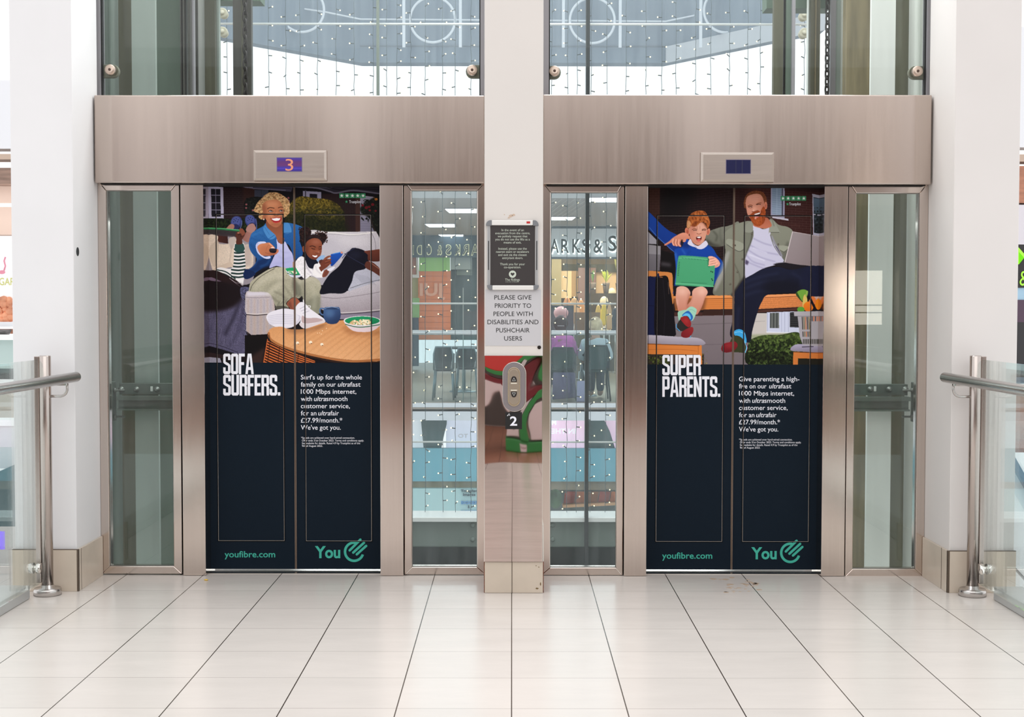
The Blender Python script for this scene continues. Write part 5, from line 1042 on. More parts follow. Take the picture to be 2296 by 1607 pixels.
for px, py, r0 in ((1146, 484, 5), (1152, 482, 4), (1141, 488, 3), (1131, 481, 1.5)):
    q = at(px, py, PY-.0005); m.prism([(q.x+sp(r0, PY)*math.cos(a)*random.uniform(.6, 1.2), q.z+sp(r0, PY)*.7*math.sin(a)*random.uniform(.6, 1.2)) for a in [k*math.pi/6 for k in range(12)]], PY-.0008, PY)
tag(obj('paint_scar', m, mat('bare_paint_scar', C(200, 176, 156), .7)), 'brownish scar of flaked paint on the white post above the black notice', 'paint scar')
# the thin polished plate, slightly buckled, that mirrors the mall behind the viewer
Ym = PY-.018
xa, xb, za, zb = X(1087, Ym, 1000), X(1215.5, Ym, 1000), h2+.002, Z(797.5, Ym)
nx, nz = 40, 150; v = []; f = []
for j in range(nz+1):
    for i in range(nx+1):
        u, w_ = i/nx, j/nz; x_, z_ = xa+(xb-xa)*u, za+(zb-za)*w_
        up = max(0, (w_-.42)/.58)
        d = .0002*math.sin(u*7+1+w_*3)*up+.00042*up*math.sin(w_*24+2.2*math.sin(u*3.6+.6))*up+.0016*(u-.5)**2*4*.5*(.4+w_)
        v.append((x_, Ym-.004+d-.0135*(z_-za)*0, z_))
for j in range(nz):
    for i in range(nx): a = j*(nx+1)+i; f.append((a, a+1, a+nx+2, a+nx+1))
t = thing('steel_plate', ((xa+xb)/2, Ym, za), 'polished steel plate low on the centre post, mirroring a red and green kiosk', 'steel plate')
pm = mat('mirror_steel', C(206, 192, 186), .02, 1)
o = obj('mirror_face', MB().add(v, f, True), pm, t)
# the sheet leans a degree forward: that is what it mirrors the floor behind with
for vv in o.data.vertices: vv.co.y += .0150*(vv.co.z-za)
obj('backing_sheet', MB().prismx([(Ym+.001, za), (PY, za), (PY, zb), (Ym+.001+.0150*(zb-za), zb)], xa, xb), stl, t)
obj('edge_bead', MB().box(X(1085, Ym, 1000), xa, Ym-.002, PY, za, zb).box(xb, X(1217, Ym, 1000), Ym-.002, PY, za, zb), bright, t)
yb = Ym+.0150*(Z(868, Ym)-za)-.007
t = thing('call_button_panel', (X(1152, yb), yb, Z(924, yb)), 'oval lift call panel with up and down buttons on the polished plate', 'call panel')
def stadium(px0, px1, py0, py1, Y, n=14, grow=0):
    r = (px1-px0)/2+grow; cx = (px0+px1)/2; pts = []
    for k in range(n+1): a = math.pi+k*math.pi/n; pts.append((cx+r*math.cos(a), py0+(px1-px0)/2+r*math.sin(a)))
    for k in range(n+1): a = k*math.pi/n; pts.append((cx+r*math.cos(a), py1-(px1-px0)/2+r*math.sin(a)))
    return [(p.x, p.z) for p in (at(q[0], q[1], Y) for q in pts)]
y1 = yb-.016
obj('rim', MB().prism(stadium(1126.8, 1179.8, 811, 923, y1+.006, grow=0), y1+.004, yb+.0004), bright, t, bevel=.002)
obj('surround', MB().prism(stadium(1127.5, 1177.5, 812, 922, y1), y1, y1+.008), mat('taupe_plastic', C(128, 120, 122), .45), t, bevel=.002)
bz = obj('button_bezel', MB().prism(stadium(1138.5, 1166.5, 823, 911, y1-.004), y1-.004, y1+.001), mat('gold_bezel', C(206, 192, 168), .25, .9), t, bevel=.0015)
obj('button_plate', MB().prism(stadium(1141, 1163.5, 827, 906, y1-.006), y1-.0065, y1), mat('satin_gold_plate', C(186, 174, 158), .3, .8), t, bevel=.001)
dk = mat('black_button', C(38, 34, 34), .35); arrow = mat('engraved_white', C(200, 200, 196), .5)
for cy, s_, nm in ((851, 1, 'up_button'), (883, -1, 'down_button')):
    y2 = y1-.0085
    pts = [(-6.6, 5.2), (6.6, 5.2), (6.4, -1), (4.6, -5.6), (2, -7.6), (-2, -7.6), (-4.6, -5.6), (-6.4, -1)]
    q = [at(1152.3+p[0], cy+s_*p[1], y2) for p in pts]
    o = obj(nm, MB().prism([(p.x, p.z) for p in q], y2, y1-.005), dk, t, bevel=.001)
    tri = [(-3.6, 2.8), (3.6, 2.8), (0, -4.2)]; m = MB()
    for k in range(3):
        a, c = tri[k], tri[(k+1) % 3]; pa, pc = at(1152.3+a[0], cy+s_*a[1], y2-.0006), at(1152.3+c[0], cy+s_*c[1], y2-.0006); m.tube([pa, pc], .0010, 6)
    obj('arrow', m, arrow, o)
    q0 = at(1152.3, cy+s_*8.2, y1-.007); w_ = sp(7, y1); obj('button_lip', MB().box(q0.x-w_, q0.x+w_, y1-.009, y1-.005, q0.z-.0025, q0.z+.0025), mat('pale_lip', C(226, 220, 204), .3), t, bevel=.001)
t = thing('floor_number_plate', (X(1151, yb), yb, Z(961, yb)), 'square black plate with a white number 2 below the call panel', 'number plate')
yq = Ym+.0150*(Z(940, Ym)-za)-.009
pl = obj('plate', MB().box(X(1133, yq, 943), X(1170.5, yq, 943), yq, yq+.004, Z(962, yq), Z(924, yq)), mat('matt_black_plate', C(14, 14, 15), .5), t, bevel=.001)
b = MB(); text(b, "2", 1143.5, 1159.5, 953.5, 19.5, yq-.0006, bold=.022); obj('number', b, txt_w, t)
b = MB()
for dx, dy in ((0, 0), (2, -2.2), (-1.4, 1.6), (3, .4)): q = at(1139.5+dx, 930+dy, yq-.0006); b.prism([(q.x+.0022*math.cos(a), q.z+.0022*math.sin(a)) for a in [k*math.pi/4 for k in range(8)]], yq-.001, yq)
obj('braille_dots', b, txt_w, t)
# kiosk and far wall behind the viewer, seen only in the polished steel
t = thing('kiddie_ride_kiosk', (.3, -2.6, 0), 'green and red mall kiosk with white panels, mirrored in the polished plate', 'kiosk')
kg = mat('kiosk_green', C(54, 140, 74), .4); kr = mat('kiosk_red', C(206, 62, 58), .4)
kw = mat('kiosk_white', C(226, 214, 216), .5); km = mat('kiosk_maroon', C(120, 34, 44), .4)
obj('base', MB().box(-.11, .75, -3.2, -2.5, 0, .135), kg, t, bevel=.015)
obj('arch', MB().prism([(.18, .13), (.29, .13), (.31, .42), (.42, .58), (.75, .66), (.75, .86), (.40, .76), (.24, .60), (.185, .42)], -3.1, -2.48), kg, t, bevel=.015)
obj('advert_panel', MB().prism([(-.09, .16), (.17, .16), (.17, .44), (.02, .46), (-.06, .40)], -2.9, -2.5), kw, t, bevel=.01)
obj('advert_picture', MB().box(-.03, .03, -2.51, -2.495, .26, .42).box(.05, .09, -2.51, -2.495, .24, .44), mat('kiosk_grey', C(104, 96, 98), .5), t)
obj('side_panel', MB().prism([(.32, .16), (.7, .16), (.7, .56), (.40, .52), (.33, .40)], -2.9, -2.5), kw, t, bevel=.01)
obj('seat_pod', MB().prism([(-.9, .66), (-.1, .60), (.02, .52), (.16, .62), (.45, .74), (.9, .84), (.9, .92), (.3, .86), (.05, .74), (-.1, .80), (-.9, .86)], -3.1, -2.55), km, t, bevel=.02)
obj('white_stripe', MB().prism([(-.9, .56), (-.25, .60), (-.05, .50), (.0, .58), (-.2, .70), (-.9, .72)], -3.0, -2.53), kw, t, bevel=.01)
obj('canopy_band', MB().prism([(-.6, .92), (-.12, .90), (.02, 1.04), (.15, 1.06), (.32, .94), (.9, .90), (.9, 1.06), (.36, 1.06), (.18, 1.19), (-.02, 1.18), (-.14, 1.02), (-.6, 1.02)], -3.15, -2.49), kg, t, bevel=.01)
obj('canopy', MB().prism([(-.6, 1.02), (-.14, 1.02), (-.02, 1.18), (.18, 1.19), (.36, 1.06), (.9, 1.06), (.9, 1.33), (-.6, 1.33)], -3.2, -2.5), kr, t, bevel=.02)
b = MB(); b.box(.16, .255, -2.50, -2.495, .015, .10); o = obj('label_sticker', b, kw, t)
b = MB(); v_, f_ = glyphs('Rebel'); w0 = max(p[0] for p in v_); b.add([(.17+.075*(p[0]/w0), -2.494, .05+p[1]*.04) for p in v_], [q[::-1] for q in f_]); obj('sticker_lettering', b, mat('maroon_print', C(120, 40, 50), .5), o)
wb = mat('taupe_shopfront', C(80, 74, 71), .6, var=.25, vscale=.7, vstretch=(2, 1, .5))
struct('wall_back', MB().box(-9, 9, -8.2, -8, 0, 5.2), wb, 'taupe shopfronts behind the viewer')
struct('trim_10', MB().box(-9, 9, -8.0, -7.95, 3.0, 5.2), mat('taupe_fascia', C(158, 144, 135), .6), 'taupe fascia over the shopfronts behind the viewer')
for k, (x_, w_) in enumerate(((-2.5, .45), (3.05, .42), (-5.7, .62), (6.6, .5), (0.3, .12))):
    struct('wall_pier_%d' % k if 0 else 'trim_%d' % (11+k), MB().box(x_-w_, x_+w_, -7.9, -7.6, 0, 5.2), white, 'white pier added behind the viewer to mirror as a bright band in the headers')  # added piers; their reflections make the bright bands on the headers

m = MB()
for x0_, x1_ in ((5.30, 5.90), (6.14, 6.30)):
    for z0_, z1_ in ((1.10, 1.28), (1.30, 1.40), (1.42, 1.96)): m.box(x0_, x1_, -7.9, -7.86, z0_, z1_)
struct('window_9', m, mat('sunlit_wall_glow', C(255, 246, 234), .6, emit=5.5, ecol=C(255, 244, 228)), 'glowing panel added behind the viewer for the sunlit wall mirrored in the far right lift window')  # added emitter in place of the sunlit wall mirrored in the glass
m = MB(); r_ = random.Random(5)
for k in range(30):
    px, py = r_.gauss(1660, 26), r_.gauss(1312, 12)
    if not 1290 < py < 1345: continue
    v_, f0 = (py-803.5)/F, 0
    d_ = CAMH/math.tan(math.atan(v_)+PT); x_ = (px-1148)/F*d_/math.cos(PT)*1.0; s_ = r_.uniform(.004, .014)
    m.prismz([(x_+s_*1.6*math.cos(a)*r_.uniform(.6, 1.2), d_+s_*1.6*math.sin(a)*r_.uniform(.6, 1.2)) for a in [i*math.pi/5 for i in range(10)]], -.001, .0006)
struct('scuff_mark', m, mat('brown_scuff', C(186, 164, 144), .6), parent=bpy.data.objects['floor'])
d_ = CAMH/math.tan(math.atan((1302-803.5)/F)+PT); x_ = (458-1148)/F*d_
o = obj('crumb', MB().ball((x_, d_, .004), .008, 8, (1.4, 1, .5)), mat('yellow_crumb', C(226, 186, 70), .6)); tag(o, 'tiny yellow crumb on the floor in front of the left lift', 'crumb')
# ---------------------------------------------------------------- upper glazing with point fixings
YU = 7.26
zb0 = Z(214, YU)-.08; ztop2 = 3.35
for n, (a, b_, ga, gb, lab) in enumerate(((214.5, 1086, 227, 1077.5, 'clear upper glazing of the left lift shaft'), (1217, 2089, 1230.5, 2076, 'clear upper glazing of the right lift shaft')), 5):
    xa, xb = X(a, YU, 110), X(b_, YU, 110); xg, xh = X(ga, YU, 110), X(gb, YU, 110)
    fr = struct('window_%d' % n, MB().box(xa, xg, YU-.02, YU+.06, zb0, ztop2).box(xh, xb, YU-.02, YU+.06, zb0, ztop2), grey_al, lab)
    struct('window_seal', MB().box(xg, xg+.006, YU-.004, YU+.03, zb0, ztop2).box(xh-.006, xh, YU-.004, YU+.03, zb0, ztop2), black, parent=fr)
    struct('window_pane', MB().box(xg+.004, xh-.004, YU, YU+.012, zb0, ztop2), gl_clear, parent=fr)
def fixing(px, py, side, label):
    q = at(px, py, YU-.03)
    t = thing('glass_fixing', q, label, 'glass fixing', 'round point fixings of the upper glazing')
    obj('cap', MB().lathe([(.0, .03), (.018, .03), (.0255, .028), (.0275, .022), (.0275, 0)][::-1], (q.x, YU, q.z), 24, 'y'), mat('satin_bronze_cap', C(196, 178, 164), .3, .9), t)
    obj('centre_pin', MB().lathe([(.007, 0), (.007, .0015), (.003, .0015)], (q.x, YU-.03, q.z), 12, 'y'), mat('dark_pin', C(84, 66, 58), .4, .6), t)
    n = 10; r = .034; pts = [(q.x+side*.1, q.z+r), (q.x, q.z+r)]+[(q.x-side*r*math.sin(k*math.pi/n), q.z+r*math.cos(k*math.pi/n)) for k in range(1, n)]+[(q.x, q.z-r), (q.x+side*.1, q.z-r)]
    obj('lug', MB().prism(pts, YU+.02, YU+.05), mat('olive_lug', C(120, 120, 104), .5, .3), t, bevel=.003)
fixing(245.5, 155.5, -1, 'round steel glass fixing low at the left edge of the left upper glazing'); fixing(1058.5, 156.5, 1, 'round steel glass fixing just left of the white centre post')
fixing(1243.5, 158.5, -1, 'round steel glass fixing just right of the white centre post'); fixing(2058.5, 159, 1, 'round steel glass fixing low at the right edge of the right upper glazing')

# ---------------------------------------------------------------- inside the shafts
def strip(px0, px1, Y, dep, m, parent, name, z0=-.9, z1=4.4, py=640):
    return obj(name, MB().box(X(px0, Y, py), X(px1, Y, py), Y, Y+dep, z0, z1), m, parent)
t = thing('steel_column', (X(300, 8.0), 8.0, -.9), 'pale and olive painted steel column behind the far left window', 'steel column')
strip(271, 302, 7.98, .12, olive, t, 'web'); strip(300, 353, 7.80, .03, pale, t, 'flange'); strip(351, 410, 8.1, .1, dgreen, t, 'side_plate')
o = obj('conduit', MB().tube([(X(253, 8.1), 8.2, -.9), (X(253, 8.1), 8.2, 4.4)], .035, 14), pale, t)
struct('wall_shaft_left', MB().box(X(200, 8.3), X(276, 8.3), 8.3, 8.4, -.9, 4.4), pale, 'pale inner wall of the left lift shaft')
struct('wall_shaft_left_side', MB().box(-2.56, -2.50, 7.5, 8.4, -.9, 4.4), dgreen, 'outer side of the left lift shaft')
struct('wall_shaft_right_side', MB().box(2.50, 2.56, 7.5, 8.4, -.9, 4.4), pale_w, 'outer side of the right lift shaft')
t = thing('steel_column', (X(1960, 8.0), 8.0, -.9), 'pale and rust stained steel column behind the far right window', 'steel column')
strip(2000, 2031, 7.98, .12, olive, t, 'web'); strip(1947.5, 2001.5, 7.80, .03, pale_w, t, 'flange'); strip(1893, 1949.5, 8.1, .1, rusty, t, 'side_plate')
obj('conduit', MB().tube([(X(2052, 8.1), 8.2, -.9), (X(2052, 8.1), 8.2, 4.4)], .035, 14), pale_w, t)
struct('wall_shaft_right', MB().box(X(2026, 8.3), X(2110, 8.3), 8.3, 8.4, -.9, 4.4), pale_w, 'pale inner wall of the right lift shaft')
bolt_m = mat('grey_bolt', C(120, 124, 118), .45, .5)
def bracket(px0, px1, sgn, label):
    Y = 7.72
    t = thing('rail_bracket', (X((px0+px1)/2, Y), Y, Z(918, Y)), label, 'rail bracket', 'steel brackets across the side windows')
    xa, xb = X(px0, Y), X(px1, Y); c = xa if sgn > 0 else xb
    bm_ = mat('bracket_steel', C(92, 102, 94), .5, .2, var=.15, vscale=8)
    xin = xa+.045 if sgn > 0 else xb-.045
    a, b_ = (xin, xb) if sgn > 0 else (xa, xin)
    obj('cleat_plate', MB().box(a, b_, Y+.02, Y+.079, Z(886, Y), Z(861, Y)), bm_, t)
    obj('channel', MB().box(a, b_, Y-.04, Y+.03, Z(897, Y), Z(888, Y)).box(a, b_, Y, Y+.03, Z(917, Y), Z(897, Y)).box(a, b_, Y-.03, Y+.03, Z(920, Y), Z(916, Y)), bm_, t)
    e0, e1 = (xa, xa+.02) if sgn > 0 else (xb-.02, xb)
    obj('end_plate', MB().box(e0, e1, Y-.03, Y+.05, Z(945, Y), Z(856, Y)), bm_, t, bevel=.004)
    for px in ((272, 306, 352) if sgn > 0 else (1951, 1994, 2030)):
        q = at(px, 873, Y+.02); obj('bolt', MB().lathe([(.017, 0), (.017, .004), (.011, .005), (.011, .014), (.006, .015), (.006, .024)], (q.x, Y+.02, q.z), 12, 'y'), bolt_m, t)
    q = at(338 if sgn > 0 else 1964, 872, Y); obj('slot', MB().box(q.x-.007, q.x+.007, Y+.018, Y+.021, q.z-.014, q.z+.014), pale_w, t, bevel=.004)
    for zz_ in (934, 875):
        q = at(px0+12 if sgn > 0 else px1-12, zz_, Y); obj('stud', MB().lathe([(.014, 0), (.014, .012), (.006, .012), (.006, .06)] if sgn > 0 else [(.006, -.06), (.006, -.012), (.014, -.012), (.014, 0)], (e1 if sgn > 0 else e0, Y, q.z), 10, 'x'), bolt_m, t)
bracket(247, 396, 1, 'dark steel rail bracket with bolts behind the far left window'); bracket(1906, 2056, -1, 'dark steel rail bracket with bolts behind the far right window')
# guide rails and trailing chains in the upper part
def rails(items, label, name='guide_rail'):
    xs = [X(i[0], i[2], 110) for i in items]
    t = thing(name, (sum(xs)/len(xs), 8.2, 1.9), label, 'guide rail')
    for a, b_, Y, m, nm in items: obj(nm, MB().box(X(a, Y, 110), X(b_, Y, 110), Y, Y+.05, 1.9, 4.4), m, t)
    return t
rails([(404, 406.5, 8.0, charcoal, 'cable'), (406.5, 410, 8.04, pale_w, 'face'), (410, 413.5, 8.0, charcoal, 'cable'), (413.5, 417, 8.04, pale, 'face'), (421, 427, 8.0, charcoal, 'cable'), (427, 434, 8.04, grey_al, 'face')], 'bundle of thin vertical cables and rails beside the left steel column', 'cable_tray')
rails([(434, 441, 8.3, charcoal, 'flange'), (441, 459, 8.34, pale_w, 'face'), (459, 482, 8.28, olive, 'channel'), (482, 491, 8.34, pale, 'edge')], 'dark and pale guide rail behind the left upper glazing')
rails([(522.5, 541, 8.2, charcoal, 'channel'), (541, 545, 8.17, olive, 'lip'), (545, 563.5, 8.22, charcoal, 'channel')], 'dark channel rail carrying a chain behind the left upper glazing')
rails([(1735, 1756, 8.2, olive, 'channel'), (1757, 1762, 8.24, black, 'slot'), (1762, 1776, 8.21, dgreen, 'channel'), (1776, 1783, 8.18, grey_al, 'lip')], 'olive channel rail behind the right upper glazing')
rails([(1812, 1817, 8.36, pale_w, 'edge'), (1817.5, 1828, 8.28, olive, 'channel'), (1828, 1830, 8.26, rusty, 'lip'), (1830, 1838.5, 8.28, olive, 'channel')], 'narrow olive guide rail behind the right upper glazing')
rails([(1862, 1874, 8.36, grey_al, 'flange'), (1874, 1884, 8.38, pale, 'face'), (1884, 1897, 8.4, pale_w, 'face')], 'white painted rail beside the right steel column')
def chain(px, Y, label):
    t = thing('chain', (X(px, Y, 110), Y, 1.95), label, 'chain')
    x_ = X(px, Y, 110); k = 0; z_ = Z(212, Y)-.06
    while z_ < 3.35:
        pts = []
        for i in range(14):
            a = i*2*math.pi/14; u, w_ = .012*math.cos(a), .034*math.sin(a)
            th = .6 if k % 2 else -.9
            pts.append((x_+u*math.cos(th), Y+u*math.sin(th), z_+w_))
        obj('link', MB().tube(pts, .0055, 8, closed=True), mat('black_chain', C(48, 46, 44), .45, .5), t)
        z_ += .046; k += 1
chain(550, 8.15, 'dark chain hanging on the channel rail of the left shaft'); chain(1855, 8.3, 'black chain hanging free in the right shaft')
for n, (a, b_, pb, lab) in enumerate(((380, 584, 3, 'dark green steel beam at the top of the left shaft'), (1719, 1862, 18, 'dark green steel beam at the top of the right shaft'))):
    o = obj('steel_beam', MB().box(X(a, 8.45, 10), X(b_, 8.45, 10), 8.45, 8.6, Z(pb, 8.45), Z(pb, 8.45)+.3), dgreen); tag(o, lab, 'steel beam')
# rear glazing of the shafts
YR = 9.2
fr = struct('window_7', MB().box(X(844.5, YR, 110), X(850, YR, 110), YR-.02, YR+.03, 2.0, 4.4), mat('grey_green_seal', C(120, 130, 122), .5), 'rear glass wall of the lift shafts')
struct('window_pane', MB().box(X(490, YR, 110), X(1812, YR, 110), YR, YR+.012, -.02, 4.4), gl_rear, parent=fr)
struct('window_post', MB().box(X(1311.3, YR), X(1319.6, YR), YR-.04, YR+.03, -.9, 4.4), mat('black_mullion', C(34, 42, 44), .4), parent=fr)
struct('pane_edge', MB().box(X(488, YR, 110), X(490.5, YR, 110), YR-.01, YR+.02, 1.9, 4.4).box(X(1812, YR, 110), X(1814, YR, 110), YR-.01, YR+.02, 1.9, 4.4), black, parent=fr)
def clamp(px, py, side, label):
    q = at(px, py, YR-.06); t = thing('glass_clamp', q, label, 'glass clamp', 'paired clamps of the rear glazing')
    cm = mat('cream_clamp', C(196, 192, 172), .45); r = .031
    pts = [(q.x-side*.07, q.z+r), (q.x, q.z+r)]+[(q.x+side*r*math.sin(k*math.pi/10), q.z+r*math.cos(k*math.pi/10)) for k in range(1, 10)]+[(q.x, q.z-r), (q.x-side*.07, q.z-r)]
    obj('lug', MB().prism(pts, YR-.06, YR-.03), cm, t, bevel=.004); obj('bolt', MB().lathe([(.014, 0), (.014, .01), (.01, .014), (0, .014)], (q.x, YR-.06, q.z), 14, 'y'), cm, t); obj('washer', MB().lathe([(.029, 0), (.029, .02)], (q.x+side*.003, YR-.012, q.z-.006), 18, 'y'), cm, t)
for py, w_ in ((28, 'upper'), (70, 'lower')): clamp(498.5, py, 1, w_+' cream glass clamp beside the dark channel of the left shaft')
for py, w_ in ((33.5, 'upper'), (73, 'lower')): clamp(1803.5, py, -1, w_+' cream glass clamp beside the olive rail of the right shaft')
Yb = 9.22
bar_m = mat('white_tube', C(238, 234, 228), .3)
for zz_, a, b_, r, lab in ((Z(53.5, 9.25), 486, 1816, .0075, 'horizontal white rail across the rear glass, above the headers'), (Z(680.5, 9.25), 880, 1420, .0058, 'thin white rail across the rear glass at eye height'), (Z(991, 9.25), 880, 1420, .0058, 'thin white rail across the rear glass at knee height')):
    o = obj('glazing_rail', MB().tube([(X(a, 9.25), 9.26, zz_), (X(b_, 9.25), 9.26, zz_)], r, 12), bar_m); tag(o, lab, 'rail')
# landing beam at the back and the pit
t = thing('rear_beam', (0, 9.3, -.2), 'grey green steel beam with a white ledge at the back of the shafts', 'steel beam')
obj('ledge', MB().box(-1.3, 1.3, 9.18, 9.5, -.028, -.002), mat('white_ledge', C(232, 234, 232), .5), t); bmb = mat('beam_grey_green', C(110, 122, 116), .5, var=.06, vscale=3)
obj('web', MB().box(-1.3, 1.3, 9.2, 9.32, -.20, -.028), bmb, t, bevel=.008)
for px in (1060, 1239):
    for py in (1177, 1209):
        q = at(px, py, 9.2); obj('bolt', MB().lathe([(.016, 0), (.016, .008), (.008, .012), (0, .012)], (q.x, 9.2, q.z), 12, 'y'), bmb, t)
struct('wall_pit', MB().box(-2.4, 2.4, 9.5, 9.6, -1.2, -.2).box(-2.4, 2.4, 7.6, 9.6, -1.25, -1.2), mat('pit_dark', C(48, 58, 58), .5, var=.3, vscale=3), 'dark lift pit under the rear beam')
# ---------------------------------------------------------------- fairy light strings behind the rear glass
YS = 9.42
wire_m = mat('dark_green_wire', C(74, 88, 92), .6); peg_m = mat('dark_peg', C(66, 74, 74), .5)
led = mat('warm_led', C(255, 236, 190), .4, emit=3.2, ecol=C(255, 230, 170))
def peg_mesh():
    m = MB().tube([(0, 0, 0), (.026, 0, .001)], .0034, 6); o = obj('peg_proto', m, peg_m); me = o.data; bpy.data.objects.remove(o); return me
def led_mesh():
    m = MB().ball((.030, 0, .001), .0046, 8); o = obj('led_proto', m, led); me = o.data; bpy.data.objects.remove(o); return me
PEG, LED = peg_mesh(), led_mesh()
up_l = [509, 602, 641, 673, 712, 753.5, 794, 837, 867, 890, 921, 953, 992, 1021, 1056]
up_r = [1237, 1273, 1294.5, 1326, 1361, 1404, 1448, 1484, 1516, 1560, 1594, 1636, 1677, 1705, 1804]
low = {837: 0, 867: 0, 890: 0, 921: 0, 1404: 1, 1448: 1, 953: 0, 992: 0, 1021: 0, 1056: 0, 1237: 1, 1273: 1, 1294.5: 1, 1326: 1, 1361: 1}
ordw = ['first', 'second', 'third', 'fourth', 'fifth', 'sixth', 'seventh', 'eighth', 'ninth', 'tenth', 'eleventh', 'twelfth', 'thirteenth', 'fourteenth', 'fifteenth']
for side, xs in enumerate((up_l, up_r)):
    for i, px in enumerate(xs):
        x_ = X(px, YS, 110); lowr = px in low
        z0 = .0 if lowr else Z(214, YS)-.12
        place = 'string of warm fairy lights behind the %s upper glazing, %s from the left' % (('left', 'right')[side], ordw[i])
        t = thing('fairy_light_string', (x_, YS, z0), place, 'fairy lights', 'curtain of fairy light strings')
        rr = random.Random(int(px)); path = []; z_ = z0
        while z_ < 3.5: path.append((x_+rr.uniform(-.003, .003), YS+rr.uniform(-.003, .003), z_)); z_ += .06
        obj('wire', MB().tube(path, .0018, 6), wire_m, t)
        z_ = z0+rr.uniform(.02, .1)
        while z_ < 3.42:
            py = 678+(1.4-z_)/YS*F*1.0
            vis = z_ > Z(214, YS)-.05 or (z0 < .1 and z_ < Z(428, YS)+.05)
            if vis:
                near = [d for d in xs if d != px and abs(d-px) < 27]; a = rr.choice((0, math.pi) if not near else ((0,) if near[0] < px else (math.pi,)))+rr.gauss(0, .5); el = rr.gauss(0, .28)
                mtx = Matrix.Translation((x_, YS, z_)) @ Matrix.Rotation(a, 4, 'Z') @ Matrix.Rotation(el, 4, 'Y')
                p = bpy.data.objects.new('bulb', LED); COL.objects.link(p); p.matrix_world = mtx; p.parent = t; p.matrix_parent_inverse = t.matrix_world.inverted()
                q = bpy.data.objects.new('peg', PEG); COL.objects.link(q); q.parent = p; q.matrix_parent_inverse = Matrix.Identity(4)
            z_ += rr.uniform(.088, .112)

# ---------------------------------------------------------------- across the atrium : bulkhead with hoops
Yk = 20.0
bk = mat('grey_bulkhead', C(134, 147, 160), .8, var=.05, vscale=.5); bk2 = mat('light_grey_bulkhead', C(196, 202, 208), .8)
c = [(at(470, 82, 18.0).x, 18.0), (X(808, Yk, 140), Yk), (X(1492, Yk, 140), Yk), (at(1850, 72, 17.6).x, 17.6)]
zb = Z(140.5, Yk)
m = MB(); pts = c+[(p[0], p[1]+.3) for p in c[::-1]]; m.prismz(pts, zb, zb+3); struct('trim_20', m, bk, 'grey bulkhead high across the atrium')
m = MB().prismz([(c[2][0], c[2][1]-.02), (c[3][0], c[3][1]-.02), (c[3][0], c[3][1]-.06), (c[2][0], c[2][1]-.06)], zb-.01, zb+.22); struct('trim_21', m, bk2, 'pale band along the right of the grey bulkhead')
m = MB().box(c[1][0], c[2][0], Yk-.012, Yk, zb+.225, zb+.24); struct('trim_22', m, mat('panel_joint', C(120, 130, 140), .8), 'joint line in the grey bulkhead')
hoop_m = mat('pale_hoop', C(214, 222, 230), .4)
def hoop(cx, cy, r, Y, label, tabs):
    q = at(cx, cy, Y); R_ = sp(r, Y)
    t = thing('hanging_hoop', q, label, 'hoop', 'pale hoops hung in the atrium')
    obj('ring', MB().tube([(q.x+R_*math.cos(a), Y, q.z+R_*math.sin(a)) for a in [k*math.pi/18 for k in range(36)]], .018, 8, closed=True), hoop_m, t)
    for px in tabs: x_ = X(px, Y, 50); obj('hanger', MB().box(x_-.02, x_+.02, Y+.03, Y+.06, Z(105, Y)-.0, q.z+2), hoop_m, t)
hoop(677, 22, 49, 19.0, 'pale hoop at the upper left, second hoop left of the white post', (622,)); hoop(970, 44, 50, 19.4, 'pale hoop high behind the left glazing beside the white post', (905, 1032))
hoop(1328, 46, 50, 19.4, 'pale hoop high behind the right glazing, crossed by the dark upright', (1263.5, 1391)); hoop(1627, 24, 48, 19.0, 'pale hoop at the upper right, second hoop right of the white post', (1572, 1687))
o = obj('tie_rod', MB().tube([at(628, 12, 19.3), at(730, 27, 19.15), at(808, 43, 19.65), at(1492, 48, 19.65), at(1575, 31, 19.5), at(1740, -6, 19.2)], .012, 8), hoop_m); tag(o, 'thin pale rod linking the hoops across the atrium', 'rod')

# ---------------------------------------------------------------- the far gallery : slab, balustrade, shop fronts
far_floor = mat('far_brown_floor', C(150, 138, 126), .4, var=.08, vscale=1)
fascia_w = mat('slab_fascia', C(212, 216, 222), .5)
Yg = 20.0
xa, xb = -6.5, 7
struct('floor_gallery', MB().box(xa, xb, Yg, 34, -.12, 0), far_floor, 'brown tiled floor of the gallery across the atrium')
m = MB().box(xa, xb, Yg-.02, Yg, -.06, .002).box(xa, xb, Yg, Yg+.1, -.25, -.09); b = struct('trim_23', m, fascia_w, 'pale slab edge of the far gallery')
struct('shadow_gap', MB().box(xa, xb, Yg+.03, Yg+.06, -.10, -.05), dark_gap, parent=b)
t = thing('gallery_balustrade', (0, Yg+.1, 0), 'glass balustrade with steel handrail along the far gallery', 'balustrade')
zr = Z(745.5, Yg+.1); obj('handrail', MB().tube([(-5, Yg+.1, zr), (5, Yg+.1, zr)], .034, 14), mat('far_handrail', C(200, 206, 208), .25, .7), t)
gp = [(-4.4, -2.15), (-2.13, -.02), (0, 2.2), (2.22, 4.6)]
for a, b_ in gp: obj('glass_panel', MB().box(a, b_, Yg+.08, Yg+.095, .01, zr), gl_far, t)
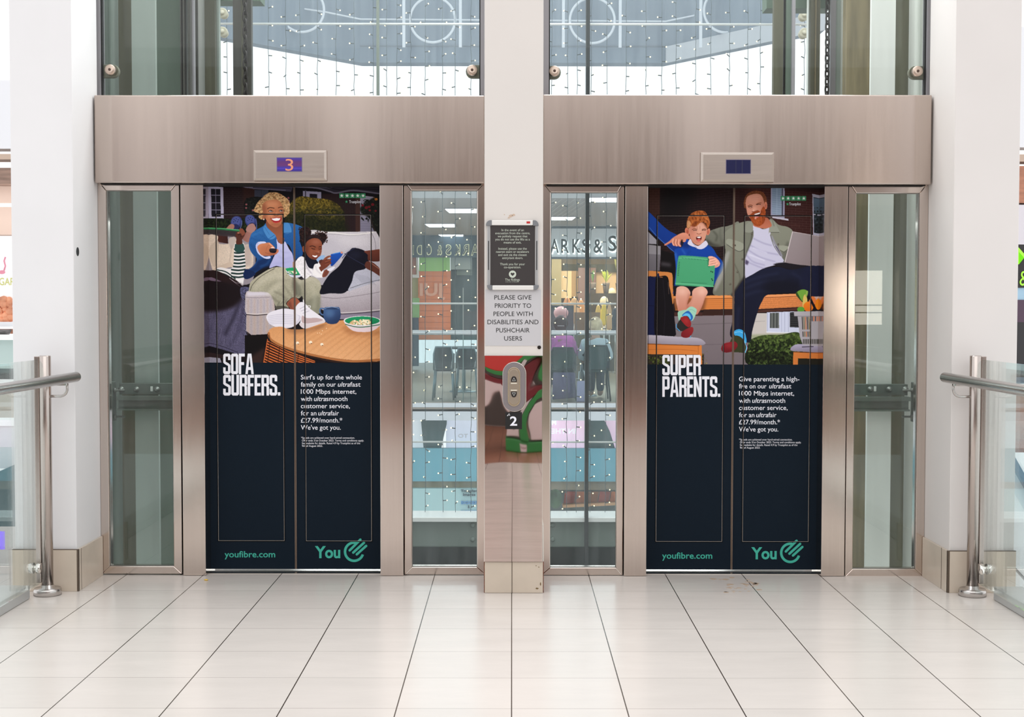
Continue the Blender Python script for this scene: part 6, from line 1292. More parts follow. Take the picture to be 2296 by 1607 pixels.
# soffit, its lamps, and the two shop fronts
sof = mat('grey_soffit', C(176, 178, 180), .7, var=.03, vscale=1)
struct('ceiling', MB().box(xa, xb, Yg, 33, 2.92, 3.1).box(xa, xb, Yg-.1, Yg, 2.92, 3.35), sof, 'grey soffit over the far gallery')
m = MB()
for k in range(7): x_ = X(1236+k*13, 22, 440); m.prismz([(x_, 20.05), (x_+.012, 20.05), (x_-.4+.012, 27), (x_-.4, 27)], 2.914, 2.921)
struct('trim_24', m, mat('soffit_joint', C(200, 202, 204), .7), 'pale joints in the far soffit')
lamp = mat('white_tube_light', C(250, 252, 255), .5, emit=3.0, ecol=C(250, 252, 255))
def tube_light(px0, px1, py, label, h=5):
    Yq = (2.915-1.4)/((678-py)/F); xa_, xb_ = X(px0, Yq, py), X(px1, Yq, py); d = Yq*Yq*h/F/1.5
    t = thing('ceiling_light', ((xa_+xb_)/2, Yq, 2.90), label, 'ceiling light', 'strip lights under the far soffit')
    obj('diffuser', MB().prismz([(xa_, Yq-d/2), (xb_, Yq-d/2), (xb_-.03, Yq+d/2), (xa_+.03, Yq+d/2)], 2.895, 2.905), lamp, t)
    obj('housing', MB().box(xa_-.02, xb_+.02, Yq-d/2-.02, Yq+d/2+.02, 2.905, 2.92), grey_al, t)
tube_light(1001, 1090, 465.5, 'long white strip light nearest the top of the window left of the post', 8); tube_light(956, 1021, 498.5, 'white strip light in the middle of the three left of the post', 6); tube_light(986, 1040, 521.5, 'short white strip light just above the reversed lettering', 4.4)
tube_light(1319, 1400, 440.5, 'long white strip light at the top right, right of the dark upright', 8); tube_light(1225, 1288, 482.5, 'white strip light above the shop sign, right of the post', 6)
# right shop : illuminated grey fascia with dark letters
Yv = 27.0
sf = thing('shop_sign', (X(1310, Yv), Yv, Z(577, Yv)), 'grey shop fascia with dark haloed capitals reading ARKS & S', 'shop sign')
xa_, xb_ = X(1206, Yv), X(1700, Yv)
obj('fascia', MB().box(xa_, xb_, Yv, Yv+.2, Z(577, Yv), Z(510, Yv)), mat('fascia_grey', C(206, 210, 214), .5, emit=.16, ecol=C(220, 224, 226)), sf)
obj('fascia_edge', MB().box(xa_, xb_, Yv-.03, Yv+.2, Z(512, Yv), Z(507, Yv)).box(xa_, xb_, Yv-.03, Yv+.2, Z(580, Yv), Z(576, Yv)), mat('fascia_edge', C(96, 110, 120), .5), sf)
words_ = [("M", 1209, 1231), ("A", 1234, 1253), ("R", 1258.5, 1276), ("K", 1283.5, 1301), ("S", 1305, 1322), ("&", 1331, 1351), ("S", 1364, 1382.5), ("P", 1387, 1403)]
halo = mat('halo_light', C(250, 252, 250), .5, emit=1.6, ecol=C(246, 252, 250)); letter_m = mat('dark_letter', C(40, 54, 54), .5)
for ch, a, b_ in words_:
    bo = 566 if ch != 'S' or a < 1350 else 562; cp = 30 if a < 1350 else 33
    b = MB(); text(b, ch, a+1.6, b_+2.2, bo+2.6, cp, Yv-.03, bold=.035); o = obj('letter_halo', b, halo, sf)
    b = MB(); text(b, ch, a, b_, bo, cp, Yv-.10, th=.05, bold=.012); obj('letter', b, letter_m, sf)
# left : reflection of the sign in glass, built as a dark fascia with reversed letters
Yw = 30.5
sl = thing('shop_sign', (X(1000, Yw), Yw, Z(575, Yw)), 'reflection of the shop sign, built as reversed capitals on a dark fascia left of the post', 'shop sign')
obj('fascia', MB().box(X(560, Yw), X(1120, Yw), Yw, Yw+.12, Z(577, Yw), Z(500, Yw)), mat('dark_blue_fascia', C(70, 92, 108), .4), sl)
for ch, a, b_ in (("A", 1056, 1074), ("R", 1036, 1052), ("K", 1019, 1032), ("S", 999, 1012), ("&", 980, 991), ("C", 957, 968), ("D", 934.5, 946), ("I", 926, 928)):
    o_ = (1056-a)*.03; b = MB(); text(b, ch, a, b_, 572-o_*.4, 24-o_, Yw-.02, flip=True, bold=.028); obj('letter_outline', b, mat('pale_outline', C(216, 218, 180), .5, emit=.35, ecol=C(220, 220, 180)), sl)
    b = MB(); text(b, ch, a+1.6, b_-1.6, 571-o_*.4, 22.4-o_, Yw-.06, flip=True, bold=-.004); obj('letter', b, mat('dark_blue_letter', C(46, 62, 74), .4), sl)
Yx = 30.8
def panel(name, px0, px1, py0, py1, m, label, cat, Y=Yx, d=.12):
    o = obj(name, MB().box(X(px0, Y), X(px1, Y), Y, Y+d, Z(py1, Y), Z(py0, Y)), m); return tag(o, label, cat)
panel('green_hoarding', 940, 1009, 577, 608, mat('lime_green', C(150, 206, 120), .5, emit=.1), 'lime green panel above the orange boards', 'panel', Yx-.02, .015)
t = thing('orange_shop_panel', (X(975, Yx), Yx, 0), 'orange boarded shop panel with faint white lettering', 'panel')
og = mat('orange_boards', C(222, 128, 76), .5, emit=.08); xa_, xb_ = X(938, Yx), X(1010.5, Yx); n = 12; z0, z1 = Z(762, Yx), Z(606.5, Yx)
for k in range(n): obj('board', MB().box(xa_, xb_, Yx, Yx+.06, z0+(z1-z0)*k/n+.006, z0+(z1-z0)*(k+1)/n), og, t)
obj('backing', MB().box(xa_, xb_, Yx+.06, Yx+.1, z0, z1), mat('orange_gap', C(150, 84, 56), .6), t)
b = MB(); text(b, "JUI", 941, 998, 662, 26, Yx-.02, flip=True, bold=.03); obj('faint_lettering', b, mat('faint_white', C(240, 178, 150), .5), t)
t = thing('framed_menu_board', (X(930, Yx), Yx, Z(620, Yx)), 'reddish menu board with a white frame at the far left of the window', 'menu board')
obj('board', MB().box(X(905, Yx), X(934, Yx), Yx-.1, Yx-.06, Z(616, Yx), Z(576, Yx)), mat('brick_red_board', C(176, 120, 104), .6, var=.2, vscale=9), t); obj('frame', MB().prism([(X(934, Yx), Z(574, Yx)), (X(938, Yx), Z(574, Yx)), (X(941, Yx), Z(623, Yx)), (X(905, Yx), Z(623, Yx)), (X(905, Yx), Z(616, Yx)), (X(936, Yx), Z(616, Yx))], Yx-.12, Yx-.06), white, t)
panel('yellow_shop_wall', 560, 938, 577, 760, mat('pale_yellow_wall', C(206, 206, 150), .6), 'pale yellow wall under the menu board', 'panel', Yx+.3)
panel('green_counter', 905, 940, 668, 712, mat('green_counter', C(140, 190, 128), .6), 'pale green counter front left of the orange boards', 'counter', Yx-.15)
panel('blue_bin', 905, 938.5, 712, 820.8, mat('dark_blue_bin', C(52, 72, 92), .5), 'dark blue box on the floor left of the orange boards', 'box', Yx-.3)
panel('shop_lintel', 1010, 1058, 577, 604, mat('grey_lintel', C(168, 184, 186), .5), 'pale grey panel over the dark shop doorway', 'panel')
panel('shop_lintel', 1024, 1058, 604, 617, mat('grey_lintel2', C(120, 138, 138), .5), 'mid grey strip under the pale shop panel', 'panel', Yx+.15)
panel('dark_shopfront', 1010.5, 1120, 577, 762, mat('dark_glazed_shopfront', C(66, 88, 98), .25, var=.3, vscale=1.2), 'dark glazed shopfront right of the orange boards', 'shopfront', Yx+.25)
o = obj('thin_post', MB().box(X(1037.5, 20.4), X(1039.3, 20.4), 20.4, 20.43, 0, Z(645, 20.4)), mat('pale_post', C(150, 156, 150), .5)); tag(o, 'thin upright post on the far gallery left of the white column', 'post')
# right shop interior, warmly lit
Yi = 30.5
warm = mat('warm_shop_wall', C(236, 206, 160), .7, emit=.25, ecol=C(250, 214, 160))
panel('shop_wall', 1200, 1760, 577, 760, mat('shop_back_wall', C(150, 132, 104), .7, var=.2, vscale=.8), 'dim brown back wall of the clothes shop', 'wall panel', Yi+.6)
panel('shop_ceiling_band', 1260, 1760, 592, 610, mat('dark_rafters', C(76, 74, 60), .7, var=.4, vscale=4), 'dark slatted ceiling band inside the clothes shop', 'ceiling band', Yi+.1)
panel('shop_pilaster', 1236, 1258, 579, 827, mat('khaki_pilaster', C(162, 152, 122), .6), 'khaki pilaster at the left of the clothes shop', 'pilaster', Yi-.3)
panel('shop_pilaster', 1215, 1235.5, 577, 827, mat('dark_pilaster', C(70, 80, 84), .6), 'dark grey pilaster at the left of the clothes shop', 'pilaster', Yi-.2)
panel('lit_display_wall', 1258, 1281, 607, 668, warm, 'glowing cream display wall left of the shop column', 'display wall', Yi)
panel('lit_display_wall', 1336, 1392, 607, 668, mat('warm_shop_wall2', C(226, 190, 146), .7, emit=.18, ecol=C(250, 206, 150)), 'cream display wall behind the shop plants', 'display wall', Yi+.2)
panel('clothes_rail_shelf', 1281, 1296, 607, 665, mat('shop_shelf', C(196, 166, 128), .7), 'beige shelf unit beside the brown shop column', 'shelf', Yi+.05)
panel('shop_column', 1296, 1312, 600, 690, mat('mauve_brown_column', C(140, 112, 106), .6), 'mauve brown shop column left of the dark upright', 'column', Yi-.1)
panel('shop_column', 1320, 1335, 600, 690, mat('mauve_brown_column2', C(132, 100, 92), .6), 'mauve brown shop column right of the dark upright', 'column', Yi-.1)
panel('dark_display_unit', 1236, 1286, 684, 852.2, mat('dark_display', C(50, 54, 62), .5), 'dark cafe display unit behind the seated people', 'display unit', 25.5, .4)
panel('low_display_table', 1289, 1345, 700, 847.5, mat('brown_display_table', C(112, 92, 70), .6), 'brown display table in the clothes shop', 'table', 26.2, .4)
panel('dark_clothes_rail', 1320, 1420, 657, 831.5, mat('dark_stock', C(70, 58, 44), .7, var=.4, vscale=3), 'dark rail of stock under the shop plants', 'clothes rail', 29, .3)
def garment(px, top, bot, w, m, Y, label, cat='garment', flare=1.3):
    q = at(px, top, Y); zb_ = Z(bot, Y); w_ = sp(w, Y)/2
    t = thing('garment_stand', (q.x, Y, 0), label, cat)
    obj('garment', MB().prism([(q.x-w_*.45, q.z), (q.x+w_*.45, q.z), (q.x+w_, q.z-.12), (q.x+w_*flare, zb_), (q.x-w_*flare, zb_), (q.x-w_, q.z-.12)], Y, Y+.14), m, t, bevel=.03)
    obj('pole', MB().tube([(q.x, Y+.07, .0), (q.x, Y+.07, q.z+.03)], .012, 8), bright, t)
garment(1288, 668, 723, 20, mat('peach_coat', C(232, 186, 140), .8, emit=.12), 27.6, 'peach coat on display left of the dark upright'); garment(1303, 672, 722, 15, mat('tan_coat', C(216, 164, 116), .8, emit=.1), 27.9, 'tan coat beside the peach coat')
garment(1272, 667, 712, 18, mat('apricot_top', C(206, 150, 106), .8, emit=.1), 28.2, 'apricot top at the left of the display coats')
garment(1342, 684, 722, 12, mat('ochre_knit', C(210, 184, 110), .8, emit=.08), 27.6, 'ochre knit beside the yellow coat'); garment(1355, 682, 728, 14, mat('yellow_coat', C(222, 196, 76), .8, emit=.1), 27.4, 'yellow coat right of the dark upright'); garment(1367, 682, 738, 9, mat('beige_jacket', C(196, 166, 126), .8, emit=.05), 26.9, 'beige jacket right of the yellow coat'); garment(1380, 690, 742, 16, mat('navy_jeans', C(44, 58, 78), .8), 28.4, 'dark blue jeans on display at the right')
def mannequin(px, top, Y, label):
    q = at(px, top, Y); t = thing('mannequin', (q.x, Y, 0), label, 'mannequin')
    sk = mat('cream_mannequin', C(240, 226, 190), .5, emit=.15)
    obj('head', MB().ball((q.x, Y, q.z-.11), .085, 12, (1, 1, 1.3)), sk, t); obj('neck', MB().tube([(q.x, Y, q.z-.3), (q.x, Y, q.z-.18)], .045, 10), sk, t); obj('torso', MB().lathe([(.06, -.78), (.15, -.72), (.13, -.55), (.17, -.38), (.06, -.28)], (q.x, Y, q.z), 16), sk, t); obj('stand', MB().tube([(q.x, Y, .0), (q.x, Y, q.z-.78)], .02, 8), bright, t)
mannequin(1354.5, 664, 28.0, 'cream mannequin above the yellow coat'); mannequin(1372, 645, 29.6, 'cream mannequin beside the shop plants')
def plant(px, base, top, w, Y, col, label):
    q = at(px, 657, Y-.15); q.y = Y; q.z = Z(657, 29)+.22; t = thing('potted_plant', q, label, 'potted plant')
    h_ = (Z(top, Y)-Z(base, Y))*1.5; obj('pot', MB().lathe([(.05, -.22), (.075, -.02), (.08, 0), (.06, 0)], (q.x, Y, q.z), 16), mat('grey_pot', C(150, 136, 124), .6), t)
    m = MB(); r = random.Random(int(px))
    for k in range(26):
        a = r.uniform(0, 2*math.pi); L = h_*r.uniform(.6, 1); d = sp(w, Y)*.8*r.uniform(.2, 1)
        p0 = Vector((q.x, Y, q.z)); p2 = Vector((q.x+d*math.cos(a), Y+d*math.sin(a)*.6, q.z+L)); pm_ = p0.lerp(p2, .5)+Vector((0, 0, h_*.15)); s_ = Vector((-math.sin(a), math.cos(a), 0))*.025
        m.add([p0, pm_-s_, p2, pm_+s_], [(0, 1, 2, 3)])
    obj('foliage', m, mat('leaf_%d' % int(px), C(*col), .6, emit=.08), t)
plant(1360, 648, 628, 20, 29.15, (196, 208, 96), 'bright yellow green plant on the shop shelf'); plant(1330, 650, 630, 7, 29.15, (110, 150, 90), 'dark green plant on the shop shelf'); plant(1389, 648, 598, 22, 29.2, (150, 150, 100), 'tall spiky dry plant behind the shop shelf')
area('shop_light', (1.6, 28.6, 2.85), (0, 0, 0), 3, 2.5, 170, (1, .83, .6))
area('gallery_light', (0, 23.5, 2.85), (0, 0, 0), 7, 3, 260, (.97, 1, 1))

# ---------------------------------------------------------------- chairs and the two seated people on the gallery
ch_m = mat('dark_cafe_weave', C(20, 26, 30), .5); ch_g = mat('dark_green_weave', C(40, 62, 62), .6); ch_c = mat('pale_cafe_frame', C(140, 152, 156), .3, .7)
def chair(px, Y, label, back_m=ch_m, top=778, w=48, fm=ch_c, rot=0):
    c_ = X(px, Y); w_ = sp(w, Y)/2; zt_ = Z(top, Y)
    t = thing('cafe_chair', (c_, Y, 0), label, 'chair', 'cafe chairs on the far gallery')
    obj('seat', MB().box(c_-w_*.92, c_+w_*.92, Y, Y+.42, .42, .46), back_m, t, bevel=.015)
    pts = [(c_-w_*.8, .46), (c_+w_*.8, .46), (c_+w_, zt_-.1), (c_+w_*.8, zt_), (c_-w_*.8, zt_), (c_-w_, zt_-.1)]
    obj('backrest', MB().prism(pts, Y-.03, Y), back_m, t, bevel=.012)
    obj('back_frame', MB().tube([(c_-w_, Y-.02, .44), (c_-w_*1.02, Y-.03, zt_-.1), (c_-w_*.82, Y-.03, zt_+.01), (c_+w_*.82, Y-.03, zt_+.01), (c_+w_*1.02, Y-.03, zt_-.1), (c_+w_, Y-.02, .44)], .013, 8), fm, t)
    for sx in (-1, 1):
        for yy in (0, .4): obj('leg', MB().tube([(c_+sx*w_*.9, Y+yy, .44), (c_+sx*w_*1.12, Y+yy+(-.06 if yy == 0 else .06), 0)], .013, 8), fm, t)
        obj('armrest', MB().tube([(c_+sx*w_, Y, .68), (c_+sx*w_*1.08, Y+.2, .67), (c_+sx*w_, Y+.4, .64), (c_+sx*w_*.95, Y+.42, .44)], .014, 8), fm, t)
chair(994, 20.7, 'black cafe chair with pale frame left of the white post', top=779, w=42); chair(1046, 21.25, 'second black cafe chair, just left of the white post', top=782, w=44)
chair(1262, 20.55, 'dark cafe chair holding the person in pink', ch_m, 781, 54, ch_m); chair(1338, 20.5, 'dark green cafe chair holding the person in white', ch_g, 776, 54, ch_m)
def table(px, Y, label):
    c_ = X(px, Y); t = thing('cafe_table', (c_, Y, 0), label, 'table')
    obj('table_top', MB().lathe([(.36, .70), (.36, .73)], (c_, Y, 0), 28), mat('dark_table', C(66, 72, 74), .4), t); obj('stem', MB().tube([(c_, Y, .02), (c_, Y, .70)], .03, 10), ch_c, t); obj('foot', MB().lathe([(.24, 0), (.22, .02), (.04, .04)], (c_, Y, 0), 20), ch_c, t)
table(1305, 21.6, 'round cafe table between the two seated people'); table(1040, 22.6, 'round cafe table behind the black chairs')
def person(px, Y, head_px, label, top_m, skin_m, hair_m, hat=None, lean=0, arm=1):
    cx = X(px, Y); hx = X(head_px[0], Y); hz = Z(head_px[1], Y)
    t = thing('person', (cx, Y, .46), label, 'person')
    sh = Z(770 if lean else 764, Y)
    pts = [(cx, Y, .64), (cx+(hx-cx)*.3, Y+.02, .80), (cx+(hx-cx)*.75, Y+.06, sh-.06), (hx, Y+.08, sh+.06), (hx, Y+.10, hz),
           (hx-.14, Y+.07, sh-.03), (hx-.17, Y+.16, sh-.26), (hx-.12, Y+.36, sh-.33), (hx+.14, Y+.07, sh-.03), (hx+.17, Y+.16, sh-.26), (hx+.12, Y+.36, sh-.33),
           (cx-.07, Y+.22, .58), (cx-.07, Y+.46, .57), (cx-.07, Y+.48, .08), (cx+.07, Y+.22, .58), (cx+.07, Y+.46, .57), (cx+.07, Y+.48, .08), (cx-.07, Y+.60, .05), (cx+.07, Y+.60, .05)]
    ed = [(0, 1), (1, 2), (2, 3), (3, 4), (2, 5), (5, 6), (6, 7), (2, 8), (8, 9), (9, 10), (0, 11), (11, 12), (12, 13), (0, 14), (14, 15), (15, 16), (13, 17), (16, 18)]
    rad = [.13, .135, .15, .06, .075, .085, .06, .04, .085, .06, .04, .075, .065, .05, .075, .065, .05, .04, .04]
    def skin(name, keep, m, grow=0, over=None):
        idx = {k: i for i, k in enumerate(keep)}; me = bpy.data.meshes.new(name); me.from_pydata([pts[k] for k in keep], [(idx[a], idx[b]) for a, b in ed if a in idx and b in idx], [])
        o = bpy.data.objects.new(name, me); COL.objects.link(o); o.modifiers.new('skin', 'SKIN'); s_ = o.modifiers.new('sub', 'SUBSURF'); s_.levels = s_.render_levels = 2
        for k in keep: me.skin_vertices[0].data[idx[k]].radius = (rad[k]+grow,)*2
        me.skin_vertices[0].data[0].use_root = True
        me.materials.append(m); o.parent = t; o.matrix_parent_inverse = t.matrix_world.inverted(); return o
    skin('body', list(range(19)), skin_m); skin('top', [2, 1, 0, 5, 6, 8, 9, 3], top_m, .05); skin('trousers', [0, 11, 12, 13, 14, 15, 16], mat('dark_trousers', C(52, 50, 72), .8), .012)
    obj('face', MB().ball((hx, Y+.13, hz+.02), .095, 14, (.86, 1, 1.15)), skin_m, t)
    for s_ in (-1, 1): obj('ear', MB().ball((hx+s_*.085, Y+.11, hz+.01), .022, 8, (.5, 1, 1.3)), skin_m, t)
    obj('hair', MB().ball((hx, Y+.09, hz+.035), .11, 14, (.95, .95, 1.1)), hair_m, t)
    if hat: o = obj('cap', MB().ball((hx, Y+.09, hz+.05), .118, 14, (1, 1, .85)), hat, t); obj('cap_strap', MB().box(hx-.05, hx+.05, Y-.035, Y-.02, hz+.0, hz+.012), mat('grey_strap', C(150, 150, 154), .5), o)
    return t
person(1263, 20.80, (1257, 731), 'person in a fluffy pink top and black cap, seated with back turned', mat('pink_fleece', C(224, 112, 196), .9, var=.25, vscale=14, bump=.6), mat('skin_tone', C(206, 160, 136), .6), mat('dark_hair', C(40, 36, 36), .8), mat('black_cap', C(30, 34, 38), .7))
person(1340, 20.75, (1336, 733), 'person with pale blond hair and a white shirt, leaning over the table', mat('white_shirt', C(216, 224, 232), .8), mat('skin_tone', 0), mat('blond_hair', C(206, 192, 160), .8, var=.3, vscale=20), lean=1)
person(1256, 22.2, (1258, 708), 'person in a pale pink hat facing away behind the black cap', mat('grey_coat', C(86, 92, 100), .9), mat('skin_tone', 0), mat('pale_pink_hat', C(222, 176, 176), .8), mat('pale_pink_hat', 0))
t = thing('shopping_bag', (X(1308, 20.3), 20.3, 0), 'lilac carrier bag on the floor between the two dark chairs', 'bag')
q = X(1306, 20.3); w_ = sp(14, 20.3); obj('bag_body', MB().prism([(q-w_, 0), (q+w_, 0), (q+w_*.9, .31), (q-w_*.9, .30)], 20.22, 20.34), mat('lilac_bag', C(196, 176, 210), .5), t, bevel=.02); obj('handle', MB().tube([(q-.06, 20.28, .29), (q-.05, 20.28, .44), (q+.02, 20.28, .45), (q+.05, 20.28, .29)], .008, 6), mat('white_handle', C(224, 222, 226), .5), t)
t = thing('coat', (X(1268, 20.42), 20.42, 0), 'mauve coat hanging low over the back of the dark chair', 'coat'); obj('coat_cloth', MB().prism([(X(1238, 20.42), 0.02), (X(1292, 20.42), .05), (X(1290, 20.42), .42), (X(1240, 20.42), .42)], 20.40, 20.46), mat('mauve_coat', C(104, 86, 120), .9, var=.3, vscale=6, vstretch=(6, 1, 1)), t, bevel=.02)
# ---------------------------------------------------------------- the floor below, seen under the gallery slab
Yl = 21.0
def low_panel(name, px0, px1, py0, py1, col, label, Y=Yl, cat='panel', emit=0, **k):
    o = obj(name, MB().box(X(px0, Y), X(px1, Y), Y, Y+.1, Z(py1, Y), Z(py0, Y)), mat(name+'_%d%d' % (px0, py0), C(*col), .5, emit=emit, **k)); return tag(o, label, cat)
low_panel('white_window_banner', 560, 952, 930, 1005.5, (236, 240, 246), 'white shop window panel left of the dark reflection on the floor below', emit=.5); 
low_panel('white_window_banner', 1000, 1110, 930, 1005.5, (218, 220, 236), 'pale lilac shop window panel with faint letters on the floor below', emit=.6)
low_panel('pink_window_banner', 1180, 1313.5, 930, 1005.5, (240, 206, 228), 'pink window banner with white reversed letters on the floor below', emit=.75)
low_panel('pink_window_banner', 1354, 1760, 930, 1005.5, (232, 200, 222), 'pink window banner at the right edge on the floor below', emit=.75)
o = obj('dark_glass_shape', MB().prism([(p.x, p.z) for p in (at(944, 930, Yl), at(1003, 930, Yl), at(1002, 950, Yl), at(996, 975, Yl), at(990, 1004, Yl), at(951, 1004, Yl))], Yl-.12, Yl-.02), mat('dark_teal_glass', C(66, 96, 98), .2, var=.4, vscale=1.5)); tag(o, 'dark reflection built as a teal panel between white panels on the floor below', 'window glass')  # a reflection in the shop glass, built as a dark solid shape
o = obj('dark_glass_shape', MB().prism([(p.x, p.z) for p in (at(1318, 936, Yl), at(1352, 936, Yl), at(1366, 965, Yl), at(1378, 1004, Yl), at(1318, 1004, Yl))], Yl-.12, Yl-.02), mat('dark_teal_glass', 0)); tag(o, 'dark shop glass with fairy lights between pink banners on the floor below', 'window glass')
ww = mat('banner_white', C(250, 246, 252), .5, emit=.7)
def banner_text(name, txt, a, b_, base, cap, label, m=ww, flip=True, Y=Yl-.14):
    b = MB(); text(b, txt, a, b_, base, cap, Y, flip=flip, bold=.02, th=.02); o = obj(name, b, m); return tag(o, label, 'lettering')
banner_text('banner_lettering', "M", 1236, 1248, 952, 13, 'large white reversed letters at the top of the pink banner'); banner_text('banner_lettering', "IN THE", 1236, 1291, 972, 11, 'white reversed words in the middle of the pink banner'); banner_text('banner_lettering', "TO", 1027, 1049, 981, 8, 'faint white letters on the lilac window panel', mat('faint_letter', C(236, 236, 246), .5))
low_panel('teal_awning', 560, 1110, 1005, 1079, (112, 178, 196), 'teal awning band left of the post on the floor below', Yl-.3, 'awning', var=.06, vscale=1); low_panel('teal_awning', 1190, 1760, 1005, 1079, (108, 172, 190), 'teal awning band right of the post on the floor below', Yl-.3, 'awning', var=.06, vscale=1)
low_panel('wooden_valance', 560, 1110, 1078, 1096, (150, 140, 116), 'brown slatted band under the left teal awning', Yl-.2, 'band', var=.2, vscale=2, vstretch=(8, 1, 1)); low_panel('wooden_valance', 1190, 1760, 1078, 1098, (140, 130, 112), 'brown slatted band under the right teal awning', Yl-.2, 'band', var=.2, vscale=2, vstretch=(8, 1, 1))
low_panel('poster_hoarding', 560, 1110, 1095, 1170, (172, 206, 208), 'pale teal hoarding with dark and blue words on the floor below', Yl-.4, 'hoarding')
dk_t = mat('dark_teal_print', C(60, 84, 96), .5); bl_t = mat('blue_print', C(90, 150, 206), .5)
for txt, a, b_, ba, cp, m in (("Transform", 1033, 1078, 1103, 5.5, dk_t), ("Images", 1038, 1066, 1111.5, 5.5, dk_t), ("BIGGER", 1034, 1072, 1130, 6.5, bl_t), ("&", 1049, 1053, 1139, 6, dk_t), ("BETTER", 1034, 1076, 1151, 6.5, bl_t)): banner_text('hoarding_lettering', txt, a, b_, ba, cp, 'word %s on the pale teal hoarding' % txt.replace('&', 'ampersand'), m, flip=False, Y=Yl-.43)
low_panel('dark_stall_back', 1190, 1760, 1096, 1180, (70, 78, 76), 'dark back of the fruit stall on the floor below', Yl-.1, 'stall', var=.3, vscale=2)
t = thing('fruit_stall', (X(1330, 20.4), 20.4, Z(1130, 20.4)), 'sloping wooden fruit stall on the floor below, right of the post', 'stall')
Y = 20.4; m = MB().prism([(X(1262, Y), Z(1130, Y)), (X(1400, Y), Z(1123, Y)), (X(1400, Y), Z(1129, Y)), (X(1262, Y), Z(1136, Y))], Y-.1, Y+.1); obj('front_board', m, mat('stall_board', C(176, 136, 100), .6), t)
for k in range(5): a = 1264+k*26; obj('crate', MB().prism([(X(a, Y), Z(1128-k, Y)), (X(a+24, Y), Z(1127-k, Y)), (X(a+28, Y), Z(1102, Y)), (X(a+4, Y), Z(1102, Y))], Y, Y+.05), mat('crate_fruit_%d' % (k % 3), C(*((120, 52, 44), (150, 84, 50), (110, 70, 48))[k % 3]), .7, var=.4, vscale=9), t)
o = obj('potted_shrub', MB().ball((X(1246, 20.15), 20.15, Z(1118, 20.15)), .11, 14, (.9, .9, 1.3)), mat('dark_shrub', C(64, 84, 60), .8, var=.5, vscale=9, bump=1)); tag(o, 'dark green shrub on the floor below beside the fruit stall', 'shrub')
# ---------------------------------------------------------------- balustrades either side of the landing
def balustrade(sx, xp, yp, label):
    t = thing('balustrade', (xp, yp, 0), label, 'balustrade', 'glass balustrades beside the landing')
    zt_ = Z(797, yp, 1148+sx*1040)
    obj('post', MB().tube([(xp, yp, .02), (xp, yp, zt_-.004), (xp, yp, zt_)], [.0275, .0275, .025], 24), chrome_p, t)
    obj('base_flange', MB().lathe([(.066, 0), (.066, .028), (.062, .034), (.034, .036), (.030, .05)], (xp, yp, 0), 36), chrome, t)
    rx = xp-sx*.128; rz = 1.4-.165*abs(rx)
    obj('handrail', MB().tube([(rx, 6.775, rz), (rx, 3.2, rz)], .0245, 24), chrome, t, bevel=.003)
    bk_ = [(xp-sx*.02, yp, rz-.085)]+[(rx+sx*.03-sx*.0, yp, rz-.085)]
    path = [(xp-sx*.02, yp, rz-.09), (xp-sx*.07, yp, rz-.09)]+[(xp-sx*(.07+.035*math.sin(a)), yp, rz-.09+.035*(1-math.cos(a))) for a in [k*math.pi/2/6 for k in range(1, 7)]]+[(xp-sx*.105, yp, rz-.02)]
    obj('rail_bracket', MB().tube(path, .0065, 12), chrome, t)
    gx = xp+sx*.038
    pan = obj('glass_panel', MB().box(gx-.005, gx+.005, 3.0, yp-.01, .055, zt_-.02), gl_bal, t)
    obj('edge_channel', MB().box(gx-.012, gx+.012, yp-.012, yp+.006, .06, zt_-.003), chrome_p, t, bevel=.003)
    for zz_ in (.14, rz-.03):
        obj('glass_clamp', MB().lathe([(.0, -.028), (.024, -.028), (.026, -.024), (.026, -.008), (.026, -.008)], (gx, yp-.055, zz_), 24, 'x').lathe([(.026, .008), (.026, .024), (.024, .028), (0, .028)], (gx, yp-.055, zz_), 24, 'x').tube([(gx-.008, yp-.055, zz_), (gx+.008, yp-.055, zz_)], .015, 14) if zz_ < .5 else MB().box(rx+sx*.02, gx, yp-.045, yp-.02, zz_-.006, zz_+.006), bright, t)
    return t
balustrade(-1, -2.243, 6.707, 'steel and glass balustrade with round handrail at the left edge'); balustrade(1, 2.228, 6.712, 'steel and glass balustrade with round handrail at the right edge')
for sx, lab in ((-1, 'aluminium kerb channel outside the left balustrade glass'), (1, 'aluminium kerb channel outside the right balustrade glass')):
    a = sx*2.298; o = obj('kerb_channel', MB().prismx([(3.0, .001), (6.62, .001), (6.62, .064), (3.0, .064)], a, a+sx*.14), sill_al, bevel=.004); tag(o, lab, 'kerb')
# ---------------------------------------------------------------- slivers of mall past the columns
struct('floor_lower', MB().box(-16, -3.0, 9, 40, -4.6, -4.5).box(3.0, 16, 9, 40, -4.6, -4.5), mat('lower_floor', C(170, 160, 156), .3, var=.1, vscale=.6), 'pale floor of the level below')
Ys = 15.0
def side(name, px0, px1, py0, py1, m, label, cat, Y=Ys, d=.3):
    o = obj(name, MB().box(X(px0, Y, (py0+py1)/2), X(px1, Y, (py0+py1)/2), Y, Y+d, Z(py1, Y, (px0+px1)/2), Z(py0, Y, (px0+px1)/2)), m); return tag(o, label, cat)
wf = mat('white_fascia', C(240, 240, 244), .5)
side('upper_fascia', -60, 60, 180, 333, mat('white_upper_fascia', C(236, 236, 240), .6), 'white upper fascia at the far left edge', 'fascia')
side('soffit_strip', -60, 60, 345, 357, mat('tan_soffit', C(200, 176, 158), .6), 'tan soffit strip at the left edge', 'soffit')
side('louvre_panel', -60, 60, 376, 412, mat('brown_louvre', C(150, 122, 108), .6, var=.3, vscale=3, vstretch=(1, 1, 12)), 'brown louvred ceiling at the left edge', 'louvre')
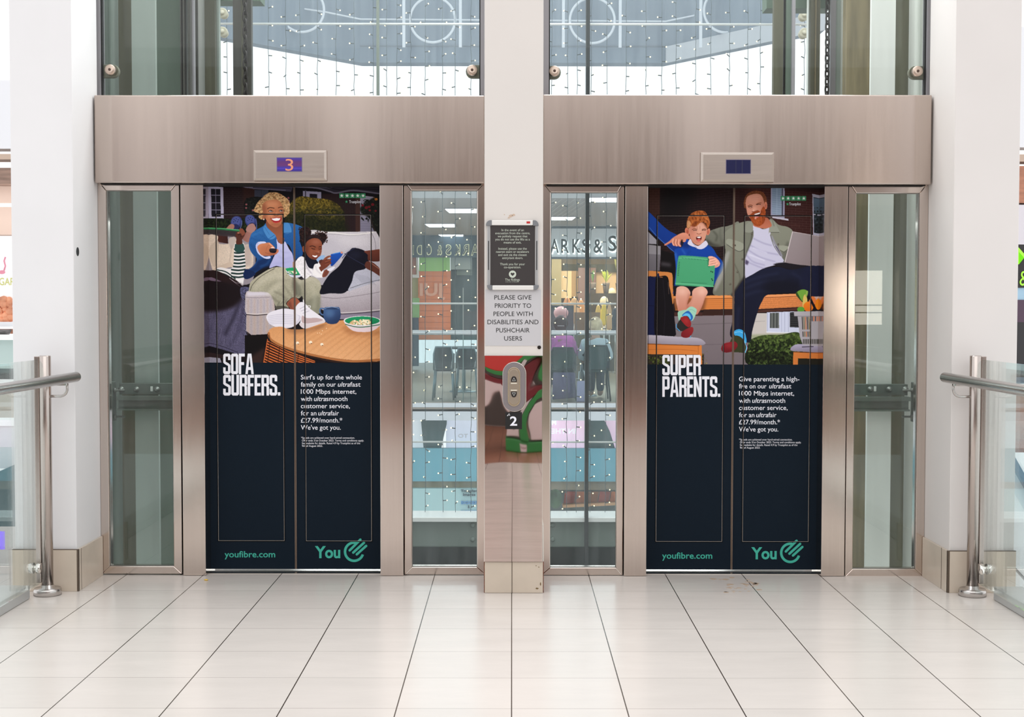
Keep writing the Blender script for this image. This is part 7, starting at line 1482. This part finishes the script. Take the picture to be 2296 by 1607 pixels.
side('shop_bulkhead', -60, 60, 412, 526, mat('peach_bulkhead', C(230, 204, 188), .6), 'peach bulkhead over the kiosk at the left edge', 'bulkhead', 15.3)
side('strip_light', -60, 60, 456, 462, lamp, 'white strip light at the left edge', 'ceiling light', 15.0, .1)
t = thing('juice_bar_sign', (X(10, Ys), Ys, Z(700, Ys)), 'white sign board with yellow green letters GAR and a pink bird at the left edge', 'sign')
obj('board', MB().box(X(-60, Ys, 620), X(60, Ys, 620), Ys-.1, Ys, Z(722, Ys, 10), Z(530, Ys, 10)), mat('white_board', C(250, 248, 248), .5, emit=.15), t)
b = MB(); text(b, "GAR", -2, 33, 639, 16, Ys-.105, bold=.01); obj('lettering', b, mat('yellow_green_print', C(206, 206, 130), .5), t)
b = MB(); q = at(4, 610, Ys-.106); b.prism([(q.x+.035*math.cos(a), q.z+.02*math.sin(a)) for a in [k*math.pi/8 for k in range(16)]], Ys-.106, Ys-.101); b.tube([at(9, 606, Ys-.105), at(12, 596, Ys-.105), at(9, 585, Ys-.105), at(12, 576, Ys-.105)], .008, 6); obj('bird_motif', b, mat('bird_pink', C(232, 150, 170), .5), t)
m = MB(); r = random.Random(4)
for k in range(40): q = at(r.uniform(-5, 24), r.uniform(668, 722), Ys-.12); m.ball(tuple(q), r.uniform(.02, .05), 8)
obj('flower_motif', m, mat('orange_flowers', C(232, 150, 116), .7, var=.5, vscale=6), t)
side('serving_counter', -60, 60, 722, 732, wf, 'white serving counter at the left edge', 'counter', 14.5); side('orange_strip', -60, 60, 738, 748, mat('orange_strip', C(206, 140, 110), .6), 'orange strip under the counter at the left edge', 'counter', 14.8)
o = obj('metal_bowl', MB().lathe([(.03, -.07), (.06, -.05), (.085, 0)], tuple(at(8, 738, 14.5)), 18), mat('bowl_steel', C(120, 116, 116), .3, .6)); tag(o, 'small metal bowl under the counter at the left edge', 'bowl')
side('handrail_far', -60, 60, 750, 761, mat('white_rail', C(244, 246, 246), .4), 'white far handrail at the left edge', 'handrail', 14.2, .06)
side('glass_screen_far', -60, 60, 762, 826, mat('pale_green_screen', C(186, 206, 202), .3), 'pale green far glass screen at the left edge', 'glass screen', 14.3, .02)
side('far_slab', -60, 60, 826, 850, mat('dark_slab', C(60, 70, 72), .5), 'dark slab edge at the left edge behind the handrail', 'slab', 14.4); side('shop_interior_low', -60, 60, 880, 936, mat('beige_low', C(206, 196, 184), .6), 'beige shop wall low at the left edge', 'wall panel', 15.6)
side('white_low_fascia', -60, 60, 960, 1050, wf, 'white fascia low at the left edge behind the glass', 'fascia', 15.4)
o = obj('dark_teal_canopy', MB().prism([(p.x, p.z) for p in (at(-60, 1082, 15), at(36, 1040, 15), at(60, 1035, 15), at(60, 1180, 15), at(-60, 1180, 15))], 15, 15.3), mat('teal_dark', C(54, 84, 92), .4)); tag(o, 'dark teal canopy low at the left edge behind the glass', 'canopy')
o = obj('purple_light_patch', MB().box(X(-60, 15.2, 1200), X(26, 15.2, 1200), 14.97, 15.0, Z(1232, 15), Z(1192, 15)), mat('purple_glow', C(130, 100, 230), .5, emit=.8, ecol=C(150, 120, 255))); tag(o, 'purple light on the level below, put in as a glowing panel at the left edge', 'light patch')  # purple glow on the lower floor, put in as a thin emitting panel
o = obj('green_plant_box', MB().box(X(-60, 15.2, 1270), X(4, 15.2, 1270), 14.86, 14.9, Z(1320, 15), Z(1236, 15)), mat('green_box', C(90, 150, 90), .6)); tag(o, 'green box on the level below at the left edge', 'box')
# right sliver
Yr_ = 15.0
side('upper_fascia', 2220, 2360, 60, 330, mat('white_upper_fascia', 0), 'white upper fascia at the far right edge', 'fascia', Yr_)
side('timber_ceiling', 2220, 2360, 346, 362, mat('tan_soffit', 0), 'tan strip over the timber ceiling at the right edge', 'soffit', Yr_); side('timber_ceiling', 2220, 2360, 372, 455, mat('timber', C(178, 122, 98), .6, var=.25, vscale=4, vstretch=(1, 1, 6)), 'reddish timber ceiling at the right edge', 'ceiling panel', Yr_)
side('shop_fascia', 2220, 2360, 459, 548, mat('lilac_white_fascia', C(222, 216, 222), .5), 'pale fascia above the black shop sign at the right edge', 'fascia', Yr_)
t = thing('neon_shop_sign', (X(2290, Yr_), Yr_, Z(680, Yr_)), 'black shop sign with lime green letter M and ampersand at the right edge', 'sign')
obj('board', MB().box(X(2230, Yr_, 610), X(2360, Yr_, 610), Yr_, Yr_+.2, Z(645, Yr_, 2280), Z(549, Yr_, 2280)), mat('black_board', C(40, 38, 38), .4), t)
lime = mat('lime_letter', C(150, 210, 60), .5, emit=.5, ecol=C(150, 214, 60))
b = MB(); text(b, "M", 2278, 2316, 592, 37, Yr_-.01, bold=.008); text(b, "&", 2286, 2308, 640, 33, Yr_-.01, bold=.0); obj('lettering', b, lime, t)
side('blue_lit_strip', 2230, 2360, 645, 672, mat('blue_lit', C(150, 180, 200), .4, emit=.3), 'pale blue lit strip under the black sign at the right edge', 'lit strip', Yr_+.02); side('purple_shopfront', 2230, 2360, 672, 722, mat('purple_front', C(84, 62, 80), .5), 'dark purple shopfront at the right edge', 'shopfront', Yr_); side('dark_shopfront', 2230, 2360, 722, 846, mat('dark_front', C(46, 44, 46), .4), 'dark shopfront at the right edge', 'shopfront', Yr_)
side('far_handrail', 2230, 2360, 846, 860, mat('blue_rail', C(90, 110, 130), .4, .4), 'blue grey far handrail behind the right balustrade', 'handrail', 14.4, .06); side('brick_steps', 2230, 2360, 880, 990, mat('red_brown_floor', C(176, 130, 112), .6, var=.25, vscale=2, vstretch=(1, 1, 6)), 'reddish stepped floor behind the right balustrade', 'steps', 15.4); side('rust_step', 2230, 2360, 990, 1014, mat('rust_step', C(150, 90, 66), .6), 'rust coloured step behind the right balustrade', 'step', 15.0)
t = thing('escalator', (X(2290, 11.5), 11.5, -2), 'escalator with pale side panel sloping down past the right balustrade', 'escalator')
def slope(pts, Y, d, m, name): return obj(name, MB().prism([(p.x, p.z) for p in (at(a, b_, Y) for a, b_ in pts)], Y, Y+d), m, t)
slope([(2240, 960), (2330, 1120), (2330, 1142), (2240, 982)], 11.5, .1, mat('dark_blue_handrail', C(70, 92, 124), .4), 'handrail'); slope([(2240, 982), (2330, 1142), (2330, 1200), (2240, 1040)], 11.6, .05, mat('pale_escalator_glass', C(214, 224, 230), .3), 'side_glass'); slope([(2240, 1040), (2330, 1200), (2330, 1560), (2240, 1380)], 11.62, .1, mat('white_skirt', C(240, 244, 246), .4), 'side_panel'); slope([(2240, 1230), (2330, 1330), (2330, 1336), (2240, 1236)], 11.5, .05, mat('dark_line', C(90, 100, 106), .4), 'trim_strip')
